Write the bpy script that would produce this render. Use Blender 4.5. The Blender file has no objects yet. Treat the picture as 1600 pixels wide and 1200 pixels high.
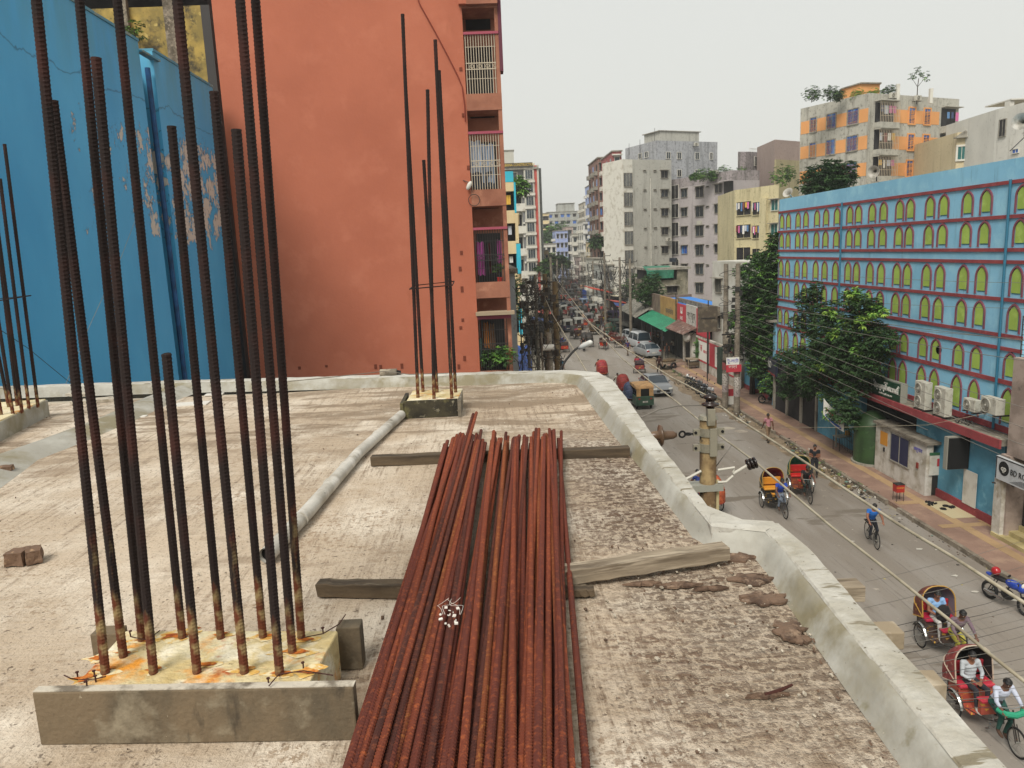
import bpy, math, random
from mathutils import Vector, Matrix
import numpy as np
random.seed(7)
RND = random.random
def U(a, b): return a + (b - a) * random.random()
rad = math.radians
SC = bpy.context.scene
COL = SC.collection
# ------------------------------------------------------------ camera
H = 11.6
F = 1174.0
RM = np.array([[0.99834069, 0.04883906, -0.03050595], [-0.03855235, 0.17337428, -0.98410115], [-0.04277362, 0.9836443, 0.17496946]])
cam = bpy.data.objects.new('camera', bpy.data.cameras.new('camera'))
COL.objects.link(cam)
cam.data.sensor_width = 36
cam.data.lens = F / 1600 * 36
cam.data.clip_start = 0.05
cam.data.clip_end = 3000
mw = Matrix([list(RM[i]) + [0] for i in range(3)] + [[0, 0, 0, 1]])
mw.translation = Vector((0, 0, H))
cam.matrix_world = mw
SC.camera = cam
# ------------------------------------------------------------ world, sun, exposure
SUN_EL, SUN_AZ = 50, 207   # degrees; azimuth clockwise from +Y (behind the camera, to the left)
w = bpy.data.worlds.new('World'); SC.world = w; w.use_nodes = True
nt = w.node_tree; nt.nodes.clear()
sky = nt.nodes.new('ShaderNodeTexSky'); sky.sky_type = 'NISHITA'; sky.sun_disc = False
sky.sun_elevation = rad(SUN_EL); sky.sun_rotation = rad(SUN_AZ); sky.air_density = 1.6; sky.dust_density = 6.0; sky.ozone_density = 1.0
mx = nt.nodes.new('ShaderNodeMixRGB'); mx.inputs[0].default_value = 0.88
mx.inputs[2].default_value = (6.6, 6.62, 6.25, 1)
bg = nt.nodes.new('ShaderNodeBackground'); bg.inputs[1].default_value = 0.073
wo = nt.nodes.new('ShaderNodeOutputWorld')
nt.links.new(sky.outputs[0], mx.inputs[1]); nt.links.new(mx.outputs[0], bg.inputs[0]); nt.links.new(bg.outputs[0], wo.inputs[0])
sl = bpy.data.lights.new('sun', 'SUN'); sl.energy = 1.9; sl.angle = rad(26); sl.color = (1, 0.95, 0.87)
so = bpy.data.objects.new('sun', sl); COL.objects.link(so)
sd = Vector((math.sin(rad(SUN_AZ)) * math.cos(rad(SUN_EL)), math.cos(rad(SUN_AZ)) * math.cos(rad(SUN_EL)), math.sin(rad(SUN_EL))))
so.rotation_euler = sd.to_track_quat('Z', 'Y').to_euler()
so.location = (0, -10, 60)
SC.view_settings.view_transform = 'Standard'; SC.view_settings.look = 'None'
SC.view_settings.exposure = 0.8; SC.view_settings.gamma = 1.0
# ------------------------------------------------------------ measuring helpers: a sight line of the photo meets a known plane of the place
def ray(x, y): return Vector((RM @ np.array([x - 800, 600 - y, -F])).tolist())
CP = Vector((0, 0, H))
def G(x, y, z=0.0):
    r = ray(x, y); return CP + r * ((z - H) / r.z)
def atY(x, y, Y):
    r = ray(x, y); return CP + r * (Y / r.y)
def atX(x, y, X):
    r = ray(x, y); return CP + r * (X / r.x)
def col(h):
    if isinstance(h, (tuple, list)): return tuple(h[:3]) + (1,)
    h = h.lstrip('#'); c = [int(h[i:i + 2], 16) / 255 for i in (0, 2, 4)]
    return tuple((x / 12.92 if x <= .04045 else ((x + .055) / 1.055) ** 2.4) for x in c) + (1,)
# ------------------------------------------------------------ materials
MATS = {}
def M(name, c, rough=.8, layers=(), bump=0, bs=30, metal=0, stretch=(1, 1, 1), alpha=None, spec=None, coords='Object'):
    """layers: (colour, scale, lo, hi, stretch, detail)"""
    if name in MATS: return MATS[name]
    m = bpy.data.materials.new(name); m.use_nodes = True; MATS[name] = m
    t = m.node_tree; N = t.nodes; L = t.links
    b = N['Principled BSDF']; b.inputs['Roughness'].default_value = rough; b.inputs['Metallic'].default_value = metal
    if spec is not None: b.inputs['Specular IOR Level'].default_value = spec
    c = col(c); b.inputs['Base Color'].default_value = c
    m.diffuse_color = c
    tc = N.new('ShaderNodeTexCoord')
    cur = None
    for ly in layers:
        lc, s, lo, hi = ly[:4]; st = ly[4] if len(ly) > 4 else (1, 1, 1); det = ly[5] if len(ly) > 5 else 5
        mp = N.new('ShaderNodeMapping'); mp.inputs['Scale'].default_value = st
        mp.inputs['Location'].default_value = (len(N) * 1.7, len(N) * .9, 3.1)
        L.new(tc.outputs[coords], mp.inputs[0])
        nz = N.new('ShaderNodeTexNoise'); nz.inputs['Scale'].default_value = s; nz.inputs['Detail'].default_value = det; nz.inputs['Roughness'].default_value = .62
        L.new(mp.outputs[0], nz.inputs['Vector'])
        mr = N.new('ShaderNodeMapRange'); mr.inputs[1].default_value = lo; mr.inputs[2].default_value = hi
        L.new(nz.outputs[0], mr.inputs[0])
        mi = N.new('ShaderNodeMixRGB'); L.new(mr.outputs[0], mi.inputs[0])
        if cur is None: mi.inputs[1].default_value = c
        else: L.new(cur, mi.inputs[1])
        mi.inputs[2].default_value = col(lc); cur = mi.outputs[0]
    if cur is not None: L.new(cur, b.inputs['Base Color'])
    if bump:
        mp = N.new('ShaderNodeMapping'); mp.inputs['Scale'].default_value = stretch; L.new(tc.outputs[coords], mp.inputs[0])
        nz = N.new('ShaderNodeTexNoise'); nz.inputs['Scale'].default_value = bs; nz.inputs['Detail'].default_value = 8
        L.new(mp.outputs[0], nz.inputs['Vector'])
        bp = N.new('ShaderNodeBump'); bp.inputs['Strength'].default_value = 1; bp.inputs['Distance'].default_value = bump
        L.new(nz.outputs[0], bp.inputs['Height']); L.new(bp.outputs[0], b.inputs['Normal'])
    return m
def P(m): return m.node_tree.nodes['Principled BSDF']
def wallmat(name, c, dirt='#5b5448', amt=1.0, rough=.9, streak=True):
    d = .64 - .1 * amt; c = tuple(min(.8, x * 1.22) for x in col(c)[:3])
    ly = [(tuple(x * .84 for x in c), .35, .4, .7, (1, 1, .6))]
    if streak: ly.append((dirt, .9, d, d + .3, (1.4, 1.4, .16)))
    ly.append((dirt, 3.0, d + .02, d + .26))
    return M(name, c, rough, ly, bump=.01, bs=8)
# ------------------------------------------------------------ mesh builder
class MB:
    def __init__(s): s.v = []; s.f = []; s.m = []; s.mats = []; s.cur = 0
    def use(s, m):
        if m not in s.mats: s.mats.append(m)
        s.cur = s.mats.index(m); return s
    def add(s, vs, fs):
        o = len(s.v); s.v.extend([tuple(v) for v in vs])
        for f in fs: s.f.append(tuple(i + o for i in f)); s.m.append(s.cur)
        return s
    def box(s, c, d, rz=0, rot=None):
        hx, hy, hz = d[0] / 2, d[1] / 2, d[2] / 2
        R = rot if rot is not None else Matrix.Rotation(rz, 3, 'Z')
        c = Vector(c); vs = [c + R @ Vector((x * hx, y * hy, z * hz)) for x in (-1, 1) for y in (-1, 1) for z in (-1, 1)]
        return s.add(vs, [(0, 1, 3, 2), (4, 6, 7, 5), (0, 4, 5, 1), (2, 3, 7, 6), (0, 2, 6, 4), (1, 5, 7, 3)])
    def bx(s, x0, x1, y0, y1, z0, z1): return s.box(((x0 + x1) / 2, (y0 + y1) / 2, (z0 + z1) / 2), (abs(x1 - x0), abs(y1 - y0), abs(z1 - z0)))
    def quad(s, a, b, c, d): return s.add([a, b, c, d], [(0, 1, 2, 3)])
    def sweep(s, pts, r, seg=8, cap=True, prof=None):
        pts = [Vector(p) for p in pts]; n = len(pts)
        rs = r if isinstance(r, (list, tuple)) else [r] * n
        t0 = (pts[1] - pts[0]).normalized()
        up = Vector((0, 0, 1)) if abs(t0.z) < .9 else Vector((1, 0, 0))
        nx = t0.cross(up).normalized(); vs = []; fs = []
        for i, p in enumerate(pts):
            t = (pts[min(i + 1, n - 1)] - pts[max(i - 1, 0)]).normalized()
            nx = (nx - t * nx.dot(t)).normalized(); ny = t.cross(nx)
            for k in range(seg):
                a = 2 * math.pi * k / seg; vs.append(p + (nx * math.cos(a) + ny * math.sin(a)) * rs[i])
        for i in range(n - 1):
            for k in range(seg):
                k2 = (k + 1) % seg; fs.append((i * seg + k, i * seg + k2, (i + 1) * seg + k2, (i + 1) * seg + k))
        if cap: fs.append(tuple(range(seg - 1, -1, -1))); fs.append(tuple((n - 1) * seg + k for k in range(seg)))
        return s.add(vs, fs)
    def cyl(s, p0, p1, r0, r1=None, seg=12, cap=True): return s.sweep([p0, p1], [r0, r0 if r1 is None else r1], seg, cap)
    def torus(s, c, ax, R, r, seg=28, sg=6, a0=0, a1=360):
        ax = Vector(ax).normalized(); u = ax.orthogonal().normalized()
        if abs(ax.x) > .9: u = Vector((0, 1, 0))
        v = ax.cross(u); full = (a1 - a0) >= 360
        n = seg if full else seg + 1; c = Vector(c); vs = []; fs = []
        for i in range(n):
            a = rad(a0 + (a1 - a0) * i / seg); d = u * math.cos(a) + v * math.sin(a)
            for k in range(sg):
                b = 2 * math.pi * k / sg; vs.append(c + d * (R + r * math.cos(b)) + ax * (r * math.sin(b)))
        for i in range(seg):
            j = (i + 1) % n
            for k in range(sg):
                k2 = (k + 1) % sg; fs.append((i * sg + k, i * sg + k2, j * sg + k2, j * sg + k))
        return s.add(vs, fs)
    def ell(s, c, r, seg=12, rings=8, R=None):
        c = Vector(c); R = R or Matrix.Identity(3); vs = []; fs = []
        for i in range(rings + 1):
            th = math.pi * i / rings
            for k in range(seg):
                a = 2 * math.pi * k / seg
                vs.append(c + R @ Vector((r[0] * math.sin(th) * math.cos(a), r[1] * math.sin(th) * math.sin(a), r[2] * math.cos(th))))
        for i in range(rings):
            for k in range(seg):
                k2 = (k + 1) % seg; fs.append((i * seg + k, (i + 1) * seg + k, (i + 1) * seg + k2, i * seg + k2))
        return s.add(vs, fs)
    def prism(s, poly, z0, z1, cap=True):
        n = len(poly); a = sum(poly[i][0] * poly[(i + 1) % n][1] - poly[(i + 1) % n][0] * poly[i][1] for i in range(n))
        if a < 0: poly = poly[::-1]
        vs = [(p[0], p[1], z0) for p in poly] + [(p[0], p[1], z1) for p in poly]
        fs = [(i, (i + 1) % n, n + (i + 1) % n, n + i) for i in range(n)]
        if cap: fs += [tuple(range(n - 1, -1, -1)), tuple(range(n, 2 * n))]
        return s.add(vs, fs)
    def ext(s, poly, T, d):
        """extrude a 2-D outline placed by T(u,v)->3D along vector d"""
        n = len(poly); d = Vector(d); a = [Vector(T(*p)) for p in poly]; vs = a + [p + d for p in a]
        return s.add(vs, [(i, (i + 1) % n, n + (i + 1) % n, n + i) for i in range(n)] + [tuple(range(n - 1, -1, -1)), tuple(range(n, 2 * n))])
    def grid(s, rows, close=False):
        n = len(rows[0]); vs = [p for r in rows for p in r]; fs = []
        for i in range(len(rows) - 1):
            for k in range(n if close else n - 1):
                k2 = (k + 1) % n; fs.append((i * n + k, i * n + k2, (i + 1) * n + k2, (i + 1) * n + k))
        return s.add(vs, fs)
    def build(s, name, parent=None, smooth=False, bevel=0, mat=None):
        me = bpy.data.meshes.new(name); me.from_pydata(s.v, [], s.f)
        for m in (s.mats if mat is None else [mat]): me.materials.append(m)
        if len(s.mats) > 1 and mat is None: me.polygons.foreach_set('material_index', s.m)
        if smooth: me.polygons.foreach_set('use_smooth', [True] * len(me.polygons)); 
        me.update()
        o = bpy.data.objects.new(name, me); COL.objects.link(o)
        if smooth == 'auto':
            try: me.set_sharp_from_angle(angle=rad(35))
            except Exception: pass
        if parent is not None: o.parent = parent
        if bevel:
            b = o.modifiers.new('bevel', 'BEVEL'); b.width = bevel; b.segments = 2; b.limit_method = 'ANGLE'
        return o
def mb(m): return MB().use(m)
def tag(o, label=None, cat=None, group=None, kind=None):
    if label: o['label'] = label
    if cat: o['category'] = cat
    if group: o['group'] = group
    if kind: o['kind'] = kind
    return o
def thing(name, label, cat, loc=(0, 0, 0), rz=0, group=None, kind=None):
    o = bpy.data.objects.new(name, None); COL.objects.link(o); o.empty_display_size = .2
    o.location = loc; o.rotation_euler = (0, 0, rz); return tag(o, label, cat, group, kind)
def copy_tree(o, parent=None):
    c = o.copy(); COL.objects.link(c); c.parent = parent
    for ch in [x for x in KIDS.get(o.name, [])]: 
        k = copy_tree(ch, c)
        KIDS.setdefault(c.name, []).append(k)
    return c
KIDS = {}
def reg(root):
    """remember the children of a finished thing so that it can be copied"""
    for o in list(root.children): KIDS.setdefault(root.name, []).append(o); reg(o)
    return root
def text(body, size, mat, parent, mtx, ext=.004, name='lettering', ax='CENTER', sx=1):
    cu = bpy.data.curves.new(name, 'FONT'); cu.body = body; cu.size = size; cu.extrude = ext; cu.align_x = ax; cu.align_y = 'CENTER'; cu.resolution_u = 2
    tmp = bpy.data.objects.new('tmp_text', cu); COL.objects.link(tmp); dg = bpy.context.evaluated_depsgraph_get()
    me = bpy.data.meshes.new_from_object(tmp.evaluated_get(dg)); bpy.data.objects.remove(tmp); bpy.data.curves.remove(cu); me.name = name
    me.materials.clear(); me.materials.append(mat)
    o = bpy.data.objects.new(name, me); COL.objects.link(o); o.parent = parent
    o.matrix_local = mtx @ Matrix.Diagonal((sx, 1, 1, 1)); return o
def facing(p, right, up=(0, 0, 1)):
    """matrix for lettering: x axis runs along right, y axis up"""
    x = Vector(right).normalized(); y = Vector(up); z = x.cross(y).normalized(); y = z.cross(x)
    m = Matrix((x, y, z)).transposed().to_4x4(); m.translation = Vector(p); return m
# ------------------------------------------------------------ the street and ground
def sheet(name, poly, z, m, kind='structure'):
    o = mb(m).add([(p[0], p[1], z) for p in poly], [tuple(range(len(poly)))]).build(name); tag(o, kind=kind); return o
m_ground = M('ground_soil', '#7d7668', .95, [('#5d584c', .08, .4, .65), ('#8f8877', .5, .45, .7)], bump=.02, bs=2)
m_asph = M('asphalt', '#878077', .88, [('#797167', .05, .35, .6, (1, .3, 1)), ('#908b84', .35, .45, .7, (1.6, .25, 1)), ('#635b51', .9, .62, .8, (2, .3, 1)), ('#a39a8c', 2.2, .66, .74), ('#5a5349', 9, .62, .76), ('#6b6358', .22, .6, .64, (1, 3, 1)), ('#69625a', 3.5, .6, .72, (3, .12, 1))], bump=.004, bs=60)
gz = mb(m_ground).add([(-1500, -60, -.03), (1500, -60, -.03), (1500, 2200, -.03), (-1500, 2200, -.03)], [(0, 1, 2, 3)]).build('ground'); tag(gz, kind='structure')
RL = [(2.6, -20), (2.9, 20), (3.5, 50), (6, 80), (9.8, 104), (12.6, 135), (15.9, 169), (21.5, 224), (29.7, 296), (48, 426), (75, 650)]
RR = [(17, -20), (17, 20), (17, 50), (17, 84), (18.1, 101), (20.9, 131), (24.6, 163), (30, 216), (37.7, 285), (60, 426), (88, 650)]
b = mb(m_asph)
b.grid([[(l[0], l[1], 0) for l in RL], [(r[0], r[1], 0) for r in RR]]); b.build('road')['kind'] = 'structure'
# right pavement with kerb
m_pave = M('paving_red', '#8d7263', .9, [('#7a6154', .4, .4, .65), ('#a08672', 1.2, .5, .75), ('#5e4d42', 3, .6, .8)], bump=.006, bs=25)
m_band = M('paving_buff', '#a68a66', .9, [('#8b7354', .8, .4, .7), ('#6b5745', 3, .6, .8)], bump=.004, bs=25)
m_kerb = M('kerb_concrete', '#847a6b', .9, [('#5b5246', 1.2, .4, .65), ('#a2988a', 4, .55, .7)], bump=.01, bs=14)
m_dirt = M('dirt', '#80705b', .95, [('#5f5240', .8, .4, .65), ('#9a8a72', 3, .5, .75), ('#4b4335', 7, .6, .75)], bump=.03, bs=9)
b = mb(m_pave); b.bx(17.18, 21.2, 10, 74, -.02, .15); b.build('pavement')['kind'] = 'structure'
b = mb(m_kerb)
y = 8.0
while y < 84:
    l = U(.85, 1.0); 
    if RND() > .06: b.box((17.08 + U(-.015, .015), y + l / 2, .075 + U(-.012, .012)), (.17, l - .02, .19), U(-.01, .01))
    y += l
b.build('kerb')['kind'] = 'structure'
for i, (x0, x1, y0, y1) in enumerate([(18.2, 18.6, 11, 70), (17.5, 20.3, 27.4, 27.75), (17.3, 18.2, 30.2, 30.6), (19.3, 19.7, 11, 28)]):
    mb(m_band).bx(x0, x1, y0, y1, .1, .155 + .003 * i).build('paving_band')['kind'] = 'structure'
# ragged strip of soil along the kerb
def ragged(x0, x1, ya, yb, n, z, amp):
    A = []; B_ = []
    for i in range(n + 1):
        yy = ya + (yb - ya) * i / n; A.append((x0 + U(-amp, amp), yy, z)); B_.append((x1, yy, z))
    return [A, B_]
b = mb(m_dirt); b.grid(ragged(16.1, 17.0, 33, 50, 26, .006, .35)); b.grid(ragged(15.6, 17.0, 50, 82, 26, .006, .5)); b.build('roadside_dirt')['kind'] = 'structure'
m_patch = M('road_patch', '#a59c8c', .9, [('#8a8176', 1.4, .4, .6)], bump=.004, bs=40)
b = mb(m_patch)
for (cx, cy, rx, ry) in [(12.8, 60, 1.6, 3.5), (14.6, 45.5, .8, .5), (15.4, 44.6, .5, .4), (13.9, 47.2, .35, .2)]:
    pl = [(cx + rx * U(.7, 1.1) * math.cos(a * .5236), cy + ry * U(.7, 1.1) * math.sin(a * .5236), .005) for a in range(12)]
    b.add(pl, [tuple(range(12))])
b.build('road_patches')['kind'] = 'structure'
# ------------------------------------------------------------ our own roof
S = 10.3
def roofmat():
    m = M('roof_concrete', '#b9ab98', .92); t = m.node_tree; N = t.nodes; L = t.links; bs_ = P(m)
    geo = N.new('ShaderNodeTexCoord')
    def noise(s, st=(1, 1, 1), det=6, ro=.6, rot=0):
        mp = N.new('ShaderNodeMapping'); mp.inputs['Scale'].default_value = st; mp.inputs['Rotation'].default_value = (0, 0, rot); L.new(geo.outputs['Object'], mp.inputs[0])
        n = N.new('ShaderNodeTexNoise'); n.inputs['Scale'].default_value = s; n.inputs['Detail'].default_value = det; n.inputs['Roughness'].default_value = ro; L.new(mp.outputs[0], n.inputs['Vector']); return n.outputs[0]
    def rng(x, a, b_, c=0, d=1):
        r = N.new('ShaderNodeMapRange'); r.inputs[1].default_value = a; r.inputs[2].default_value = b_; r.inputs[3].default_value = c; r.inputs[4].default_value = d; L.new(x, r.inputs[0]); return r.outputs[0]
    def mul(a, b_, op='MULTIPLY'):
        q = N.new('ShaderNodeMath'); q.operation = op
        for i, x in enumerate((a, b_)):
            if isinstance(x, (int, float)): q.inputs[i].default_value = x
            else: L.new(x, q.inputs[i])
        return q.outputs[0]
    def mix(f, a, b_):
        q = N.new('ShaderNodeMixRGB')
        for i, x in enumerate((f, a, b_)):
            if isinstance(x, str): q.inputs[i].default_value = col(x)
            else: L.new(x, q.inputs[i])
        return q.outputs[0]
    sep = N.new('ShaderNodeSeparateXYZ'); L.new(geo.outputs['Object'], sep.inputs[0])
    X, Y = sep.outputs[0], sep.outputs[1]
    big = noise(.55, det=3); med = noise(2.2); fin = noise(34, det=4, ro=.7); grit = noise(110, det=3, ro=.7)
    broom = noise(6, (5.0, .3, 1), 6, .78, .12)
    broom2 = noise(10, (.35, 3.4, 1), 5, .7, .1)
    c = mix(rng(big, .38, .65), '#bfae98', '#9f8c75')
    c = mix(rng(med, .45, .7), c, '#dbd0bf')
    # broomed grooves, dark crumbs
    g = mul(rng(broom, .5, .6), mul(rng(noise(.9, det=4), .32, .55), rng(noise(26, det=4, ro=.7), .36, .56))); c = mix(mul(g, .9), c, '#6f5b47')
    g2 = mul(rng(broom2, .56, .68), rng(noise(1.3, det=4), .5, .66)); c = mix(mul(g2, .7), c, '#7a6552')
    c = mix(mul(rng(grit, .56, .68), .75), c, '#66543f'); pit = noise(48, det=2, ro=.5); c = mix(mul(rng(pit, .64, .7), .8), c, '#4f4032'); c = mix(mul(rng(noise(1.4, det=6), .5, .62), rng(fin, .52, .6)), c, '#947f68')
    # rough brown area to the right of the bar pile
    mx1 = rng(X, .18, .6); my1 = mul(rng(Y, 1.2, 1.9), rng(Y, 5.8, 4.6)); area = mul(mul(mx1, my1), rng(noise(1.1, det=5), .2, .45))
    sp = mul(mul(area, rng(Y, 1.2, 3.4, .45, 1)), rng(fin, .45, .53)); c = mix(mul(sp, .97), c, '#533d2c')
    mx2 = mul(rng(X, .1, .5), rng(Y, .9, 1.5)); sp2 = mul(mul(mx2, rng(fin, .51, .58)), rng(noise(2.4, det=5), .44, .56)); c = mix(mul(sp2, .8), c, '#6a5240')
    mx3 = mul(rng(Y, 1.6, 1.2), 1); c = mix(mul(rng(broom2, .45, .62), .4), c, '#c2b3a0')
    # damp stains near the far kerb
    my4 = mul(rng(Y, 4.6, 5.6), rng(Y, 8.3, 7.3)); st = mul(my4, rng(noise(2.1, (.7, 2.2, 1), 6, .7), .48, .56)); c = mix(mul(st, .8), c, '#7c6a55')
    c = mix(mul(rng(noise(1.6, (.8, 2.4, 1), 6), .6, .68), .6), c, '#8b7863')
    L.new(c, bs_.inputs['Base Color'])
    hgt = mul(mul(mul(fin, 1.2), mul(area, 1.6), 'MULTIPLY'), mul(mul(fin, .5), mul(mul(broom, .5), mul(grit, .18), 'ADD'), 'ADD'), 'ADD')
    bp = N.new('ShaderNodeBump'); bp.inputs['Distance'].default_value = .02; bp.inputs['Strength'].default_value = .9; L.new(hgt, bp.inputs['Height']); L.new(bp.outputs[0], bs_.inputs['Normal'])
    return m
m_roof = roofmat()
m_kerbw = M('roof_kerb_plaster', '#b3b0a7', .9, [('#9a9587', 1.6, .42, .62), ('#c0beb6', 4, .5, .7), ('#8f8878', 6, .6, .74), ('#5f5746', 30, .64, .7), ('#7a725f', 2.2, .6, .63, (1, 6, 1))], bump=.012, bs=26)
m_fil = M('roof_fillet_cement', '#97948a', .78, [('#7f775f', 1.7, .44, .6), ('#a8a69d', 3.1, .5, .66), ('#7f7a66', 9, .63, .75), ('#5e584a', 40, .7, .75)], bump=.01, bs=9)
m_conc = M('old_concrete', '#7c7466', .9, [('#554e42', 2.4, .42, .6), ('#998f7e', 7, .52, .66), ('#3f3a32', 14, .6, .7)], bump=.008, bs=40)
house = thing('unfinished_building', 'our own unfinished concrete building with a bare rough roof slab in the foreground', 'building', (0, 0, 0))
# slab as a fine grid so that it is not perfectly flat
NX, NY = 90, 110
rows = []
for j in range(NY + 1):
    yy = -3 + 10.5 * j / NY
    rows.append([(-7.5 + (8.62 if yy < 3 else 8.42) * i / NX, yy, S + .006 * math.sin(1.7 * yy + .8 * i * .1) + .004 * math.sin(i * .31 + j * .17)) for i in range(NX + 1)])
b = mb(m_roof); b.grid(rows); b.build('roof_slab', house, True)
mb(wallmat('house_side', '#9d9483')).prism([(-7.5, -3), (1.08, -3), (1.08, 3.0), (.9, 3.02), (.9, 7.5), (-7.5, 7.9)], 0, S - .03).build('outer_wall', house)
def kerb_run(path, prof, name, m, jit=.006, seed=1):
    """path: (x,y, nx,ny) with outward normal; prof: (offset, z)"""
    random.seed(seed); rows = []
    pts = []
    for a, c in zip(path[:-1], path[1:]):
        n = max(2, int(math.dist(a[:2], c[:2]) / .07))
        for i in range(n): 
            t = i / n; pts.append([a[k] + (c[k] - a[k]) * t for k in range(5)])
    pts.append(list(path[-1]))
    ch = 0; wd = lambda o, s_: o if o < .045 else .04 + (o - .04) * s_
    for p in pts:
        ch = .7 * ch + U(-jit, jit)
        rows.append([(p[0] + p[2] * (wd(o, p[4]) + (ch if o > .13 else ch * .3)), p[1] + p[3] * (wd(o, p[4]) + (ch if o > .13 else ch * .3)), S + z + (U(-.003, .003) if z > .02 else 0)) for o, z in prof])
    b = mb(m); b.grid(rows); return b
# right-hand kerb: from the near right, the jog, up to the far corner, then along the far edge to the left
inner = [(.93, .2, 1, 0, 1), (.97, 1.1, 1, 0, 1), (1.03, 2.0, 1, 0, 1), (1.09, 2.75, 1, 0, 1), (1.09, 2.92, 1, .9, .9), (1.0, 2.98, 0, 1, .6), (.93, 3.02, .0, 1.0, .4), (.895, 3.16, 1, .3, .3), (.885, 3.6, 1, 0, .42), (.88, 4.6, 1, 0, .7), (.88, 5.6, 1, 0, 1.0), (.87, 6.7, 1, 0, 1.35), (.85, 7.05, .95, .5, 1.2), (.74, 7.2, .6, .9, 1), (.5, 7.3, .1, 1, .8), (-.5, 7.44, 0, 1, .8), (-2.2, 7.64, 0, 1, .8), (-3.2, 7.8, 0, 1, .8), (-7.4, 8.2, 0, 1, .8)]
fil = [(-.03, -.006), (-.015, .01), (.004, .05), (.025, .086), (.04, .092)]
o = kerb_run(inner, fil, 'f', m_fil, .0012, 3).build('corner_fillet', house, True)
top = [(.036, .09), (.042, .097), (.09, .1), (.135, .098), (.143, .07), (.143, -.25)]
random.seed(5)
kerb_run(inner[:5], top, 'k', m_kerbw, .0035, 5).build('kerb_top', house)
kerb_run(inner[4:8], top, 'k', m_kerbw, .003, 6).build('kerb_top', house)
top2 = [(.036, .09), (.044, .097), (.12, .1), (.2, .098), (.21, .07), (.21, -.25)]
kerb_run(inner[7:], top2, 'k', m_kerbw, .003, 7).build('kerb_top', house)
# raised cement strip that crosses the slab on the left
pa = [G(x, y, S + .02) for x, y in [(-120, 800), (0, 722), (90, 690), (180, 655), (250, 622), (310, 600)]]
rows = []
for i, p in enumerate(pa):
    rows.append([(p.x - .16, p.y - .1, S - .004), (p.x - .1, p.y - .05, S + .05), (p.x, p.y, S + .07), (p.x + .1, p.y + .04, S + .045), (p.x + .2, p.y + .1, S - .004)])
mb(m_fil).grid(rows).build('cement_strip', house, True)
mb(m_kerbw).prism([(.925, 3.04), (1.0, 3.0), (1.2, 2.98), (1.2, 3.06), (1.08, 3.1), (.98, 3.3), (.925, 3.3)], S - .25, S + .0965).build('kerb_top', house)
random.seed(11)
# ------------------------------------------------------------ ribbed bars
def rust(name, c1, c2, c3, ro=.85):
    return M(name, c1, ro, [(c2, 3, .38, .62, (1, 1, .25)), (c3, 60, .52, .64), ('#1c0906', 9, .56, .74, (1, 1, .12))], bump=.0014, bs=400)
m_ru = [rust('rust_red_a', '#743319', '#552312', '#8a4521'), rust('rust_red_b', '#602716', '#451a0f', '#733519'), rust('rust_orange', '#783c1a', '#5c2a13', '#8c5426'), rust('rust_dark', '#4b1f12', '#34140b', '#62301a')]
def darkbar():
    m = M('rust_backlit_stained', '#170a07', .9); t = m.node_tree; N = t.nodes; L = t.links  # near-black base paints in the backlit look; the foot carries real stains
    tc = N.new('ShaderNodeTexCoord'); sp = N.new('ShaderNodeSeparateXYZ'); L.new(tc.outputs['Object'], sp.inputs[0])
    nz = N.new('ShaderNodeTexNoise'); nz.inputs['Scale'].default_value = 9; nz.inputs['Detail'].default_value = 6; mp = N.new('ShaderNodeMapping'); mp.inputs['Scale'].default_value = (3, 3, .6); L.new(tc.outputs['Object'], mp.inputs[0]); L.new(mp.outputs[0], nz.inputs['Vector'])
    oi = N.new('ShaderNodeObjectInfo')
    ad = N.new('ShaderNodeMath'); ad.operation = 'MULTIPLY_ADD'; ad.inputs[1].default_value = .9; L.new(nz.outputs[0], ad.inputs[0])
    rr = N.new('ShaderNodeMath'); rr.operation = 'MULTIPLY_ADD'; rr.inputs[1].default_value = .9; L.new(oi.outputs['Random'], rr.inputs[0]); zz = N.new('ShaderNodeMath'); zz.operation = 'MULTIPLY'; rr.inputs[2].default_value = .62; L.new(sp.outputs[2], zz.inputs[0]); L.new(rr.outputs[0], zz.inputs[1])
    r0 = N.new('ShaderNodeMapRange'); r0.inputs[1].default_value = .05; r0.inputs[2].default_value = .62; r0.inputs[3].default_value = .22; r0.inputs[4].default_value = -.45; L.new(zz.outputs[0], r0.inputs[0]); L.new(r0.outputs[0], ad.inputs[2])
    r1 = N.new('ShaderNodeMapRange'); r1.inputs[1].default_value = .42; r1.inputs[2].default_value = .58; L.new(ad.outputs[0], r1.inputs[0])
    cr = N.new('ShaderNodeValToRGB'); cr.color_ramp.elements[0].color = col('#5a2a12'); cr.color_ramp.elements[1].color = col('#8a7650'); cr.color_ramp.elements[0].position = .46; cr.color_ramp.elements[1].position = .6
    n2 = N.new('ShaderNodeTexNoise'); n2.inputs['Scale'].default_value = 22; L.new(tc.outputs['Object'], n2.inputs['Vector']); L.new(n2.outputs[0], cr.inputs[0])
    n3 = N.new('ShaderNodeTexNoise'); n3.inputs['Scale'].default_value = 5; L.new(tc.outputs['Object'], n3.inputs['Vector'])
    r3 = N.new('ShaderNodeMapRange'); r3.inputs[1].default_value = .5; r3.inputs[2].default_value = .68; L.new(n3.outputs[0], r3.inputs[0])
    m0 = N.new('ShaderNodeMixRGB'); m0.inputs[1].default_value = col('#180a07'); m0.inputs[2].default_value = col('#37150c'); L.new(r3.outputs[0], m0.inputs[0])
    mi = N.new('ShaderNodeMixRGB'); L.new(m0.outputs[0], mi.inputs[1]); L.new(cr.outputs[0], mi.inputs[2]); L.new(r1.outputs[0], mi.inputs[0]); L.new(mi.outputs[0], P(m).inputs['Base Color'])
    return m
m_bar = darkbar()
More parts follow.
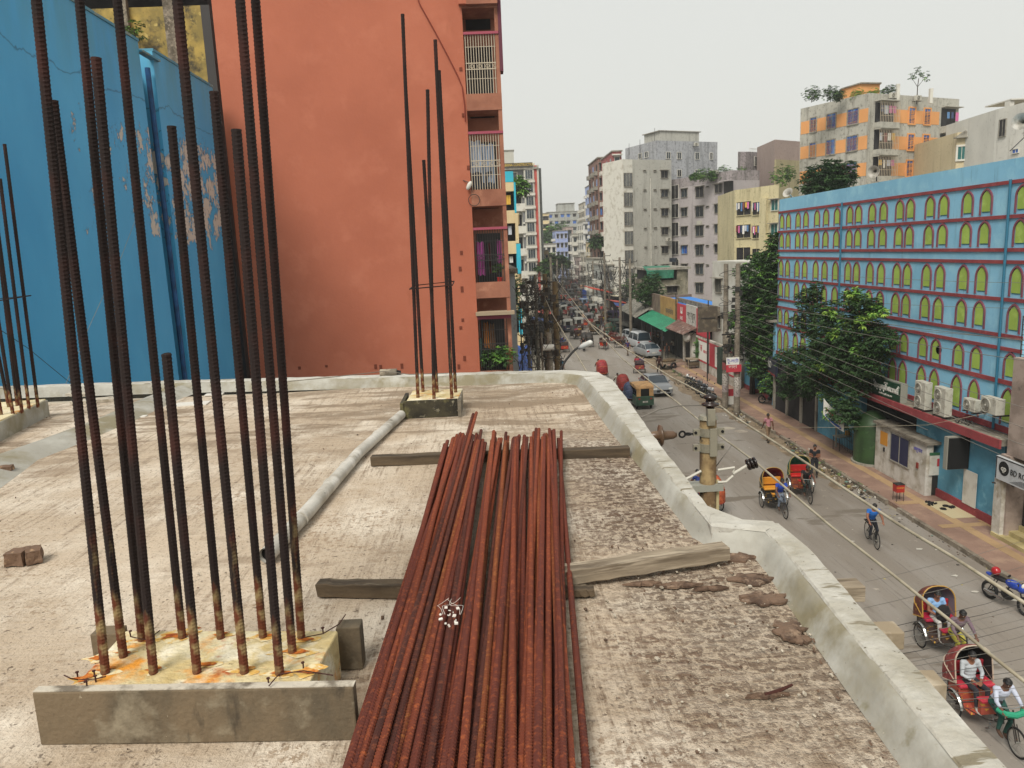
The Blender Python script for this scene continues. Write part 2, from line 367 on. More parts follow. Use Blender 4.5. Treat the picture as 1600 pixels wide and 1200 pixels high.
def bar_mesh(Ln, r, pitch=.014, seg=9, amp=.0016, bend=0, ribs=True):
    """bar along +Z from 0 to Ln with slanted ribs"""
    vs = []; fs = []; n = int(Ln / pitch) if ribs else 12
    zs = []
    for i in range(n):
        z = i * Ln / n; p = Ln / n
        zs += [(z, 0), (z + p * .45, 0), (z + p * .6, 1), (z + p * .85, 1)] if ribs else [(z, 0)]
    zs.append((Ln, 0))
    for z, h in zs:
        for k in range(seg):
            a = 2 * math.pi * k / seg
            rr = r + amp * h * (0 if k % (seg // 2) == 0 else 1)
            vs.append((rr * math.cos(a) + bend * math.sin(z / Ln * math.pi), rr * math.sin(a), z + (.004 * math.cos(a * 1) if ribs and 0 < z < Ln else 0)))
    N_ = len(zs)
    for i in range(N_ - 1):
        for k in range(seg):
            k2 = (k + 1) % seg; fs.append((i * seg + k, i * seg + k2, (i + 1) * seg + k2, (i + 1) * seg + k))
    fs.append(tuple(range(seg - 1, -1, -1))); fs.append(tuple((N_ - 1) * seg + k for k in range(seg)))
    me = bpy.data.meshes.new('bar'); me.from_pydata(vs, [], fs); me.update(); return me
def put_bar(name, p0, p1, r, m, parent=None, me=None, **k):
    p0 = Vector(p0); p1 = Vector(p1); d = p1 - p0
    if me is None: me = bar_mesh(d.length, r, **k)
    if not me.materials: me.materials.append(m)
    o = bpy.data.objects.new(name, me); COL.objects.link(o)
    o.location = p0; o.rotation_mode = 'QUATERNION'; o.rotation_quaternion = d.to_track_quat('Z', 'Y')
    if parent: o.parent = parent
    return o
# --- near column stub
m_stub = M('stub_top_cement', '#d3c7a2', .9, [('#bba673', 3, .42, .62), ('#e0d8c0', 8, .52, .66), ('#cf8a2c', 5, .55, .66), ('#a8500f', 6, .61, .7), ('#4b3f2a', 26, .66, .74)], bump=.012, bs=38)
m_form = M('stained_formwork', '#6f604b', .9, [('#554c3d', 3, .45, .6, (1, 1, .5)), ('#8a806c', 6, .55, .7), ('#332d24', 5, .6, .72, (1.6, 1.6, .5)), ('#b9ad95', 60, .7, .76)], bump=.004, bs=60)
m_formt = M('formwork_top_edge', '#b9b1a2', .9, [('#6f6659', 8, .5, .62)], bump=.004, bs=60)
m_nail = M('nail_rust', '#3a1509', .8)
stub = thing('column_stub', 'wide low concrete column stub with rust stained top in the near left foreground', 'column stub', (0, 0, 0))
h = S + .158
a, b_, c_, d_ = G(115, 1072, h), G(478, 1076, h), G(528, 985, h), G(196, 985, h)
mb(m_stub).prism([(p.x, p.y) for p in (a, b_, c_, d_)], S, h).build('pedestal', stub, bevel=.006)
f0 = G(50, 1085, h); f1 = G(552, 1076, h)
dr = (f1 - f0).normalized(); nr = Vector((-dr.y, dr.x, 0))
bb = mb(m_form); poly = [f0, f1, f1 + nr * .032, f0 + nr * .032]; bb.prism([(p.x, p.y) for p in poly], S + .002, h + .004); bb.build('front_board', stub, bevel=.004)
bb = mb(m_formt); poly = [f0 + nr * .003, f1 + nr * .003, f1 + nr * .03, f0 + nr * .03]; bb.prism([(p.x, p.y) for p in poly], h + .004, h + .0065); bb.build('board_edge', stub)
for (x0, y0, x1, y1) in [(140, 992, 185, 990), (524, 982, 562, 980)]:
    p = G(x0, y0, h - .01); q = G(x1, y1, h - .01); dd = (q - p); pl = [p, q, q + Vector((0, .06, 0)), p + Vector((0, .06, 0))]
    mb(m_form).prism([(v.x, v.y) for v in pl], S + .002, h - .01).build('side_board', stub, bevel=.004)
for x, y in [(122, 1060), (148, 1058), (135, 1075), (420, 1070), (505, 990), (474, 1045), (205, 995), (150, 1066)]:
    bb = mb(m_nail); p = G(x, y, h); bb.cyl(p - Vector((0, 0, .02)), p + Vector((U(-.004, .004), 0, .02)), .0022, seg=6); bb.cyl(p + Vector((0, 0, .018)), p + Vector((0, 0, .021)), .005, seg=8); bb.build('nail', stub)
for pts in [[(100, 1055), (110, 1060), (122, 1062), (148, 1061), (165, 1057)], [(205, 995), (230, 1000), (250, 985)], [(437, 1053), (474, 1048), (500, 1052), (520, 1055)], [(470, 997), (505, 990), (530, 975), (540, 960)], [(420, 1072), (430, 1060), (437, 1053)]]:
    mb(m_nail).sweep([G(x, y, h + .012 + .01 * math.sin(i * 2)) for i, (x, y) in enumerate(pts)], .0018, 5).build('tie_wire', stub)
random.seed(17); st1 = M('rust_stain_orange', '#b8661c', .9, [('#8a3c10', 30, .48, .6), ('#cf9a4c', 24, .5, .62)]); st2 = M('rust_stain_yellow', '#cfa95c', .9, [('#b97f30', 24, .5, .64), ('#d8cba4', 30, .46, .56)])
b1 = mb(st2)
for i, (x, y, rx) in enumerate([(165, 1048, .06), (193, 1020, .05), (222, 1000, .07), (240, 1048, .05), (270, 995, .09), (345, 993, .05), (382, 1048, .06), (411, 995, .06), (437, 1052, .06), (457, 1018, .09), (475, 1000, .06), (320, 1040, .06), (130, 1062, .06), (480, 1050, .07), (150, 1030, .05), (300, 985, .05)]):
    for k, (mm, sc_) in enumerate(((st2, 1.0), (st1, .62))):
        b1.use(mm); p = G(x, y, h); n = 18; ph = U(0, 6); b1.add([(p.x + rx * sc_ * (.6 + .35 * math.sin(a * 3 + ph) + U(-.12, .12)) * math.cos(a), p.y + rx * .55 * sc_ * (.7 + .3 * math.sin(a * 2 + ph) + U(-.12, .12)) * math.sin(a), h + .0008 + .003 * k + .00012 * i) for a in [6.283 * q / n for q in range(n)]], [tuple(range(n))])
b1.build('rust_stain', stub)
BARS = [((165, 1052), (57, 0), 1), ((193, 1026), (83, 157), 0), ((222, 1001), (124, 0), 1), ((240, 1052), (150, 90), 0), ((285, 997), (183, 0), 1), ((308, 1051), (260, 553), 0),
        ((345, 997), (268, 197), 0), ((382, 1052), (277, 0), 1), ((411, 996), (334, 143), 0), ((437, 1054), (369, 202), 0), ((457, 1020), (375, 0), 1), ((471, 998), (399, 0), 1)]
for (bx, by), (tx, ty), cut in BARS:
    p = G(bx, by, h); q = atY(tx, ty, p.y)
    q.x += 0; 
    if cut: q = p + (q - p) * U(1.12, 1.4)
    p = p - (q - p).normalized() * .02
    o = put_bar('rebar', p, q, .0122 if by > 1015 else .0118, m_bar, stub, amp=.0009, pitch=.0105)
# --- second stub
stub2 = thing('column_stub', 'small far column stub with a dark mossy front board near the far kerb', 'column stub')
z2 = S + .14
a, b_ = G(632, 655, S), G(716, 652, S)
mb(m_stub).prism([(a.x + .02, a.y + .03), (b_.x - .0, b_.y + .03), (b_.x + .03, b_.y + .52), (a.x + .03, a.y + .5)], S, z2).build('pedestal', stub2, bevel=.005)
m_moss = M('mossy_board', '#3f3a2a', .9, [('#25221a', 5, .4, .6), ('#6a6540', 7, .55, .7), ('#8a8470', 16, .62, .72)], bump=.006, bs=40)
bb = mb(m_moss); bb.bx(a.x, b_.x - .0, a.y, a.y + .028, S + .002, z2 + .004); bb.build('front_board', stub2)
mb(m_conc).bx(b_.x, b_.x + .028, b_.y, b_.y + .52, S + .002, z2 - .004).build('side_board', stub2)
mb(m_moss).bx(a.x - .028, a.x - .001, a.y - .01, a.y + .45, S + .002, z2 - .008).build('side_board', stub2)
B2 = [((653, 621), (629, 22)), ((661, 612), (633, 122)), ((678, 623), (668, 140)), ((683, 613), (662, 250)), ((706, 622), (680, 62)), ((712, 613), (686, 110))]
ends = []
for (bx, by), (tx, ty) in B2:
    p = G(bx, by, z2); q = atY(tx, ty, p.y); o = put_bar('rebar', p - Vector((0, 0, .02)), q, .0135, m_bar, stub2, pitch=.03, seg=8, amp=.001); ends.append((p, q))
def ring_at(ends, y0, parent, zz):
    pts = []
    for p, q in ends:
        t = (zz - p.z) / (q.z - p.z); pts.append(p + (q - p) * t)
    c = sum(pts, Vector()) / len(pts)
    x0, x1 = min(p.x for p in pts) - .02, max(p.x for p in pts) + .03; yy0, yy1 = min(p.y for p in pts) - .02, max(p.y for p in pts) + .02
    mb(m_bar).sweep([(x0, yy0, zz - .01), (x1, yy0, zz + .005), (x1, yy1, zz + .02), (x0, yy1, zz), (x0, yy0 + .005, zz - .012)], .0055, 6).build('stirrup', parent)
ring_at(ends, 0, stub2, atY(675, 447, ends[0][0].y).z)
# --- third stub at the left edge
stub3 = thing('column_stub', 'concrete column stub with orange rust top cut off by the left edge of the photo', 'column stub')
z3 = S + .16
a = G(0, 690, S); c1 = G(76, 650, S); c1b = G(76, 636, z3)
dx = (c1 - a).normalized(); nn = Vector((-dx.y, dx.x, 0))
pl = [a - dx * 1.2, c1, c1 + nn * .55, a - dx * 1.2 + nn * .55]
mb(m_stub).prism([(p.x, p.y) for p in pl], S, z3).build('pedestal', stub3, bevel=.008)
mb(m_fil).prism([(p.x, p.y) for p in (a - dx * 1.2 - nn * .012, c1 - nn * .012, c1 - nn * .001, a - dx * 1.2 - nn * .001)], S + .001, z3 - .012).build('side_face', stub3)
ends = []
for (bx, by), (tx, ty) in [((59, 633), (7, 225)), ((45, 636), (0, 279)), ((34, 642), (-6, 340)), ((27, 634), (0, 406)), ((20, 646), (-34, 300)), ((14, 636), (-30, 420)), ((2, 648), (-60, 300))]:
    p = G(bx, by, z3); q = atY(tx, ty, p.y); put_bar('rebar', p - Vector((0, 0, .02)), q, .0135, m_bar, stub3, pitch=.03, seg=8, amp=.001); ends.append((p, q))
ring_at(ends, 0, stub3, atY(20, 467, ends[0][0].y).z)
# ------------------------------------------------------------ planks on the roof
m_wood = M('weathered_wood', '#8b7e6b', .9, [('#5e5243', 5, .42, .62, (.25, 2.5, 2.5)), ('#a99c88', 9, .5, .66, (.3, 4, 4)), ('#3a3026', 12, .62, .74, (.2, 3, 3))], bump=.003, bs=60, stretch=(.1, 1, 1))
m_woodd = M('dark_wet_wood', '#5a4c3a', .9, [('#3a3024', 5, .42, .62, (.25, 2.5, 2.5)), ('#6a5f4d', 12, .6, .7, (.3, 3, 3))], bump=.003, bs=60)
def plank(p, q, wdt, th, z0, label, m, lean=0):
    """p,q: the two ends on the near side"""
    p, q = Vector((p.x, p.y, 0)), Vector((q.x, q.y, 0)); L_ = (q - p).length; ang = math.atan2(q.y - p.y, q.x - p.x)
    n = 14; rows = []
    random.seed(int(L_ * 1000))
    for i in range(n + 1):
        x = L_ * i / n; e = [U(-.003, .003) for _ in range(4)]; tp = 1
        rows.append([(x + e[0], 0 + e[0], e[1]), (x, wdt + e[1], e[2]), (x - e[1], wdt + e[2], th + e[3]), (x + e[3], e[3], th + e[2])])
    b = mb(m); b.grid(rows, True); b.add(rows[0], [(0, 1, 2, 3)]); b.add(rows[-1], [(3, 2, 1, 0)])
    o = b.build('wooden_plank'); o.location = (p.x, p.y, z0); o.rotation_euler = (0, lean, ang); tag(o, label, 'plank', 'wooden planks on the roof slab')
    bv = o.modifiers.new('b', 'BEVEL'); bv.width = .003; bv.limit_method = 'ANGLE'
    return o
plank(G(580, 730, S), G(984, 716, S), .07, .06, S + .004, 'far wooden plank under the tips of the rusty bar pile', m_woodd)
plank(G(495, 936, S), G(700, 938, S), .06, .055, S + .004, 'dark plank sticking out left from under the middle of the bar pile', m_woodd)
plank(G(872, 922, S), G(1141, 882, S + .01), .075, .06, S + .01, 'pale warped plank sticking out right of the bar pile', m_wood, -.02)
plank(G(860, 936, S), G(930, 934, S), .05, .03, S + .003, 'short split piece of wood just below the pale plank', m_woodd)
# concrete and timber ends that stick out past the kerb over the street
m_pale = M('pale_timber_end', '#b5aa97', .9, [('#8d7f69', 6, .45, .62), ('#5d4a38', 12, .6, .7)], bump=.003, bs=50)
for i, (x, y, ln, lab, mm) in enumerate([(1352, 915, .42, 'brown timber end sticking out beyond the kerb beside the road, farthest of three', m_wood), (1412, 985, .40, 'pale timber end sticking out beyond the kerb below the brown one', m_pale), (1478, 1065, .3, 'broken pale timber end by the near rickshaw, nearest of three', m_pale)]):
    p = G(x, y, S - .06)
    o = mb(mm).box((0, 0, 0), (ln, .085, .065)).build('timber_end', bevel=.004); o.location = (p.x - ln / 2, p.y + .04, S - .06 - .033); o.rotation_euler = (0, 0, -.03 - .03 * i)
    tag(o, lab, 'timber', 'timber ends past the kerb')
# ------------------------------------------------------------ pile of bars
random.seed(21)
protos = []
for k in range(6):
    protos.append(bar_mesh(5.4, .0093, .0125, 10, .0021, U(-.03, .03)))
pm = {}
nb = 0
def pile_bar(x0, x1, z0, z1, ye, label='long rusty ribbed steel bar in the big pile on the roof', yb=None):
    global nb
    me = protos[nb % 6]; mi = random.choice([0, 0, 1, 1, 2, 3]); key = (nb % 6, mi)
    if key not in pm: pm[key] = me.copy(); pm[key].materials.append(m_ru[mi])
    y0 = ye - 5.4 * .999
    # x at Y=1.5 is x0, at Y=4.7 is x1
    sl_ = (x1 - x0) / 3.2; pA = Vector((x0 + (y0 - 1.5) * sl_, y0, z0)); pB = Vector((x0 + (ye - 1.5) * sl_, ye, z1))
    o = put_bar('steel_bar', pA, pB, 0, None, None, pm[key]); nb += 1
    o.rotation_quaternion = o.rotation_quaternion @ Matrix.Rotation(U(0, 6.28), 3, 'Z').to_quaternion()
    tag(o, label, 'steel bar', 'rusty steel bars in the pile'); return o
zb = S + .08
n = 25
for lay in range(3):
    cnt = [33, 31, 31][lay]
    for i in range(cnt):
        t = (i + .5) / cnt
        if lay == 2: t = U(.03, .98)
        xa = -.39 + .54 * t + U(-.009, .009); t2 = min(1, max(0, t + (U(-.1, .1) if lay == 2 else U(-.045, .045))))
        xb = -.31 + .72 * t2 + U(-.008, .008)
        zz = zb + lay * .0185 + U(-.002, .003)
        ye = 4.72 + U(-.16, .17); xb += U(-.03, .03) * (lay == 2)
        pile_bar(xa, xb, zz, zz + (U(0, .01)), ye)
for (xa, xb, ye, lab) in [(.185, .43, 4.75, 'single rusty bar lying apart along the right side of the pile'), (.15, .45, 4.95, 'rusty bar whose tip sticks out farthest at the right of the pile')]:
    pile_bar(xa, xb, zb, zb, ye, lab)
for i in range(2): pile_bar(-.33 + .03 * i, -.16 + .022 * i, zb + .08 + .01 * i, zb + .06, 5.35 + .05 * i, 'rusty bar reaching beyond the pile towards the small stub, ' + ('the left one of two' if i == 0 else 'the right one of two'))
m_lint = M('white_lint', '#d8d2c8', .9)
bb = mb(m_lint)
for i in range(16):
    p = G(700 + U(-14, 18), 965 + U(-16, 14), zb + .075); bb.box(p, (U(.002, .012), U(.002, .01), U(.001, .006)), rot=Matrix.Rotation(U(0, 3), 3, (RND(), RND(), RND())))
for k in range(4):
    p = G(700 + U(-10, 20), 960, zb + .08); bb.sweep([p + Vector((.008 * i * math.cos(k + i * .5), .02 * i, .01 * math.sin(i))) for i in range(7)], .0006, 4)
tag(bb.build('cloth_scrap'), 'frayed white scrap of cloth caught on the rusty bars', 'scrap')
# ------------------------------------------------------------ pipe, brick, debris
m_pvc = M('grey_plastic_pipe', '#bab7ae', .55, [('#8f897c', 3, .45, .65, (1, 1, .4)), ('#d2cfc7', 6, .5, .7), ('#4a453d', 14, .66, .72)], bump=.001, bs=20)
m_blk = M('black_hole', '#050505', .9)
pp = [G(417, 868, S + .04), G(480, 800, S + .04), G(560, 708, S + .045), G(627, 648, S + .04)]
bb = mb(m_pvc); bb.sweep(pp, [.036, .037, .036, .036], 20, False)
inn = [p.copy() for p in pp]; bb.sweep(inn, .032, 20, False)
for x, y in [(590, 680), (540, 730), (515, 757), (470, 812)]:
    t = G(x, y, S + .043); d = (pp[-1] - pp[0]).normalized(); bb.cyl(t - d * .004, t + d * .004, .0385, seg=20)
pi = bb.build('plastic_pipe', None, 'auto'); tag(pi, 'long grey plastic pipe lying across the slab from the small stub', 'pipe')
d = (pp[-1] - pp[0]).normalized(); mb(m_blk).cyl(pp[0] + d * .02, pp[0] + d * .022, .0315, seg=20).build('pipe_bore', pi)
m_brick = M('broken_brick', '#6b5443', .95, [('#5a4534', 9, .45, .6), ('#a88a6a', 14, .55, .68), ('#3a2f26', 20, .6, .7)], bump=.006, bs=50)
def chunk(name, p, d, m, label, cat, group=None, rz=0, seed=0, n=2):
    random.seed(seed); bb = mb(m)
    import itertools
    bb.box((0, 0, d[2] / 2), d)
    o = bb.build(name); o.location = p; o.rotation_euler = (0, 0, rz)
    sb = o.modifiers.new('s', 'SUBSURF'); sb.subdivision_type = 'SIMPLE'; sb.levels = sb.render_levels = n + 1
    tx = bpy.data.textures.get('lump') or bpy.data.textures.new('lump', 'CLOUDS'); tx.noise_scale = .05
    dp = o.modifiers.new('d', 'DISPLACE'); dp.texture = tx; dp.strength = min(d) * .35; dp.texture_coords = 'GLOBAL'
    tag(o, label, cat, group); return o
chunk('brick', G(28, 880, S), (.075, .075, .06), m_brick, 'broken brown half brick at the left with a yellow stain, left of the two touching', 'brick', rz=.1, seed=1)
chunk('brick', G(55, 876, S), (.06, .085, .06), m_brick, 'broken brown half brick touching the other one on its right', 'brick', rz=.5, seed=2)
chunk('brick', G(6, 740, S), (.11, .07, .05), m_brick, 'small dark brick piece at the left edge of the slab', 'brick', rz=.3, seed=3)
m_slabc = M('cement_flake', '#b5ac9c', .92, [('#8b8171', 12, .5, .62)], bump=.004, bs=60)
chunk('cement_slab', G(150, 628, S), (.42, .16, .03), m_slabc, 'flat broken slab of pale cement near the blue wall', 'cement piece', rz=.2, seed=4)
chunk('cement_slab', G(125, 618, S), (.25, .12, .03), m_slabc, 'thin cement flake lying behind the flat broken slab', 'cement piece', rz=-.3, seed=5)
m_tile = M('white_tile', '#cfcbc2', .5)
for x, y, s_, lb in [(300, 632, .3, 'larger flat white tile near the far kerb'), (335, 617, .17, 'smaller flat white tile behind the larger one'), (218, 652, .12, 'crumpled white paper scrap on the cement strip')]:
    o = mb(m_tile).box((0, 0, .006), (s_, s_ * .6, .01), .1).build('floor_tile'); o.location = G(x, y, S + .002); tag(o, lb, 'tile' if 'tile' in lb else 'scrap')
m_mort = M('brown_mortar', '#6b5646', .95, [('#4b3a2e', 14, .45, .6), ('#8b7663', 20, .55, .68)], bump=.008, bs=45)
random.seed(31)
for i, (x, y, sx, sy) in enumerate([(1160, 870, .16, .1), (1175, 905, .17, .1), (1195, 935, .15, .1), (1235, 985, .1, .14), (1250, 1000, .07, .05), (1060, 915, .16, .04), (1110, 920, .12, .03), (1200, 1088, .1, .02), (1005, 913, .12, .03)]):
    p = G(x, y, S); bb = mb(m_mort); n = 26; base = [(p.x + sx * .55 * U(.45, 1.3) * math.cos(k * 6.283 / n), p.y + sy * .55 * U(.45, 1.3) * math.sin(k * 6.283 / n)) for k in range(n)]
    rows = [[(q[0], q[1], S - .002) for q in base], [(q[0] * .98 + p.x * .02, q[1] * .98 + p.y * .02, S + U(.003, .008)) for q in base], [(q[0] * .5 + p.x * .5, q[1] * .5 + p.y * .5, S + U(.008, .014)) for q in base]]
    bb.grid(rows, True); bb.add(rows[2], [tuple(range(n))]); o = bb.build('mortar_lump')
    tag(o, ['flat mortar lump touching the end of the pale plank', 'second mortar lump down the kerb from the pale plank', 'third mortar lump down the kerb from the pale plank', 'wide mortar lump against the kerb, right of the twig', 'small mortar crumb beside the wide lump against the kerb', 'long mortar smear under the right half of the pale plank', 'mortar smear between the long smear and the kerb lumps', 'thin mortar strip beneath the twig', 'mortar smear under the left half of the pale plank'][i], 'mortar', 'mortar lumps on the slab')
o = mb(m_nail).sweep([G(1195, 1085, S + .01), G(1215, 1080, S + .012), G(1238, 1070, S + .02)], [.004, .006, .004], 6).build('twig'); tag(o, 'short dark twig on the slab at the lower right', 'twig')
# gravel and crumbs: nobody could count them
bb = mb(m_mort); bb2 = mb(m_slabc)
random.seed(41)
for i in range(2600):
    if RND() < .62: x = .25 + .8 * RND() ** .6; y_ = U(1.2, 5.0)
    else: x = U(-4.5, .9); y_ = U(1.3, 7.2)
    s_ = .002 + .007 * RND() ** 5
    (bb if RND() < .55 else bb2).box((x, y_, S + .004 + s_ * .2), (s_ * U(.7, 1.6), s_ * U(.7, 1.6), s_ * .7), rot=Matrix.Rotation(U(0, 3), 3, (RND(), RND(), 1)))
o = bb.build('dark_crumbs'); tag(o, 'dark crumbs and grit scattered over the slab', 'grit', kind='stuff')
o = bb2.build('pale_crumbs'); tag(o, 'pale cement crumbs scattered over the slab', 'grit', kind='stuff')
# lid-like plug with a wire on the far kerb
pl_ = thing('pipe_stub', 'short round grey pipe stub with a black cap on the far kerb', 'pipe', G(611, 583, S + .12))
mb(m_conc).cyl((-.11, 0, .005), (.06, 0, .005), .04, seg=16).build('stub_body', pl_); mb(m_blk).cyl((.06, 0, .0), (.1, 0, 0), .03, .022, seg=12).build('end_cap', pl_)
o = mb(M('grey_wire', '#6d665c', .7)).sweep([G(450, 596, S + .15), G(520, 589, S + .16), G(600, 580, S + .15), G(640, 585, S + .13), G(700, 583, S + .12)], .004, 5).build('wire'); tag(o, 'thin grey wire lying along the far kerb', 'wire')
# ------------------------------------------------------------ building helpers
random.seed(51)
m_glass = M('dark_glass', '#1d242b', .18, [('#39434b', .6, .45, .6)], spec=.6)
m_glassb = M('blue_curtain_glass', '#1c4da0', .3, [('#5d93cf', 1.4, .5, .62, (3, 3, .3))], spec=.5)
m_glassg = M('teal_glass', '#1d5f5c', .25, spec=.5)
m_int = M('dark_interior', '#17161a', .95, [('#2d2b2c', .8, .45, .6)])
m_grl = M('pale_grille_paint', '#b5a893', .6)
m_grd = M('black_grille_paint', '#2b2826', .6)
m_white = M('white_trim', '#c9c7bd', .85, [('#a39d8e', 1.2, .5, .7)])
m_hood = M('hood_concrete', '#8f8b80', .9, [('#5c574d', 2, .5, .7)])
class Wl:
    def __init__(s, Pa, Q):
        s.P = Vector((Pa.x, Pa.y, 0)); q = Vector((Q.x, Q.y, 0)); s.L = (q - s.P).length; s.u = (q - s.P).normalized()
        n = Vector((-s.u.y, s.u.x, 0)); s.n = n if n.dot(s.P) < 0 else -n
        s.ang = math.atan2(s.u.y, s.u.x)
    def hit(s, x, y):
        r = ray(x, y); t = (s.P - CP).dot(s.n) / r.dot(s.n); w_ = CP + r * t; return (w_ - s.P).dot(s.u), w_.z
    def pt(s, u, z, d=0): return s.P + s.u * u + s.n * d + Vector((0, 0, z))
    def bx(s, b, u0, u1, z0, z1, d0, d1):
        vs = [s.pt(u, z, d) for u in (u0, u1) for d in (d0, d1) for z in (z0, z1)]
        b.add(vs, [(0, 1, 3, 2), (4, 6, 7, 5), (0, 4, 5, 1), (2, 3, 7, 6), (0, 2, 6, 4), (1, 5, 7, 3)]); return b
def pick(x): return random.choice(x) if isinstance(x, (list, tuple)) else x
def window(w, parent, u0, u1, z0, z1, glass, frame=m_white, hood=True, grille=None, d=0.0, fw=.07, bars=2, name='window'):
    b = mb(frame); f0, f1 = d + .01, d + .11
    w.bx(b, u0 - fw, u0, z0 - fw, z1 + fw, f0, f1); w.bx(b, u1, u1 + fw, z0 - fw, z1 + fw, f0, f1)
    w.bx(b, u0, u1, z1, z1 + fw, f0, f1 - .004); w.bx(b, u0 - .05, u1 + .05, z0 - fw, z0, f0, f1 + .04)
    for k in range(1, bars): 
        uu = u0 + (u1 - u0) * k / bars; w.bx(b, uu - .025, uu + .025, z0, z1, f0 + .003, f1 - .05)
    b.use(pick(glass)); w.bx(b, u0, u1, z0, z1, f0, f0 + .02)
    if grille:
        b.use(grille); n = max(3, int((u1 - u0) / .22))
        for k in range(1, n): uu = u0 + (u1 - u0) * k / n; w.bx(b, uu - .012, uu + .012, z0, z1, f1 - .03, f1 - .005)
    if hood: b.use(m_hood); w.bx(b, u0 - .22, u1 + .22, z1 + fw + .02, z1 + fw + .1, f0, f1 + .38)
    return b.build(name, parent)
def wingrid(w, parent, cols, y0, y1, n, h=3.1, glass=m_glass, skip=(), **k):
    zr = None
    for ci, (xa, xb) in enumerate(cols):
        u0, _ = w.hit(xa, (y0 + y1) / 2); u1, _ = w.hit(xb, (y0 + y1) / 2)
        if u0 > u1: u0, u1 = u1, u0
        if zr is None: zr = (w.hit((xa + xb) / 2, y1)[1], w.hit((xa + xb) / 2, y0)[1])
        for r in range(n):
            if (ci, r) in skip: continue
            z0, z1 = zr[0] - r * h, zr[1] - r * h
            if z0 < .3: continue
            window(w, parent, u0, u1, z0, z1, glass, **k)
def box_building(name, label, cat, m, A, Y, L=None, R=None, Lv=None, Rv=None, par=.9, group=None, zt=None, mp=None, z0=0):
    """A: top corner pixel at distance Y; L,R: pixels of the other roof corners (same height), or vectors"""
    p = atY(A[0], A[1], Y); zt = p.z if zt is None else zt
    l = G(L[0], L[1], p.z) if L else p + Vector(Lv); r = G(R[0], R[1], p.z) if R else p + Vector(Rv)
    t = thing(name, label, cat, (p.x, p.y, 0), 0, group)
    def loc(o): o.location = (-p.x, -p.y, 0); return o
    t.location = (0, 0, 0)
    q = l + r - p
    poly = [(v.x, v.y) for v in (l, p, r, q)]
    b = mb(m); b.prism(poly, z0, zt - par); b.build('wall', t)
    c = Vector((sum(v[0] for v in poly) / 4, sum(v[1] for v in poly) / 4))
    def shr(k): 
        out = []
        for v in poly:
            d = c - Vector(v); out.append(tuple(Vector(v) + d.normalized() * k * 1.4))
        return out
    inn = shr(.16); o_ = shr(-.0); b = mb(mp or m)
    for i in range(4):
        j = (i + 1) % 4; b.add([(*o_[i], zt - par + .004), (*o_[j], zt - par + .004), (*o_[j], zt), (*o_[i], zt), (*inn[i], zt - par + .004), (*inn[j], zt - par + .004), (*inn[j], zt), (*inn[i], zt)], [(0, 1, 2, 3), (5, 4, 7, 6), (3, 2, 6, 7)])
    b.build('parapet', t)
    return t, Wl(p, r), Wl(p, l), zt, poly
def roofbox(t, m, poly, z0, z1, name='stair_tower'):
    o = mb(m).prism(poly, z0, z1).build(name, t)
    c = Vector((sum(v[0] for v in poly) / len(poly), sum(v[1] for v in poly) / len(poly)))
    pl = [tuple(c + (Vector(v) - c) * 1.08) for v in poly]; mb(m_hood).prism(pl, z1 + .003, z1 + .14).build('roof_slab', t); return o
def clothes(w, parent, u0, u1, z1, n=5, name='washing', d=.1, cols=('#b9bfc9', '#3a4a6a', '#c56a9a', '#d8d6d0', '#7a3b3b', '#5a7fa8', '#d3a844')):
    for k in range(n):
        uu = u0 + (u1 - u0) * (k + .5) / n + U(-.05, .05); wd = U(.5, .9) * (u1 - u0) / n; hh = U(.6, 1.1)
        b = mb(M('cloth_' + str(cols.index(c := random.choice(cols)) if isinstance(cols, tuple) else 0) + c[1:], c, .95))
        rows = []
        for j in range(5): rows.append([w.pt(uu - wd / 2 + wd * i / 6, z1 - hh * j / 4, d + .03 * math.sin(i * 2.2 + k)) for i in range(7)])
        b.grid(rows); b.build(name, parent)
# foliage
m_leaf = [M('leaf_dark', '#35552a', .65, [('#26401c', 2, .4, .6), ('#456a33', 5, .58, .7)]), M('leaf_mid', '#456a33', .65, [('#304d22', 2, .4, .6)]), M('leaf_light', '#75a340', .7, [('#4c7430', 2, .4, .65)]), M('leaf_yellow', '#8fae48', .7)]
m_bark = M('bark', '#4b4238', .95, [('#2f2922', 4, .4, .6, (1, 1, .3)), ('#6f6557', 8, .6, .7)], bump=.02, bs=12)
def leaves(b, mats, blobs, n, size, tuft=7, droop=.25):
    """blobs: (x,y,z,r) ; leaves grow in tufts near the skin of the blobs"""
    tot = sum(q[3] ** 2 for q in blobs)
    for (x, y, z, r) in blobs:
        k = int(n * r * r / tot / tuft)
        for _ in range(k):
            d = Vector((random.gauss(0, 1), random.gauss(0, 1), random.gauss(.15, 1))).normalized()
            c = Vector((x, y, z)) + Vector((d.x, d.y, d.z * .85)) * r * (U(.55, 1.08) if RND() < .8 else U(.1, .6))
            q = RND(); b.use(mats[0] if q < .5 else mats[1] if q < .85 else mats[2])
            for j in range(tuft):
                a = 6.283 * j / tuft + U(-.3, .3); L_ = size * U(.7, 1.25); dv = (Vector((math.cos(a), math.sin(a), U(-.5, .35))) * .8 + d * .5).normalized()
                s = dv.cross(Vector((0, 0, 1))); s = (s.normalized() if s.length > .01 else Vector((1, 0, 0))) * L_ * .19; s.z += U(-.2, .2) * L_ * .3
                m_ = c + dv * L_ * .55; e = c + dv * L_ + Vector((0, 0, -droop * L_))
                b.add([c, m_ + s, e, m_ - s], [(0, 1, 2, 3)])
    return b
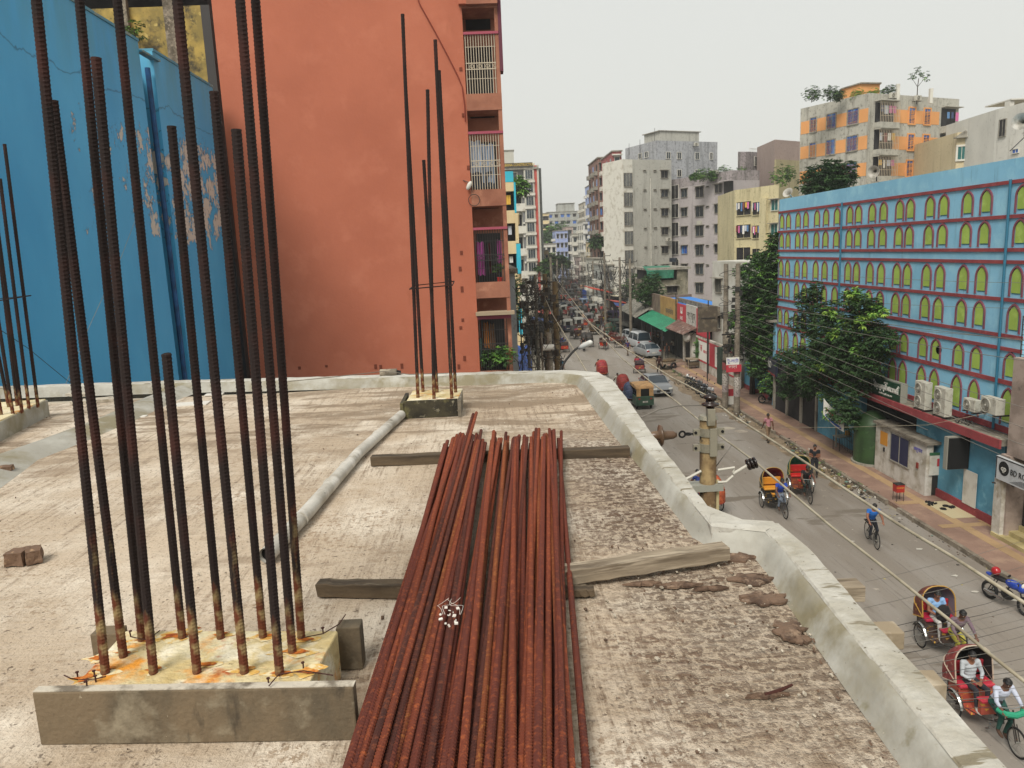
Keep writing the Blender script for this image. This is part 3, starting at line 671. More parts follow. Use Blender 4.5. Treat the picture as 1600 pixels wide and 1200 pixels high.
def tree(name, label, base, trunk, limbs, blobs, n, size, mats=None, group=None, cat='tree', tuft=7, tr=(.2, .09)):
    t = thing(name, label, cat, (0, 0, 0), 0, group)
    b = mb(m_bark); k = len(trunk); b.sweep(trunk, [tr[0] + (tr[1] - tr[0]) * i / (k - 1) for i in range(k)], 9)
    for l in limbs: kk = len(l); b.sweep(l, [tr[1] * .75 * (1 - .7 * i / (kk - 1)) for i in range(kk)], 6)
    b.build('trunk', t, True)
    b = MB(); leaves(b, mats or m_leaf, blobs, n, size, tuft); b.build('crown', t); return t
def bush(name, label, p, r, n=700, size=.28, mats=None, group='plants on the roofs', cat='plant', hz=.9, pot=True):
    t = thing(name, label, cat, p, 0, group)
    mb(m_bark).sweep([(0, 0, -.1), (.05, 0, r * .6), (0, .05, r)], [.04, .03, .02], 5).build('stem', t)
    b = MB(); leaves(b, mats or [m_leaf[1], m_leaf[2], m_leaf[2]], [(0, 0, r * hz, r), (r * .7 * U(-1, 1), .2, r * U(.5, 1.1), r * .6)], n, size); b.build('foliage', t); return t
# ------------------------------------------------------------ blue wall on the left
def bluemat():
    m = M('peeling_blue_paint', '#43a5d8', .62); t = m.node_tree; N = t.nodes; L = t.links; b = P(m)
    tc = N.new('ShaderNodeTexCoord')
    def nz(s, st=(1, 1, 1), d=6, ro=.6, off=0):
        mp = N.new('ShaderNodeMapping'); mp.inputs['Scale'].default_value = st; mp.inputs['Location'].default_value = (off, off, 0); L.new(tc.outputs['Object'], mp.inputs[0]); n = N.new('ShaderNodeTexNoise'); n.inputs['Scale'].default_value = s; n.inputs['Detail'].default_value = d; n.inputs['Roughness'].default_value = ro; L.new(mp.outputs[0], n.inputs['Vector']); return n.outputs[0]
    def rg(x, a, b_, c=0, d=1):
        r = N.new('ShaderNodeMapRange'); r.inputs[1].default_value = a; r.inputs[2].default_value = b_; r.inputs[3].default_value = c; r.inputs[4].default_value = d; L.new(x, r.inputs[0]); return r.outputs[0]
    def mth(op, a, c):
        q = N.new('ShaderNodeMath'); q.operation = op
        for i, x in enumerate((a, c)):
            if isinstance(x, (int, float)): q.inputs[i].default_value = x
            else: L.new(x, q.inputs[i])
        return q.outputs[0]
    def mix(f, a, c):
        q = N.new('ShaderNodeMixRGB'); L.new(f, q.inputs[0])
        for i, x in ((1, a), (2, c)):
            if isinstance(x, str): q.inputs[i].default_value = col(x)
            else: L.new(x, q.inputs[i])
        return q.outputs[0]
    sp = N.new('ShaderNodeSeparateXYZ'); L.new(tc.outputs['Object'], sp.inputs[0]); Yy, Z = sp.outputs[1], sp.outputs[2]
    c = mix(rg(nz(.5, (1, 1, .5)), .35, .7), '#409fd2', '#50afde')
    topm = mth('MULTIPLY', rg(Z, 15.3, 17.2), rg(nz(1.6, (1, 1, .25)), .3, .62)); c = mix(mth('MULTIPLY', topm, .8), c, '#4f95ab')
    crack = rg(mth('ABSOLUTE', mth('SUBTRACT', mth('ADD', Z, mth('MULTIPLY', nz(.9, d=5), .9)), 16.35), 0), .0, .035, 1, 0); c = mix(mth('MULTIPLY', crack, .7), c, '#1c5574')
    pz = mth('MULTIPLY', rg(Z, 10.2, 12.5), rg(Z, 16.8, 15.2)); py = mth('ADD', rg(Yy, 12, 23, .0, .5), .62)
    pe = mth('MULTIPLY', mth('MULTIPLY', pz, py), nz(1.7, (1, 1, .8), 9, .7, 3.0)); pk = rg(pe, .545, .555)
    edge = rg(pe, .515, .545); c = mix(mth('MULTIPLY', edge, .35), c, '#17598a'); c = mix(pk, c, '#c4c0b6')
    pe2 = mth('MULTIPLY', mth('MULTIPLY', pz, rg(Yy, 12, 22, .75, 1.05)), nz(9, (1, 1, .6), 5, .6, 9.0)); c = mix(mth('MULTIPLY', rg(pe2, .64, .67), .8), c, '#123f5d')
    L.new(c, b.inputs['Base Color'])
    bp = N.new('ShaderNodeBump'); bp.inputs['Distance'].default_value = .03; L.new(mth('SUBTRACT', mth('MULTIPLY', nz(3, d=4), .3), pk), bp.inputs['Height']); L.new(bp.outputs[0], b.inputs['Normal'])
    return m
m_blue = bluemat()
XB = -8.75
pt_ = atX(332, 136, XB); zb_ = pt_.z; pe_ = pt_.y
bl = thing('blue_walled_building', 'building on the left with a tall blue painted side wall whose paint peels off', 'building', (0, 0, 0))
# two wall runs with a narrow recess between
yr0 = atX(219, 95, XB).y; yr1 = atX(240, 100, XB).y
b = mb(m_blue); b.bx(XB - .4, XB, 4, yr0, 0, zb_); b.bx(XB - .4, XB, yr1, pe_, 0, zb_ - .02); b.build('wall', bl)
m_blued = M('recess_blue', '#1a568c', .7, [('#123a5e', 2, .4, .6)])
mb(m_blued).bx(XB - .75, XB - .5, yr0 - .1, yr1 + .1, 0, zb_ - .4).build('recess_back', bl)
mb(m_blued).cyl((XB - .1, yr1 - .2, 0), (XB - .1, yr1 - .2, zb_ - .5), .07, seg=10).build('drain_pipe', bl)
b = mb(M('blue_coping', '#4f8aa0', .8, [('#7f8f86', 2, .5, .6)])); b.bx(XB - .45, XB + .03, 4, yr0 - .0, zb_ + .002, zb_ + .07); b.bx(XB - .45, XB + .03, yr1, pe_, zb_ - .018, zb_ + .05); b.bx(XB - .1, XB + .1, yr0, yr1 + .25, zb_ - .25, zb_ - .2); b.build('coping', bl)
mb(M('roof_grey', '#7b766b', .9)).bx(XB - 14, XB - .4, 4, pe_, 0, zb_ - .6).build('roof_block', bl)
# dark strip painted in for the shadow in the gap between the blue wall and the orange building
o = mb(M('gap_shade_paint', '#1b1a1c', .9)).bx(XB - .3, XB + .12, pe_ + .02, pe_ + .3, 0, zb_ - 1.2).build('gap_shadow_strip'); tag(o, 'dark strip painted as shadow in the gap between the blue wall and orange building', 'pier')
# yellow stained building behind
YY = pe_ + 9
yb = thing('yellow_building', 'yellow stained concrete building behind the top of the blue wall', 'building')
m_yel = M('stained_yellow', '#b39a52', .9, [('#8a7a45', .8, .42, .6), ('#4a4534', 1.3, .52, .64), ('#2f2c25', 4, .6, .72), ('#c4b06a', 3, .6, .7)], bump=.02, bs=6)
x0 = atY(90, 60, YY).x; x1 = atY(335, 60, YY).x; zt_ = atY(320, 8, YY).z
mb(m_yel).bx(x0 - 6, atY(322, 60, YY).x, YY, YY + 7, 0, zt_).build('wall', yb)
b = mb(m_conc)
for xx in (198, 272): 
    x_ = atY(xx, 60, YY).x; b.bx(x_ - .25, x_ + .25, YY - .25, YY - .004, 0, zt_ + 3)
b.build('column', yb)
mb(m_conc).bx(x0 - 6, x1 - .2, YY - .8, YY + 8, zt_ + 2.2, zt_ + 2.6).build('roof_slab', yb)
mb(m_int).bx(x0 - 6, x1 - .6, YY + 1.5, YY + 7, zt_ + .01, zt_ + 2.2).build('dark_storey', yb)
mb(M('grey_drain', '#3a3a3a', .8)).bx(atY(318, 60, YY - 1).x, atY(332, 60, YY - 1).x, YY - 1, YY - .5, 0, zt_ - .3).build('dark_pier', yb)
bush('wall_plant', 'small green plant sprouting at the foot of the yellow wall', (atY(205, 50, YY - 1).x, YY - .8, atY(205, 62, YY - 1).z), .5, 260, .18, group=None)
# ------------------------------------------------------------ orange building
YO = 27.5
m_or = M('orange_plaster', '#ad6349', .85, [('#a45c43', .35, .4, .65), ('#b2694f', .9, .52, .7), ('#98553b', 1.3, .66, .85, (1, 1, .35)), ('#8c4b34', .6, .74, .86, (.5, 1, 3.5))], bump=.006, bs=10)
m_or2 = M('brown_balcony_plaster', '#9c6750', .88, [('#85533f', 1.2, .4, .65), ('#b17c62', 2, .55, .7)], bump=.006, bs=10)
m_pink = M('pink_lintel', '#9a4757', .8)
ob = thing('orange_apartment_building', 'tall orange apartment building with a blank side wall and stacked barred balconies', 'building')
XL = atY(330, 0, YO).x; XR = atY(736, 300, YO).x
XE = .93
mb(m_or).bx(XL, XR, YO, YO + 18, 0, 26).build('wall', ob)
o = mb(M('orange_stain', '#7e4029', .9)); 
wO = Wl(Vector((XL, YO, 0)), Vector((XE, YO, 0)))
def zO(y, x=757): return atY(x, y, YO).z
mb(m_or2).bx(XR + .004, XE, YO + 1.3, YO + 17.9, 0, 26).build('balcony_wall', ob)
mb(M('maroon_edge', '#5d2c3a', .85)).bx(XE - .02, XE + .1, YO - .02, YO + .5, zO(112), 26).build('corner_pipe', ob)
floors = [(-130, -105, -98, 0, 12), (12, 49, 53, 146, 172), (172, 205, 209, 296, 322), (322, 355, 359, 441, 466), (466, 494, 499, 580, 606)]
for k, (ya, yl0, yl1, yg, yp) in enumerate(floors):
    zs, zl0, zl1, zg, zp = [zO(v) for v in (ya, yl0, yl1, yg, yp)]
    b = mb(m_or2); b.bx(XR + .003, XE, YO, YO + .12, zp, zg); b.bx(XR + .003, XE, YO + .12, YO + 1.3, zp, zp + .12); b.bx(XE - .12, XE, YO + .121, YO + 1.3, zp + .12, zg - .01); b.build('balcony_parapet', ob)
    mb(m_or2).bx(XE - .14, XE - .003, YO + .02, YO + .16, zg, zs).build('balcony_post', ob)
    mb(m_pink).bx(XR + .003, XE, YO - .02, YO + .14, zl1, zl0).build('lintel', ob)
    mb(m_int).bx(XR + .1, XE - .25, YO + 1.27, YO + 1.3, zg - .6, zl1 - .1).build('balcony_door', ob)
    gm = m_grl if k < 3 else m_grd
    b = mb(gm); n = 11
    for i in range(n + 1):
        xx = XR + .06 + (XE - XR - .24) * i / n; b.bx(xx - .011, xx + .011, YO + .03, YO + .05, zg, zl1)
    zm = zg + (zl1 - zg) * .47
    for z in (zm - .1, zm + .1): b.bx(XR + .04, XE - .15, YO + .02, YO + .055, z - .015, z + .015)
    for i in range(4): b.torus((XR + .25 + i * .27, YO + .04, zm), (0, 1, 0), .06, .012, 12, 4)
    for z in (zg + .5, zl1 - .4): b.bx(XR + .04, XE - .15, YO + .028, YO + .048, z - .008, z + .008)
    b.build('grille', ob)
mb(M('jutting_ledge', '#9c8a72', .9)).bx(XR - .05, XE + .12, YO - .35, YO + .3, zO(492), zO(487)).build('ledge', ob)
mb(m_or).bx(XR - .1, XR + .16, YO - .25, YO - .003, zO(9, 730), zO(9, 730) + 3).build('balcony_bracket', ob)
b = mb(m_or2); b.bx(XR + .161, XE - .02, YO - .25, YO - .003, zO(9), zO(9) + 3); b.build('bay_front', ob)
for z_ in (580, ): mb(m_or2).bx(XR + .003, XE, YO - .02, YO - .004, zO(606), zO(583)).build('parapet_face', ob)
# washing on the balconies
def wash(y0, y1, xs, c, lab, hgt=None):
    b = mb(M('washing_' + c[1:], c, .95, [(tuple(v * .6 for v in col(c)[:3]), 4, .45, .65, (2, 2, .3))]))
    za, zb2 = zO(y0), zO(y1); xa, xb = [atY(x, (y0 + y1) / 2, YO + .25).x for x in xs]
    rows = [[(xa + (xb - xa) * i / 10, YO + .25 + .04 * math.sin(i * 1.6 + j * .3), za + (zb2 - za) * j / 8 + .03 * math.sin(i + j)) for i in range(11)] for j in range(9)]
    o = b.grid(rows).build('washing'); tag(o, lab, 'washing', 'washing hung on the orange building balconies')
wash(218, 268, (732, 752), '#aab6c8', 'pale blue shirt drying behind the second barred balcony from the top')
wash(224, 285, (752, 772), '#8f9fb5', 'grey blue cloth drying at the right of the second balcony')
wash(268, 292, (738, 775), '#26303f', 'dark trousers drying low on the second balcony')
wash(378, 430, (746, 757), '#b0509a', 'long magenta cloth hanging on the third balcony')
wash(376, 412, (777, 784), '#b8559d', 'narrow magenta cloth at the right post of the third balcony')
wash(380, 428, (763, 768), '#5d1c22', 'dark red cloth hanging on the third balcony')
wash(505, 545, (756, 764), '#b5742c', 'orange cloth hanging on the lowest visible balcony')
wash(508, 548, (766, 774), '#8f6a4c', 'brown cloth hanging on the lowest visible balcony')
wash(530, 560, (748, 753), '#7fa39a', 'pale teal cloth at the left of the lowest visible balcony')
for x, y, r, lab, n in [(762, 575, .42, 'green climbing plant behind the bars of the lowest visible balcony', 900), (790, 570, .42, 'green potted plant outside the post of the lowest visible balcony', 800), (778, 425, .18, 'small plant in a red pot on the third balcony', 200)]:
    bush('balcony_plant', lab, atY(x, y, YO + (.3 if x < 785 else -.1)), r, n, .12, group='plants on the orange balconies', hz=.9)
o = mb(M('red_pot', '#b52a1e', .6)).cyl(atY(781, 441, YO + .2), atY(781, 433, YO + .2), .09, .12, 12).build('flower_pot'); tag(o, 'red flower pot standing on the third balcony', 'pot')
lamp = thing('wall_lamp', 'white flood lamp with a hanging cable loop on the corner of the orange wall', 'lamp', atY(733, 290, YO - .12))
mb(m_white).ell((0, 0, 0), (.08, .08, .17), R=Matrix.Rotation(.5, 3, 'Y')).build('lamp_head', lamp, True); b = mb(m_grd); b.torus((.15, .05, -.5), (0, 1, 0), .2, .012, 16, 4); b.cyl((-.2, .1, .2), (0, 0, .1), .015, seg=6); b.build('cable_loop', lamp)
cb = [atY(x, y, YO - .05) for x, y in [(648, -20), (655, 5), (680, 50), (700, 88), (715, 118), (722, 135), (726, 165), (727, 190)]]
o = mb(M('rusty_cable', '#7a2f1c', .8)).sweep(cb, .022, 5).build('cable'); tag(o, 'reddish cable running diagonally down the orange wall', 'cable')
random.seed(61)
b = mb(M('rust_spot', '#6d3320', .9))
for x, y in [(721, 395), (719, 420), (722, 452), (723, 500), (720, 512), (726, 560), (732, 262), (720, 108), (724, 180), (468, 575), (510, 572), (587, 573), (595, 575), (628, 572), (717, 573)]:
    p = atY(x, y, YO - .012); b.box(p, (.1, .01, U(.05, .25)))
b.build('wall_hook', ob)
# ------------------------------------------------------------ left side beyond the orange building
m_cream = wallmat('cream_paint', '#c0ae88', amt=.3); m_cyan = wallmat('cyan_paint', '#2f9fb5', amt=.2); m_grey = wallmat('light_grey_paint', '#a8a79d', amt=.6)
Yc = 76
cy = thing('cream_balcony_building', 'narrow cream building with cyan curved trim and open balconies beside the orange one', 'building')
def xz(x, y, Y): p = atY(x, y, Y); return p.x, p.z
xa = atY(770, 300, Yc).x; xb = atY(803, 300, Yc).x; xc = atY(811, 330, Yc).x
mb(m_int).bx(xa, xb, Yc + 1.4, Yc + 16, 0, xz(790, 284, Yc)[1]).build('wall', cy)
for k in range(7):
    dy = 48 * k
    z1, z0_ = xz(790, 285 + dy if k else 285, Yc)[1], xz(790, 299 + dy if k else 299, Yc)[1]
    if k: z1 = xz(790, 329 + 48 * (k - 1), Yc)[1]; z0_ = xz(790, 349 + 48 * (k - 1), Yc)[1]
    mb(m_cream).bx(xa, xb, Yc, Yc + .2, z0_, z1).build('balcony_parapet', cy); mb(m_cream).bx(xa, xb, Yc + .2, Yc + 1.4, z0_, z0_ + .15).build('floor_slab', cy)
    if k: clothes(Wl(Vector((xa, Yc, 0)), Vector((xb, Yc, 0))), cy, .3, xb - xa - .3, z1 + 1.5, 3, d=-.4)
b = mb(m_cyan); b.bx(xa, xb, Yc - .02, Yc + .4, xz(790, 284.5, Yc)[1], xz(790, 268, Yc)[1]); b.build('cyan_band', cy)
for k in range(6):
    mb(m_cyan if k % 2 == 0 else m_cream).bx(xb + .004, xc - .25 + .25 * (k % 3) / 2, Yc - .1, Yc + 14, xz(805, 300 + 48 * k, Yc)[1] - 2.0, xz(805, 285 + 48 * k, Yc)[1]).build('curved_trim', cy)
    mb(m_cream).bx(xb + .008, xc, Yc + .2, Yc + 14, xz(805, 300 + 48 * k, Yc)[1] - 3.1, xz(805, 300 + 48 * k, Yc)[1] - 2.01).build('corner_wall', cy)
# grey wall close behind the orange building
p0, p1 = atY(788, 430, 40), atY(800, 430, 40)
gw = thing('grey_side_wall', 'narrow grey rendered wall rising beside the orange balconies', 'wall')
mb(wallmat('grey_render', '#8f9799')).bx(p0.x - .4, p1.x + .15, 40, 52, 0, atY(792, 428, 40).z).build('wall_body', gw)
mb(m_conc).bx(p0.x - .5, p1.x + .3, 39.7, 52, atY(792, 428, 40).z + .003, atY(792, 420, 40).z).build('coping', gw)
# light building with balconies
Yl = 104
lb = thing('pale_balcony_building', 'pale building with stacked small balconies in front of the grey tower on the left', 'building')
x0, x1 = atY(798, 330, Yl).x, atY(817, 330, Yl).x
mb(m_grey).bx(x0, x1, Yl + .9, Yl + 15, 0, xz(810, 303, Yl)[1]).build('wall', lb)
wl_ = Wl(Vector((x0, Yl + .9, 0)), Vector((x1, Yl + .9, 0)))
for k in range(7):
    zt = xz(810, 318 + 35.2 * k, Yl)[1]
    mb(m_white).bx(x0 + .3, x1 + .35, Yl, Yl + .12, zt - 1.0, zt).build('balcony_parapet', lb); mb(m_white).bx(x0 + .3, x1 + .35, Yl + .121, Yl + 1.2, zt - 1.1, zt - .95).build('floor_slab', lb)
    mb(m_int).bx(x0 + .6, x1 - .15, Yl + .86, Yl + .896, zt - .9, zt + 1.5).build('balcony_door', lb)
bush('roof_palm', 'bright green palm on top of the pale balcony building', (atY(812, 296, Yl).x, Yl + 1, xz(812, 303, Yl)[1]), 1.25, 700, .8, group=None)
# grey tower with red stripe and gold sign
Yt = 170
m_dg = wallmat('dark_grey_paint', '#6d6e6f', amt=.3); m_red = wallmat('red_paint', '#a5483e', amt=.2)
tw = thing('grey_red_tower', 'tall grey apartment tower with a red stripe and a gold lettered sign on its roof', 'building')
def X(x, Y): return atY(x, 300, Y).x
def Z(y, Y, x=830): return atY(x, y, Y).z
ztw = Z(259, Yt)
mb(m_dg).bx(X(780, Yt), X(819, Yt), Yt, Yt + 22, 0, ztw).build('wall', tw)
mb(m_grey).bx(X(819, Yt) + .01, X(835, Yt), Yt - .8, Yt + 22, 0, ztw + .2).build('bay', tw)
mb(m_red).bx(X(835, Yt) + .01, X(839.5, Yt), Yt - .6, Yt + 22, 0, ztw).build('red_stripe', tw)
mb(m_grey).bx(X(839.5, Yt) + .01, X(842.5, Yt), Yt - .7, Yt + 22, 0, ztw + .1).build('grey_edge', tw)
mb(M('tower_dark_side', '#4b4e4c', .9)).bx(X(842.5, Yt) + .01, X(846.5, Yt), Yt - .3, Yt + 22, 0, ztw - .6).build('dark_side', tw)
wt = Wl(Vector((X(819, Yt), Yt - .8, 0)), Vector((X(835, Yt), Yt - .8, 0)))
for k in range(9):
    z = Z(266 + 20.6 * k, Yt); window(wt, tw, .35, wt.L - .35, z - 1.9, z, m_glass, m_white, False, bars=3); 
    b = mb(m_white); wt.bx(b, -.1, wt.L + .1, z - 2.65, z - 2.1, 0.02, .3); b.build('balcony_parapet', tw)
w2 = Wl(Vector((X(790, Yt), Yt, 0)), Vector((X(819, Yt), Yt, 0)))
for k in range(9):
    z = Z(269 + 20.6 * k, Yt); window(w2, tw, w2.L - 3.1, w2.L - 1.5, z - 1.4, z, m_glassb if k == 3 else m_glass, m_white, False, fw=.2)
    b = mb(m_white); w2.bx(b, w2.L - .5, w2.L - .1, z - 2.6, z - 2.2, .01, .5); b.build('trim', tw)
sg = thing('roof_sign', 'gold lettered SABRINA CONSTRUCTION sign on top of the grey tower', 'sign', (0, 0, 0))
za, zb2 = Z(261, Yt), Z(254.5, Yt); xa, xb = X(789, Yt), X(833, Yt)
mb(M('sign_black', '#35302a', .8)).bx(xa, xb, Yt - 1.2, Yt - 1.05, za, zb2).build('board', sg)
text('SABRINA CONSTRUCTION', .82, M('gold_letters', '#cfae3f', .5), sg, facing(((xa + xb) / 2, Yt - 1.21, (za + zb2) / 2), (1, 0, 0)), sx=.72)
mb(m_hood).bx(xa, xb + 1.2, Yt - 1.0, Yt + 4, za - .5, za - .02).build('roof_edge', tw)
p = [(X(781, 178), 178), (X(805, 178), 178), (X(805, 178), 186), (X(781, 178), 186)]
wh = thing('pale_roof_house', 'plain pale stair house rising behind the gold sign', 'building'); mb(m_grey).prism(p, 0, Z(235.5, 178, 800)).build('wall', wh); mb(m_hood).prism([(q[0] + (.15 if i in (1, 2) else -.15), q[1] + (-.2 if i < 2 else .2)) for i, q in enumerate(p)], Z(235.3, 178, 800), Z(234, 178, 800)).build('roof_slab', wh)
# ------------------------------------------------------------ right side: the big blocks
HG = 3.1
m_gb = wallmat('big_grey_plaster', '#9d9c94', '#6a675d', 1.0)
m_gb2 = wallmat('stained_grey_plaster', '#94969a', '#5e6060', 1.6)
gb, wf, ws, zt, poly = box_building('grey_block', 'big grey concrete apartment block with a bay of glazed balconies at the left', 'building', m_gb, (988, 249), 126, L=(971, 253), R=(1049, 250), par=1.2)
wingrid(wf, gb, [(1032.5, 1043)], 267, 278, 7, HG, [m_glass, m_int], frame=m_hood)
for xx in (1007, 1023): wingrid(wf, gb, [(xx - 2, xx + 2)], 266, 267.5, 7, HG, m_int, frame=m_hood, hood=False, name='vent', bars=1)
b = mb(m_white); u, _ = wf.hit(1016, 300); b.cyl(wf.pt(u, .5, .1), wf.pt(u, zt - 3, .1), .06, seg=6); b.build('drain_pipe', gb)
wb = Wl(wf.pt(0, 0, 0) + Vector((0, 0, 0)), wf.pt(0, 0, 0) + ws.u * ws.L)
# glazed bay projecting on the street corner
pb = [wf.pt(0, 0, .0), wf.pt(0, 0, 1.3)]
u0 = -1.9
mb(m_white).prism([(v.x, v.y) for v in (wf.pt(u0, 0, .02), wf.pt(-.02, 0, .02), wf.pt(-.02, 0, -6), wf.pt(u0, 0, -6))], 0, zt).build('bay', gb)
wbay = Wl(wf.pt(u0, 0, .02), wf.pt(-.02, 0, .02)); 
for k in range(8):
    z = zt - 2.2 - k * HG; window(wbay, gb, .15, wbay.L - .15, z - 2.1, z, m_glass, m_hood, False, grille=m_white, bars=3, name='glazed_balcony')
# taller block behind
gb2, wf2, ws2, zt2, poly2 = box_building('stained_grey_block', 'taller stained grey block with a stair tower behind the big grey block', 'building', m_gb2, (1025, 219.5), 140, L=(977, 232), R=(1121, 222), par=1)
wingrid(wf2, gb2, [(1041, 1047), (1058, 1064), (1086, 1092), (1109, 1113)], 238, 248, 3, HG, [m_glass, m_int], frame=m_white, hood=False)
wingrid(ws2, gb2, [(998, 1003), (1008, 1013)], 240, 248, 2, HG, m_glass, frame=m_white, hood=False)
pa_, pb_ = wf2.pt(wf2.hit(1042, 215)[0], 0, -2), wf2.pt(wf2.hit(1103, 215)[0], 0, -2); pc_ = pb_ - wf2.n * 5; pd_ = pa_ - wf2.n * 5
roofbox(gb2, m_gb, [(v.x, v.y) for v in (pa_, pb_, pc_, pd_)], zt2 - 1, atY(1080, 203, pa_.y).z)
for x, y0_, y1_ in [(1023, 200, 222), (1000, 218, 230), (983, 224, 234)]:
    p = atY(x, y1_, 143); q = atY(x, y0_, 143); o = mb(m_grd).cyl((p.x, p.y, p.z - 1), (p.x, p.y, q.z), .06, .03, 5).build('roof_mast'); tag(o, {1023: 'tallest thin mast, left of the stair tower on the grey block', 1000: 'short thin mast in the middle of the grey block roof edge', 983: 'leftmost thin mast above the dull red tower'}[x], 'mast', 'thin masts on the grey roofs')
# pink-lilac block
m_lil = wallmat('lilac_plaster', '#9f9999', '#6f6868', .8); m_lil2 = wallmat('lilac_stained', '#8d8686', '#4f4b49', 1.6)
pk, wr, wlt, ztp, polyp = box_building('lilac_block', 'lilac grey apartment block with small windows and roof plants', 'building', m_lil, (1143, 266), 118, L=(1049, 281), R=(1187, 266), par=1.5, mp=m_lil2)
g2 = [m_glass, m_glass, m_int, m_glassb]
wingrid(wlt, pk, [(1117.5, 1128)], 288, 301, 7, HG, g2, frame=m_hood); wingrid(wlt, pk, [(1087.5, 1099.5)], 292, 308, 7, HG, g2, frame=m_hood); wingrid(wlt, pk, [(1065, 1074)], 295.5, 308, 7, HG, g2, frame=m_hood)
for x, y in [(1106, 291), (1106, 322)]: wingrid(wlt, pk, [(x - 2, x + 2)], y, y + 1.5, 4, HG, m_int, frame=m_hood, name='vent', bars=1, hood=False)
for k in range(7):
    z = wlt.hit(1055, 302)[1] - k * HG; ub = wlt.hit(1055, 302)[0]; window(wlt, pk, ub - .9, ub + .9, z - .9, z + 1.3, m_int, m_white, False, grille=m_grd, name='barred_balcony')
    z = wlt.hit(1137, 296)[1] - k * HG; ub = wlt.hit(1137, 296)[0]
    b = mb(m_lil); wlt.bx(b, ub - 1.3, ub + .9, z - 1.9, z - 1.0, 0.01, 1.0); wlt.bx(b, ub - 1.3, ub + .9, z + 1.2, z + 1.35, .01, 1.0); b.use(m_int); wlt.bx(b, ub - 1.25, ub + .85, z - 1.0, z + 1.2, .012, .03); b.use(m_grd)
    for i in range(9): wlt.bx(b, ub - 1.25 + i * .26, ub - 1.22 + i * .26, z - 1.0, z + 1.2, .93, .96)
    b.build('barred_balcony', pk)
for i, (x, y, r) in enumerate([(1100, 266, 1.3), (1112, 264, 1.0), (1130, 258, 1.4), (1158, 259, 1.2), (1085, 273, .8), (1172, 262, .7)]):
    p = atY(x, y, 121 - .1 * i); p.z = ztp - 1.2; bush('roof_plant', 'leafy plant on the lilac block roof, ' + ['left of the roof air conditioner', 'just behind the roof air conditioner', 'tallest one at the corner', 'in front of the tall stair house', 'leftmost and smallest', 'rightmost of the row'][i], p, r * .9, 1300, .26)
# stair house behind
sh, w3, w3l, z3_, _ = box_building('lilac_stair_house', 'tall lilac stair house behind the roof plants of the lilac block', 'building', m_lil2, (1172, 237), 128, L=(1153, 237), R=(1213, 240), par=.3)
window(w3, sh, 1.2, 2.0, z3_ - 2.2, z3_ - .8, m_int, m_white, False); u_, z_ = w3.hit(1201, 281); window(w3, sh, u_ - .6, u_ + .6, z_ - .8, z_ + .9, m_glass, m_hood, False)
b = mb(m_white)
for i in range(12): w3.bx(b, i * .42, i * .42 + .04, z3_ + .01, z3_ + .5, -.1, -.05)
w3.bx(b, 0, 4.9, z3_ + .5, z3_ + .56, -.1, -.04); b.build('roof_rail', sh)
br, w4, w4l, z4_, _ = box_building('brick_stair_house', 'brown brick and cream block with an unfinished brick top, left of the orange striped building', 'building', wallmat('brown_brick', '#8d7d76', '#5e5048', .8), (1211, 218), 118, Lv=Vector((.5, 9, 0)), R=(1262, 222), par=.2)
b = mb(wallmat('olive_plaster', '#8f8768')); w4.bx(b, -.05, w4.L, 0, w4.hit(1220, 250)[1], .005, .3); b.build('lower_wall', br)
# yellow block
m_ye = wallmat('yellow_plaster', '#b8ae8a', '#6b6244', 1.0)
ye, w5, w5l, z5_, _ = box_building('yellow_block', 'pale yellow apartment block with barred windows and washing', 'building', m_ye, (1148, 297), 100, Lv=Vector((1.5, 12, 0)), R=(1217, 288), par=1.2)
for (xa, xb) in [(1152, 1174), (1177, 1190)]:
    for k in range(5):
        u0, z1 = w5.hit(xa, 316.5); u1, z0_ = w5.hit(xb, 335); z0_ -= k * 2.9; z1 -= k * 2.9
        window(w5, ye, u0, u1, z0_, z1, m_int, m_ye, False, grille=m_grd, bars=2, name='barred_window')
        if k < 2: clothes(w5, ye, u0 + .1, u1 - .1, z1 - .1, 6, d=.3)
u0, z1 = w5.hit(1206, 313); u1, z0_ = w5.hit(1216, 328)
for k in range(4): window(w5, ye, u0, u1, z0_ - k * 2.9, z1 - k * 2.9, m_glassg, m_white, True)
b = mb(m_ye); w5.bx(b, w5.hit(1190, 300)[0], w5.hit(1192, 300)[0] + .9, 0, z5_ - 1.4, .005, .35); b.build('pilaster', ye)
bush('roof_plant', 'tall bright green shrub on the yellow block', atY(1222, 290, 101), 1.5, 1600, .28)
# orange and grey striped building
m_st = wallmat('striped_grey_plaster', '#a09e94', '#5f5c53', 1.3); m_os = wallmat('striped_orange', '#c78d56', '#8a6a48', .4)
st, w6, w6l, z6_, _ = box_building('orange_striped_building', 'orange and grey striped apartment building with blue curtained windows', 'building', m_st, (1358, 145), 91, L=(1251, 170), R=(1499, 155), par=1.3)
for k in range(6):
    dz = k * HG
    for (ww, xa, xb, ya, yb_) in [(w6l, 1252, 1357, 181, 199), (w6, 1397, 1468, 171, 192)]:
        u0, za = ww.hit(xb if ww is w6l else xa, 171 if ww is w6l else ya); u1, _ = ww.hit(xa if ww is w6l else xb, ya)
        zz0 = w6.hit(1400, 192)[1] - dz; zz1 = w6.hit(1400, 171)[1] - dz
        b = mb(m_os); ww.bx(b, min(u0, u1), max(u0, u1), zz0, zz1, .005, .03); b.build('orange_band', st)
zb6 = w6.hit(1400, 192)[1]
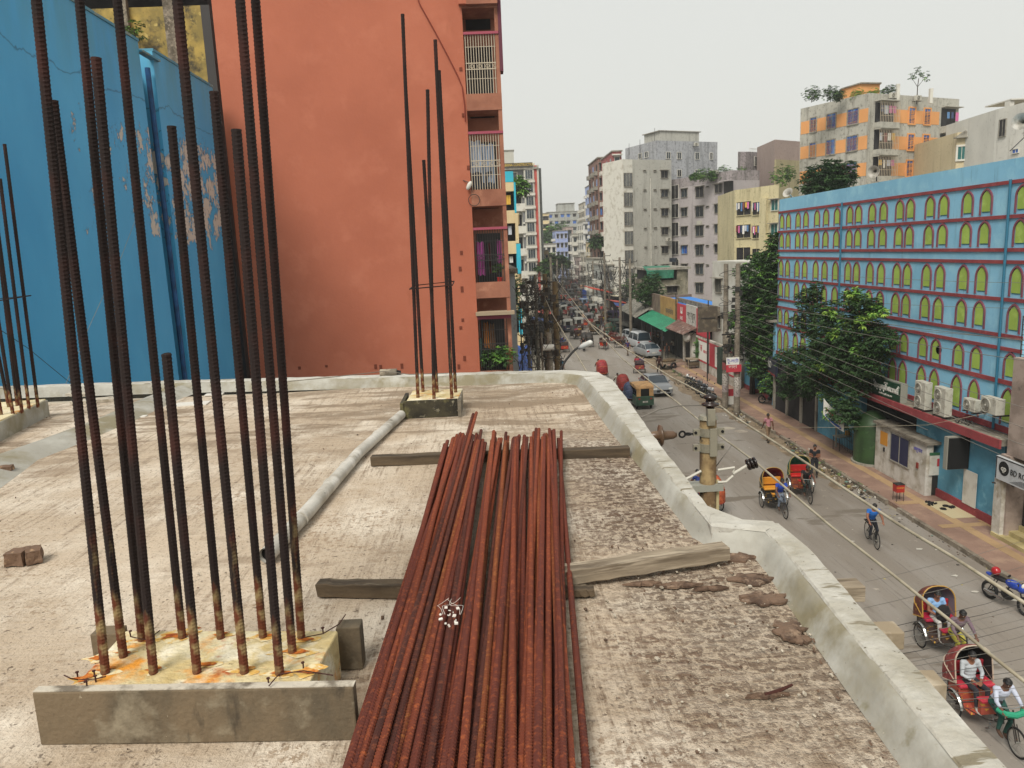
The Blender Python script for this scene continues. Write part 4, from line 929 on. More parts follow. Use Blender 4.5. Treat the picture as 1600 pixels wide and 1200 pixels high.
for (xa, xb) in [(1325, 1341), (1293, 1306), (1267, 1276)]:
    u0 = w6l.hit(xa, 185)[0]; u1 = w6l.hit(xb, 185)[0]; u0, u1 = min(u0, u1), max(u0, u1)
    for k in range(6): window(w6l, st, u0, u1, zb6 + .05 - k * HG, zb6 + 1.75 - k * HG, m_glassb, m_hood, False, fw=.12)
for (xa, xb) in [(1420, 1429), (1444, 1453)]:
    u0 = w6.hit(xa, 180)[0]; u1 = w6.hit(xb, 180)[0]
    for k in range(6): window(w6, st, u0, u1, zb6 + .0 - k * HG, zb6 + 1.8 - k * HG, m_glassb, m_os, False, fw=.16, name='narrow_window')
ua, ub = w6.hit(1366, 180)[0], w6.hit(1396, 180)[0]
for k in range(6):
    z = zb6 - k * HG; b = mb(m_st); w6.bx(b, ua, ub, z - .9, z - .1, .005, .9); w6.bx(b, ua, ub, z + 2.3, z + 2.42, .005, 1.0); b.use(m_int); w6.bx(b, ua + .1, ub - .1, z - .1, z + 2.2, .006, .03); b.use(m_grl)
    n = 12
    for i in range(n + 1): uu = ua + (ub - ua) * i / n; w6.bx(b, uu - .02, uu + .02, z - .1, z + 2.2, .85, .88)
    for zz in (z + .6, z + 1.4): w6.bx(b, ua, ub, zz, zz + .04, .84, .86)
    b.build('barred_balcony', st); clothes(w6, st, ua + .2, ub - .2, z + 1.8, 4, d=.6)
ua, ub = w6.hit(1470, 190)[0], w6.hit(1492, 190)[0]
for k in range(6):
    z = zb6 - k * HG; b = mb(m_int); w6.bx(b, ua, ub, z - .2, z + 2.0, .006, .03); b.use(m_st); w6.bx(b, ua, ub + .6, z - .9, z - .2, .01, .8); w6.bx(b, ua, ub + .6, z + 2.1, z + 2.2, .01, .7); b.build('balcony', st); clothes(w6, st, ua + .2, ub, z + 1.5, 3, d=.5)
pA, pB = w6l.pt(w6l.hit(1313, 140)[0], 0, -2), w6l.pt(w6l.hit(1355, 140)[0], 0, -2)
sA, sB = atY(1316, 133, 98), atY(1378, 133, 95); d_ = Vector((1, 4, 0))
roofbox(st, m_os, [(sA.x, sA.y), (atY(1345, 130, 95).x, 95), (sB.x, sB.y + .5), (sB.x + 1.5, sB.y + 6), (sA.x + 2, sA.y + 6)], z6_ - 1.3, atY(1345, 131, 95).z)
for i, (x, y, r, mm) in enumerate([(1268, 160, 1.2, None), (1298, 152, 1.3, None), (1312, 150, .8, None), (1340, 148, 1.0, 1), (1366, 144, 1.0, 1), (1392, 143, 1.1, None)]):
    p = atY(x, y, 93 + .1 * i); p.z = z6_ - 1.0 + (.4 if mm else .6); bush('roof_plant', ['leftmost dark bush on the striped building parapet', 'taller dark bush second from the left on the striped building', 'small dark bush beside the orange roof house', 'yellow green bush before the orange roof house', 'yellow green bush at the parapet corner', 'dark bush just right of the orange roof house'][i], p, r * .85, 1500, .2, [m_leaf[2], m_leaf[3], m_leaf[3]] if mm else [m_leaf[0], m_leaf[1], m_leaf[2]])
p = atY(1433, 150, 94); tree('roof_tree', 'small thin tree on the roof of the orange striped building', None, [(p.x, p.y, z6_ - 1), (p.x, p.y, z6_ + 1), (p.x + .1, p.y, z6_ + 2.0)], [[(p.x, p.y, z6_ + 1), (p.x + 1, p.y, z6_ + 2.2)], [(p.x, p.y, z6_ + 1), (p.x - 1, p.y, z6_ + 2.4)]], [(p.x - .7, p.y, z6_ + 2.3, .6), (p.x + .8, p.y, z6_ + 2.2, .7), (p.x, p.y, z6_ + 2.9, .55)], 260, .3, tr=(.06, .04))
for x, y0_, y1_ in [(1406, 130, 148), (1458, 137, 152)]:
    p = atY(x, y1_, 92); q = atY(x, y0_, 92); o = mb(m_white).box((p.x, p.y + .5, (p.z + q.z) / 2 - .3), (.35, .35, q.z - p.z + .6)).build('roof_column'); tag(o, 'bare concrete column stub on the roof of the orange striped building', 'column', 'column stubs on the striped building')
m_ac = M('ac_casing', '#b4b2a6', .6, [('#8f8a7c', 5, .52, .7)]); m_acf = M('ac_fan_grille', '#6b675c', .7, [('#45423b', 20, .5, .6)])
def ac_unit(loc, rz, label, double=False, group='air conditioner units', s=1):
    t = thing('air_conditioner_unit', label, 'air conditioner', loc, rz, group)
    Wd, Dp, Ht = .9 * s, .36 * s, (1.35 if double else .62) * s
    mb(m_ac).bx(-Wd / 2, Wd / 2, -Dp, 0, .08, .08 + Ht).build('casing', t, bevel=.02)
    for k in range(2 if double else 1):
        zc = .08 + Ht * (.27 + .46 * k if double else .5); b = mb(m_acf); b.cyl((-Wd * .15, -Dp - .001, zc), (-Wd * .15, -Dp - .02, zc), .26 * s, seg=22); b.use(m_ac); b.torus((-Wd * .15, -Dp - .015, zc), (0, 1, 0), .27 * s, .015, 22, 5)
        for q in range(5): b.torus((-Wd * .15, -Dp - .025, zc), (0, 1, 0), .05 * (q + 1) * s, .004, 18, 4)
        b.ell((-Wd * .15, -Dp - .02, zc), (.05, .02, .05)); b.build('fan', t)
    b = mb(m_grd); b.bx(-Wd / 2 + .05, -Wd / 2 + .1, -Dp - .05, .3, .02, .075); b.bx(Wd / 2 - .1, Wd / 2 - .05, -Dp - .05, .3, .02, .075); b.build('bracket', t); return t
for (ww, x, y, lb_) in [(w6, 1389, 152, 'box air conditioner on the parapet corner of the orange striped building'), (w6, 1428, 156, 'air conditioner on the parapet right of the corner of the striped building'), (wlt, 1094, 349, 'air conditioner on the side wall of the lilac block'), (wf, 1042, 375, 'air conditioner low on the big grey block'), (wf2, 1085, 227, 'air conditioner near the roof of the stained grey block'), (wlt, 1120, 270, 'air conditioner on the parapet of the lilac block')]:
    u_, z_ = ww.hit(x, y); ac_unit(ww.pt(u_, z_ - .3, .35), ww.ang, lb_, group=None)
# yellow and white houses at the far right
ey, w7, w7l, z7_, _ = box_building('ochre_house', 'ochre house with a teal window under a small gable', 'building', wallmat('ochre_plaster', '#b5a889', '#6e6248', .7), (1496, 207), 84, Lv=Vector((1, 10, 0)), R=(1578, 200), par=.6)
u0, z1 = w7.hit(1497, 229.5); u1, z0_ = w7.hit(1514, 248); window(w7, ey, u0, u1, z0_, z1, m_glassg, m_white, False, fw=.2, bars=3)
b = mb(m_hood); w7.bx(b, u0 - .5, u1 + .6, z1 + .9, z1 + 1.0, .01, .5); b.ext([(u0 - .4, z1 + 1.0), (u1 + .5, z1 + 1.0), ((u0 + u1) / 2, z1 + 1.7)], lambda u, z: w7.pt(u, z, .01), w7.n * .3); b.build('gable', ey)
u0, z1 = w7.hit(1547, 228); u1, z0_ = w7.hit(1555, 247); window(w7, ey, u0, u1, z0_, z1, m_int, m_hood, False, grille=m_grd); u0, z1 = w7.hit(1560, 228); u1, z0_ = w7.hit(1569, 247); window(w7, ey, u0, u1, z0_, z1, m_int, m_hood, False, grille=m_grd)
m_wh = wallmat('white_plaster', '#bab8b0', '#807b70', .6)
eh, w8, w8l, z8_, _ = box_building('white_house', 'white house with a roof terrace at the right edge', 'building', m_wh, (1557, 171), 78, Lv=Vector((1, 10, 0)), R=(1620, 155), par=.9)
u0, z1 = w8.hit(1563, 188); u1, z0_ = w8.hit(1571, 212); window(w8, eh, u0, u1, z0_, z1, m_int, m_hood, False, grille=m_grd); u0, z1 = w8.hit(1583, 234); u1, z0_ = w8.hit(1592, 238); window(w8, eh, u0, u1, z0_, z1, m_glassb, m_white, False)
mb(m_wh).bx(atY(1578, 160, 80).x, atY(1585, 160, 80).x, 80, 80.8, z8_ - 1, atY(1580, 157, 80).z).build('roof_post', eh); mb(m_wh).bx(atY(1578, 160, 80).x, atY(1640, 160, 80).x, 79.8, 84, atY(1580, 156.5, 80).z, atY(1580, 154.5, 80).z).build('roof_canopy', eh)
# ------------------------------------------------------------ mosque with arched windows
random.seed(71)
MX, MY0, MY1, MZ = 19.8, 26.9, 50.4, 14.15
m_mos = M('mosque_blue_plaster', '#86bfdb', .85, [('#7bb4d1', .4, .4, .65), ('#96cbe0', 1.1, .5, .7), ('#6f9fb6', 1.6, .6, .76, (1, 1, .15)), ('#5f8da5', 3.2, .64, .74, (1.5, 1.5, .12))], bump=.004, bs=10)
m_mosr = M('mosque_red_trim', '#8f3a3d', .85, [('#7a3136', 1, .4, .65), ('#9c4c4e', 4, .55, .7)])
m_mosa = M('mosque_plum_arch', '#7f4752', .85, [('#6d3a48', 1, .4, .65), ('#8f5660', 4, .55, .7)])
m_gp = M('lime_panel', '#9dba50', .8, [('#90ab49', .7, .4, .6), ('#abc464', 2, .55, .7), ('#7d8f3d', 3, .64, .74, (1.5, 1.5, .3))])
m_gpd = M('teal_panel_edge', '#2f7f96', .8)
mo = thing('mosque', 'long pale blue mosque building with rows of lime green arched windows and red bands', 'mosque')
b = mb(m_mos); b.bx(MX, MX + 16, MY0, MY1, 0, MZ - 1.0); b.bx(MX, MX + .25, MY0, MY1, MZ - .996, MZ); b.bx(MX + .25, MX + 16, MY1 - .25, MY1, MZ - .996, MZ - .002); b.build('wall', mo)
bands = [13.32, 12.06, 10.83, 10.38, 8.97, 7.6, 7.1, 5.83, 4.6]
b = mb(m_mosr)
for z in bands[:7]: b.bx(MX - .06, MX - .002, MY0, MY1 + .05, z - .08, z + .055)
b.bx(MX - .06, MX - .002, MY0, MY1, 5.73, 5.9); b.bx(MX - .06, MX - .002, MY0, MY1, 3.86, 4.1)
b.build('trim_band', mo)
mb(M('mosque_side_shade', '#7fb0c6', .85)).bx(MX - .02, MX - .0, MY1 - .25, MY1 - .02, 0, MZ - .3).build('corner_strip', mo)
for yy in (28.05, 41.35): mb(M('teal_pipe', '#2b6b86', .5)).cyl((MX - .1, yy, 3.9), (MX - .1, yy, 13.4), .05, seg=8).build('drain_pipe', mo)
def arch(w2, h, r=.0):
    """pointed arch outline, centred at u=0, from z=0"""
    pts = [(-w2, 0)]
    for k in range(6):
        th = math.radians(70.5) * k / 5; pts.append((w2 * (.5 - 1.5 * math.cos(th)), h * (.58 + .42 * math.sin(th) / .943)))
    pts[-1] = (0, h); return pts + [(-x, z) for x, z in reversed(pts[:-1])]
ctr = [49.84, 48.77, 47.26, 46.11, 44.57, 43.38, 42.02, 40.55, 39.6, 38.2, 37.1, 35.65, 34.75, 33.2, 32.2, 30.6, 29.45, 27.45]
rows_ = [(12.17, 1.03), (10.94, 1.03), (9.09, 1.16), (7.72, 1.12), (5.94, 1.06), (4.15, 1.5)]
allw = []
for r, (z0, h) in enumerate(rows_):
    for ci, yy in enumerate(ctr):
        k = 1.0
        if r == 4 and ci in (5, 6): continue
        allw.append((yy, z0, h, r))
allw.sort(key=lambda q: math.hypot(q[0], MX))
def arch_piece(yy, z0, h, sub=None, par=None):
    w_ = .37; out = arch(w_, h); inn = arch(w_ - .06, h - .075)
    T = lambda u, z: (MX - .055, yy + u, z0 + z)
    n = len(out); b = mb(m_mosa)
    for i in range(n - 1):
        a, c, d, e = [Vector(T(*q)) for q in (out[i], out[i + 1], inn[i + 1], inn[i])]; s = Vector((.053, 0, 0))
        b.add([a, c, d, e, a + s, c + s, d + s, e + s], [(0, 1, 2, 3), (1, 0, 4, 5), (3, 2, 6, 7)])
    g = MB().use(m_gp); pw, ph = .235, h - .24
    pnl = [(-pw, .1), (-pw, .1 + ph * .74), (-pw * .5, .1 + ph * .92), (0, .1 + ph), (pw * .5, .1 + ph * .92), (pw, .1 + ph * .74), (pw, .1)]
    g.ext(pnl, lambda u, z: (MX - .03, yy + u + .01, z0 + z + .03), (.028, 0, 0)); g.use(m_gpd); g.ext([(u - .035, z - .04) for u, z in pnl], lambda u, z: (MX - .012, yy + u + .01, z0 + z + .03), (.01, 0, 0))
    return b, g
rest = MB()
for i, (yy, z0, h, r) in enumerate(allw):
    b, g = arch_piece(yy, z0, h)
    if i < 96:
        o = g.build('arched_window', mo); b.build('arch_surround', o)
    else:
        for q in (b, g):
            for mi, m in enumerate(q.mats):
                rest.use(m); of = len(rest.v); 
            base = len(rest.v); rest.v += q.v
            for f, mi in zip(q.f, q.m): rest.use(q.mats[mi]); rest.f.append(tuple(v + base for v in f)); rest.m.append(rest.cur)
if rest.v: rest.build('far_arched_windows', mo)['kind'] = 'stuff'
for yy, z_ in ((32.0, 6.5), (47.0, 6.5)):
    b = mb(m_blk); b.cyl((MX - .03, yy, z_), (MX - .005, yy, z_), .19, seg=20); b.build('round_vent', mo)
# canopy slab over the ground floor
b = mb(M('canopy_top', '#857f73', .95, [('#5c564b', 1, .42, .6), ('#a49b8a', 3, .55, .7)], bump=.02, bs=9)); b.bx(19.02, MX - .003, 26.6, 43.6, 3.58, 3.82); b.build('canopy_slab', mo)
mb(m_mosr).bx(18.93, 19.018, 26.55, 43.65, 3.5, 3.84).build('canopy_fascia', mo)
m_gf = M('ground_floor_blue', '#5d9db8', .85, [('#4a86a0', .6, .42, .62), ('#78b0c4', 2, .55, .7)], bump=.004, bs=8)
b = mb(m_gf); b.bx(19.5, MX - .004, 27.0, 32.9, .16, 3.57); b.build('ground_floor_wall', mo)
mb(m_gf).bx(19.45, MX - .004, 37.9, 43.0, .16, 3.56).build('ground_floor_wall', mo)
mb(m_mosr).bx(19.42, 19.498, 27.0, 32.9, .16, .5).build('red_skirting', mo)
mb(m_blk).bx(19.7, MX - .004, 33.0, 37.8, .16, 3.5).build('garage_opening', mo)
mb(m_int).bx(19.5, MX - .004, 43.3, 49.7, .16, 3.5).build('entrance_shade_box', mo)  # dark box painted in for the shade behind the trees
for y_ in (43.2, 45.4, 47.6, 49.8): mb(m_hood).bx(19.4, MX - .003, y_ - .12, y_ + .12, .16, 3.6).build('entrance_pillar', mo)

tk = thing('water_tank', 'big dark green domed water tank in the shaded bay of the mosque', 'tank', (19.9, 36.6, .15))
m_tk = M('green_tank_paint', '#2f4a26', .55, [('#243a1e', 1, .42, .6), ('#45603a', 3, .58, .7)])
prof = [(0, 3.1), (.35, 3.0), (.8, 2.72), (1.02, 2.35), (1.05, 2.2), (1.05, .1), (1.12, .1), (1.12, 0)]
mb(m_tk).grid([[(r * math.cos(a * .1963), r * math.sin(a * .1963), z) for a in range(32)] for r, z in prof], True).build('tank_body', tk, 'auto'); tk.location = (19.45, 36.5, .15); tk.scale = (.9, .9, .88)
mb(m_hood).cyl((0, 0, 0), (0, 0, .12), 1.16, seg=32).build('tank_plinth', tk)
# guard hut
hu = thing('guard_hut', 'small white flat roofed hut with a dark blue shutter in front of the mosque', 'hut')
m_hut = M('hut_white', '#c6c3bb', .85, [('#98907f', 1.2, .42, .62), ('#c7c4bc', 3, .55, .7), ('#7f705c', 1.6, .62, .76, (1, 1, .5))], bump=.004, bs=12)
hx0, hx1, hy0, hy1 = 18.95, 20.4, 31.1, 35.4
b = mb(m_hut); b.bx(hx0, hx0 + .12, hy0, hy1, .15, 2.48); b.bx(hx0 + .121, hx1, hy1 - .12, hy1, .15, 2.48); b.bx(hx0 + .121, hx0 + .3, hy0, hy0 + .1, .15, 2.48); b.build('wall', hu)
mb(m_int).bx(hx0 + .2, hx1 - .1, hy0 + .5, hy1 - .2, .16, 2.4).build('dark_inside', hu)
mb(M('hut_roof', '#7b7468', .95, [('#544e43', 1.5, .42, .6), ('#9c9484', 4, .58, .7)], bump=.01, bs=10)).bx(hx0 - .12, hx1 + .1, hy0 - .15, hy1 + .1, 2.484, 2.6).build('roof', hu)
m_navy = M('navy_shutter', '#1c2145', .5)
b = mb(m_navy); b.bx(hx0 - .03, hx0 - .003, 32.45, 33.95, 1.05, 2.3); b.build('shutter', hu)
b = mb(m_hood); 
for y_ in (32.42, 33.2, 33.97): b.bx(hx0 - .045, hx0 - .004, y_ - .025, y_ + .025, 1.0, 2.35)
b.bx(hx0 - .06, hx0 - .004, 32.4, 34.0, .99, 1.05); b.build('shutter_frame', hu)
mb(M('yellow_poster', '#c88a2e', .7)).bx(hx0 - .012, hx0 - .003, 34.3, 34.95, 1.55, 2.2).build('poster', hu)
mb(M('red_socket', '#7b2f26', .7)).bx(hx0 - .06, hx0 - .003, 31.65, 31.77, 1.25, 1.5).build('socket_box', hu)
mb(m_grd).bx(hx0 - .05, hx0 - .003, 34.5, 34.6, 1.25, 1.45).build('meter_box', hu)
text('ওজুখানা', .24, M('violet_writing', '#5a55b0', .8), hu, facing((hx0 - .01, 31.75, 2.08), (0, -1, 0)), sx=.8)
b = mb(m_hood)
for i in range(14): b.bx(hx0 + .95, hx0 + 1.55, hy0 - .06, hy0 - .02, 1.1 + i * .08, 1.14 + i * .08)
b.build('louvre', hu)
po = mb(m_white).bx(hx0 + .12, hx0 + .92, hy0 - .07, hy0 - .03, 1.1, 2.0).build('poster', hu); mb(M('poster_red', '#b0343a', .7)).bx(hx0 + .45, hx0 + .85, hy0 - .078, hy0 - .071, 1.5, 1.85).build('poster_print', po); mb(M('poster_green', '#2b5a3a', .7)).bx(hx0 + .12, hx0 + .95, hy0 - .078, hy0 - .02, 2.003, 2.12).build('poster_head', po)
mb(m_grd).bx(hx0 + .3, hx1 - .2, hy0 - .03, hy0 + .0, .2, 1.05).build('lower_shutter', hu)
# green mosque name board
sg = thing('mosque_sign', 'green board with white Bengali lettering standing on the mosque canopy', 'sign')
p0, p1 = atX(1396, 592, 19.05), atX(1447, 612, 19.05)
mb(M('sign_green', '#14452f', .5, [('#0f3625', 2, .4, .6)])).bx(19.05, 19.12, 33.55, 36.15, 3.86, 4.68).build('board', sg)
m_sh = M('sign_metal_back', '#8a8a80', .6); b = mb(m_sh); b.bx(19.121, 19.35, 33.5, 36.2, 3.83, 4.72); b.bx(19.03, 19.12, 33.5, 33.548, 3.83, 4.72); b.bx(19.03, 19.12, 36.152, 36.2, 3.83, 4.72); b.build('sign_frame', sg)
m_wl = M('white_letters', '#dcdcd4', .6)
text('বাইতুল মুকাদ্দিম জামে মসজিদ', .34, m_wl, sg, facing((19.035, 34.85, 4.3), (0, -1, 0)), sx=.52, ext=.012)
text('মসজিদ মার্কেট রোড, ঢাকা', .11, m_wl, sg, facing((19.035, 34.85, 4.0), (0, -1, 0)), sx=.95, ext=.006)
text('আল্লাহ', .1, m_wl, sg, facing((19.035, 34.85, 4.56), (0, -1, 0)))
for y_ in (33.75, 35.95):
    o = mb(m_wl).torus((19.04, y_, 4.52), (1, 0, 0), .06, .012, 14, 4); o.build('emblem', sg)
ac_unit((19.3, 31.9, 3.85), -math.pi / 2, 'tall twin fan air conditioner on the mosque canopy, nearer the green sign', True, 'tall air conditioners on the mosque canopy', .9)
ac_unit((19.3, 30.45, 3.85), -math.pi / 2, 'tall twin fan air conditioner on the mosque canopy, second one away from the green sign', True, 'tall air conditioners on the mosque canopy', .9)
ac_unit((19.55, 28.95, 4.35), -math.pi / 2, 'small air conditioner partly behind another at the end of the mosque canopy', False, None, .8)
ac_unit((19.35, 27.4, 4.6), -math.pi / 2, 'single fan air conditioner on a bracket beside the pinkish wall at the right edge', False, None, 1.0)
b = mb(m_grd)
for (y_, x_, l_) in [(28.6, 19.3, .8), (28.9, 19.45, .5), (29.2, 19.2, .6)]: b.sweep([(x_, y_ + l_ * t, 3.9 + .1 * math.sin(t * 9)) for t in [k / 6 for k in range(7)]], .03, 5)
tag(b.build('pipe_scrap'), 'tangle of black pipes and scrap lying at the end of the canopy', 'scrap')
# black box sign, white panel, doorway building at the right edge
bs_ = thing('box_sign', 'dark box sign with a pale metal edge projecting from the mosque wall', 'sign')
mb(m_blk).bx(18.6, 19.45, 29.0, 29.06, 2.0, 3.3).build('sign_face', bs_); mb(m_sh).bx(18.56, 19.47, 29.061, 29.3, 1.97, 3.34).build('sign_frame', bs_)
mb(m_white).bx(19.4, 19.42, 28.35, 29.2, .5, 1.95).build('panel', bs_).name = 'panel'
m_pkw = M('pinkish_wall', '#a39388', .9, [('#86776d', 1.2, .42, .6), ('#5f544b', 2.5, .6, .75)], bump=.006, bs=12)
rb = thing('shop_building', 'pinkish shop building with cream steps and a ladder at the right edge', 'building')
b = mb(m_pkw); b.bx(19.1, 24, 20, 26.35, 3.35, 7.0); b.bx(19.1, 24, 20, 20.4, 0, 3.34); b.bx(19.0, 24, 26.0, 26.5, .1, 3.34); b.build('wall', rb)
mb(m_hut).bx(18.85, 19.05, 26.1, 26.55, .1, 2.5).build('door_pillar', rb)
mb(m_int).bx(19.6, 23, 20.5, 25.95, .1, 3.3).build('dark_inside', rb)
m_step = M('cream_steps', '#b8ab7c', .8, [('#978a60', 1, .42, .6)])
b = mb(m_step); b.bx(18.8, 20.5, 20, 26.5, .151, .3); b.bx(19.15, 20.5, 20, 26.0, .301, .48); b.bx(19.5, 20.5, 20, 25.98, .481, .68); b.build('step', rb)
sg = thing('shop_sign', 'white shop sign reading BD RO with a black round emblem', 'sign')
mb(M('sign_white', '#b9bcbe', .5, [('#a7abad', 1.5, .45, .6)])).bx(18.75, 18.87, 20, 26.4, 2.45, 3.32).build('board', sg)
b = mb(m_blk); b.cyl((18.74, 25.95, 2.93), (18.749, 25.95, 2.93), .27, seg=28); b.bx(18.74, 18.748, 20, 26.38, 3.27, 3.3); b.bx(18.74, 18.748, 26.34, 26.38, 2.47, 3.27)
for i in range(6): b.bx(18.742, 18.748, 20, 25.6 - i * .1, 2.52 + i * .035, 2.528 + i * .035)
b.build('emblem', sg)
text('qp', .3, m_wl, sg, facing((18.735, 25.95, 2.93), (0, -1, 0)), ext=.002)
text('BD RO', .3, m_blk, sg, facing((18.735, 25.6, 2.9), (0, -1, 0)), ax='LEFT', ext=.004, sx=.9)
b = mb(m_grd)
for y_ in (26.3, 26.05): b.cyl((19.3, y_, 7.0), (19.3, y_, 8.5), .02, seg=5)
for k in range(8): b.cyl((19.3, 26.3, 7.1 + k * .18), (19.3, 26.05, 7.1 + k * .18), .012, seg=5)
tag(b.build('ladder'), 'short black iron ladder on top of the pinkish shop building', 'ladder')
b = mb(m_grd); b.cyl((18.8, 26.6, 2.2), (19.2, 25.9, 2.25), .03, seg=6); tag(b.build('iron_bar'), 'black iron bar sticking out under the shop sign', 'bar')
# mats, shoes, stool
o = mb(M('cream_mat', '#b2a685', .9)).box((0, 0, .01), (1.1, 2.0, .02), 0).build('door_mat'); o.location = (19.0, 29.3, .155); tag(o, 'cream tiles laid before the mosque door', 'mat')
sh_ = MB().use(m_blk)
random.seed(72)
for i in range(9):
    p = (18.75 + U(-.3, .5), 29.9 + U(-.6, .4)); a = U(0, 3)
    b = mb(m_blk)
    for s in (-.06, .06):
        q = Vector((p[0] + s * math.cos(a), p[1] + s * math.sin(a), .2)); b.ell(q, (.05, .13, .04), 8, 5, Matrix.Rotation(a + U(-.3, .3), 3, 'Z'))
    tag(b.build('sandals'), 'pair of dark sandals left outside the mosque door', 'sandals', 'sandals outside the mosque')
stl = thing('donation_stool', 'small red box on thin black legs standing on the pavement', 'box', (17.55, 30.7, .15))
mb(M('red_box', '#a3281f', .6)).bx(-.17, .17, -.17, .17, .42, .75).build('box_body', stl); mb(m_grd).bx(-.18, .18, -.18, .18, .751, .78).build('lid', stl)
text('দানবাক্স', .09, M('yellow_writing', '#d9a23a', .7), stl, facing((-.02, -.172, .62), (1, 0, 0)), ext=.002)
for x in (-.15, .15):
    for y_ in (-.15, .15): mb(m_grd).cyl((x, y_, 0), (x, y_, .42), .012, seg=6).build('leg', stl)
# speakers on the mosque roof
m_horn = M('horn_grey', '#aaa79e', .5, [('#7d7a70', 3, .5, .65)])
def horn(x, y, Y, s, d, label):
    p = atY(x, y, Y); t = thing('loudspeaker', label, 'loudspeaker', p, 0, 'horn loudspeakers on the mosque roof')
    d = Vector(d).normalized(); u = d.orthogonal().normalized(); v = d.cross(u); pr = [(.06, -.6), (.07, -.35), (.12, -.15), (.22, 0), (.36, .12), (.46, .16)]
    rows = [[Vector((0, 0, 0)) + (u * math.cos(a * .3927) + v * math.sin(a * .3927)) * r * s + d * z * s for a in range(16)] for r, z in pr]
    b = mb(m_horn); b.grid(rows, True); b.grid([[q * .97 - d * .01 for q in r] for r in rows], True); b.cyl(-d * .6 * s, -d * .85 * s, .1 * s, seg=10); b.build('horn', t, 'auto'); mb(m_grd).cyl(-d * .5 * s, -d * .5 * s - Vector((0, 0, .75 * s)), .03, seg=6).build('bracket', t)
horn(1366, 268, 36, .62, (-.8, -.7, -.1), 'horn loudspeaker on the mosque roof in front of the orange striped building')
horn(1232, 302, 50, .75, (-.7, -.5, .5), 'horn loudspeaker at the far corner of the mosque roof')
horn(1596, 190, 32, .75, (-.95, -.6, .05), 'big horn loudspeaker high above the mosque at the right edge')
o = mb(m_grd).cyl(atY(1600, 215, 32), atY(1578, 236, 31), .02, seg=5).build('stay_wire'); tag(o, 'thin stay below the loudspeaker at the right edge', 'wire')
# ------------------------------------------------------------ trees
def blobs_px(lst, Y, r_px):
    out = []
    for (x, y, dy, r) in lst: p = atY(x, y, (r_px * 1174 / (x - 754) if r_px else Y) + dy); out.append((p.x, p.y, p.z, r))
    return out
random.seed(73)
base = Vector((18.6, 41.2, .1))
T1 = blobs_px([(1382, 528, .2, .6), (1228, 610, .4, .6), (1272, 452, .2, .5), (1262, 470, 0, .75), (1290, 488, .5, .8), (1262, 505, 1, 1.0), (1300, 520, 0, 1.2), (1335, 470, -.5, .7), (1358, 478, -.3, .65), (1345, 505, 0, .8), (1370, 530, .3, .9), (1335, 545, 0, 1.1), (1355, 570, 0, .9), (1290, 560, 0, 1.2), (1250, 560, .5, 1.0), (1320, 588, 0, .8), (1235, 590, .5, .7), (1262, 608, 0, .6), (1300, 618, -.3, .6), (1228, 560, 1, .7), (1365, 555, 0, .8), (1318, 560, -.4, 1.0), (1275, 590, -.3, 1.0)], 39, 18.2)
g = G(1286, 668, .15)
tree('street_tree', 'dense dark green tree with bright young leaf tufts in front of the mosque', None, [(g.x, g.y, 0), (g.x + .05, g.y, 1.5), (g.x - .1, g.y - .2, 2.9), tuple(T1[13][:3])], [[(g.x, g.y - .2, 2.6), T1[3][:3], T1[0][:3]], [(g.x, g.y - .2, 2.6), T1[8][:3], T1[4][:3]], [(g.x, g.y, 2.4), T1[13][:3]]], T1, 36000, .19, [m_leaf[0], m_leaf[0], m_leaf[1]], tuft=8, tr=(.17, .1))
crown = [o for o in COL.objects if o.name.startswith('crown')][-1]
bb = MB(); leaves(bb, [m_leaf[2], m_leaf[3], m_leaf[2]], blobs_px([(1295, 490, -1, .35), (1338, 462, -1, .4), (1372, 487, -.6, .4), (1290, 574, -1.4, .3), (1342, 547, -1.2, .32), (1278, 575, -1.2, .28), (1350, 500, -1, .35), (1305, 520, -1.2, .3), (1286, 615, -1, .2), (1295, 645, -1, .25), (1310, 640, -1, .2), (1268, 540, -1, .22), (1325, 500, -1, .28)], 39, 18.4), 1500, .26, 8)
bb.build('young_leaves', crown.parent)
g = G(1336, 700, .15); T2 = blobs_px([(1318, 640, 0, .8), (1340, 600, 0, .8), (1330, 655, .3, .55)], 36.5, 0)
tree('street_tree', 'leaning dark trunk with low foliage next to the green water tank', None, [(g.x, g.y, 0), (g.x + .1, g.y, 1.2), (g.x - .5, g.y, 2.4), T2[0][:3]], [[(g.x - .5, g.y, 2.3), T2[1][:3]]], T2, 3600, .19, [m_leaf[0], m_leaf[0], m_leaf[1]], tr=(.15, .09))
g = G(1268, 650, .15)
T3 = blobs_px([(1158, 500, .5, 1.0), (1152, 535, .5, .8), (1212, 375, 1, .7), (1208, 430, 1, 1.1), (1195, 430, 0, 1.3), (1180, 455, 0, 1.3), (1208, 465, 1, 1.3), (1170, 490, 0, 1.2), (1195, 500, 0, 1.5), (1180, 530, 0, 1.3), (1205, 540, 1, 1.2), (1210, 400, 1, .9), (1190, 570, 0, 1.1), (1163, 425, 0, .7), (1186, 405, 0, .7), (1205, 600, 0, .8), (1160, 455, 0, .7), (1172, 545, 0, .8)], 58, 19.5)
g = G(1205, 640, .1)
tree('street_tree', 'large mid green tree between the white wall and the mosque', None, [(19.8, 55, 0), (19.8, 55, 2.5), T3[8][:3]], [[(19.8, 55, 2.5), T3[5][:3], T3[4][:3]], [(19.8, 55, 2.5), T3[2][:3], T3[7][:3]], [(19.8, 55, 2.5), T3[3][:3]]], T3, 34000, .26, [m_leaf[0], m_leaf[1], m_leaf[2]], tuft=8, tr=(.22, .13))
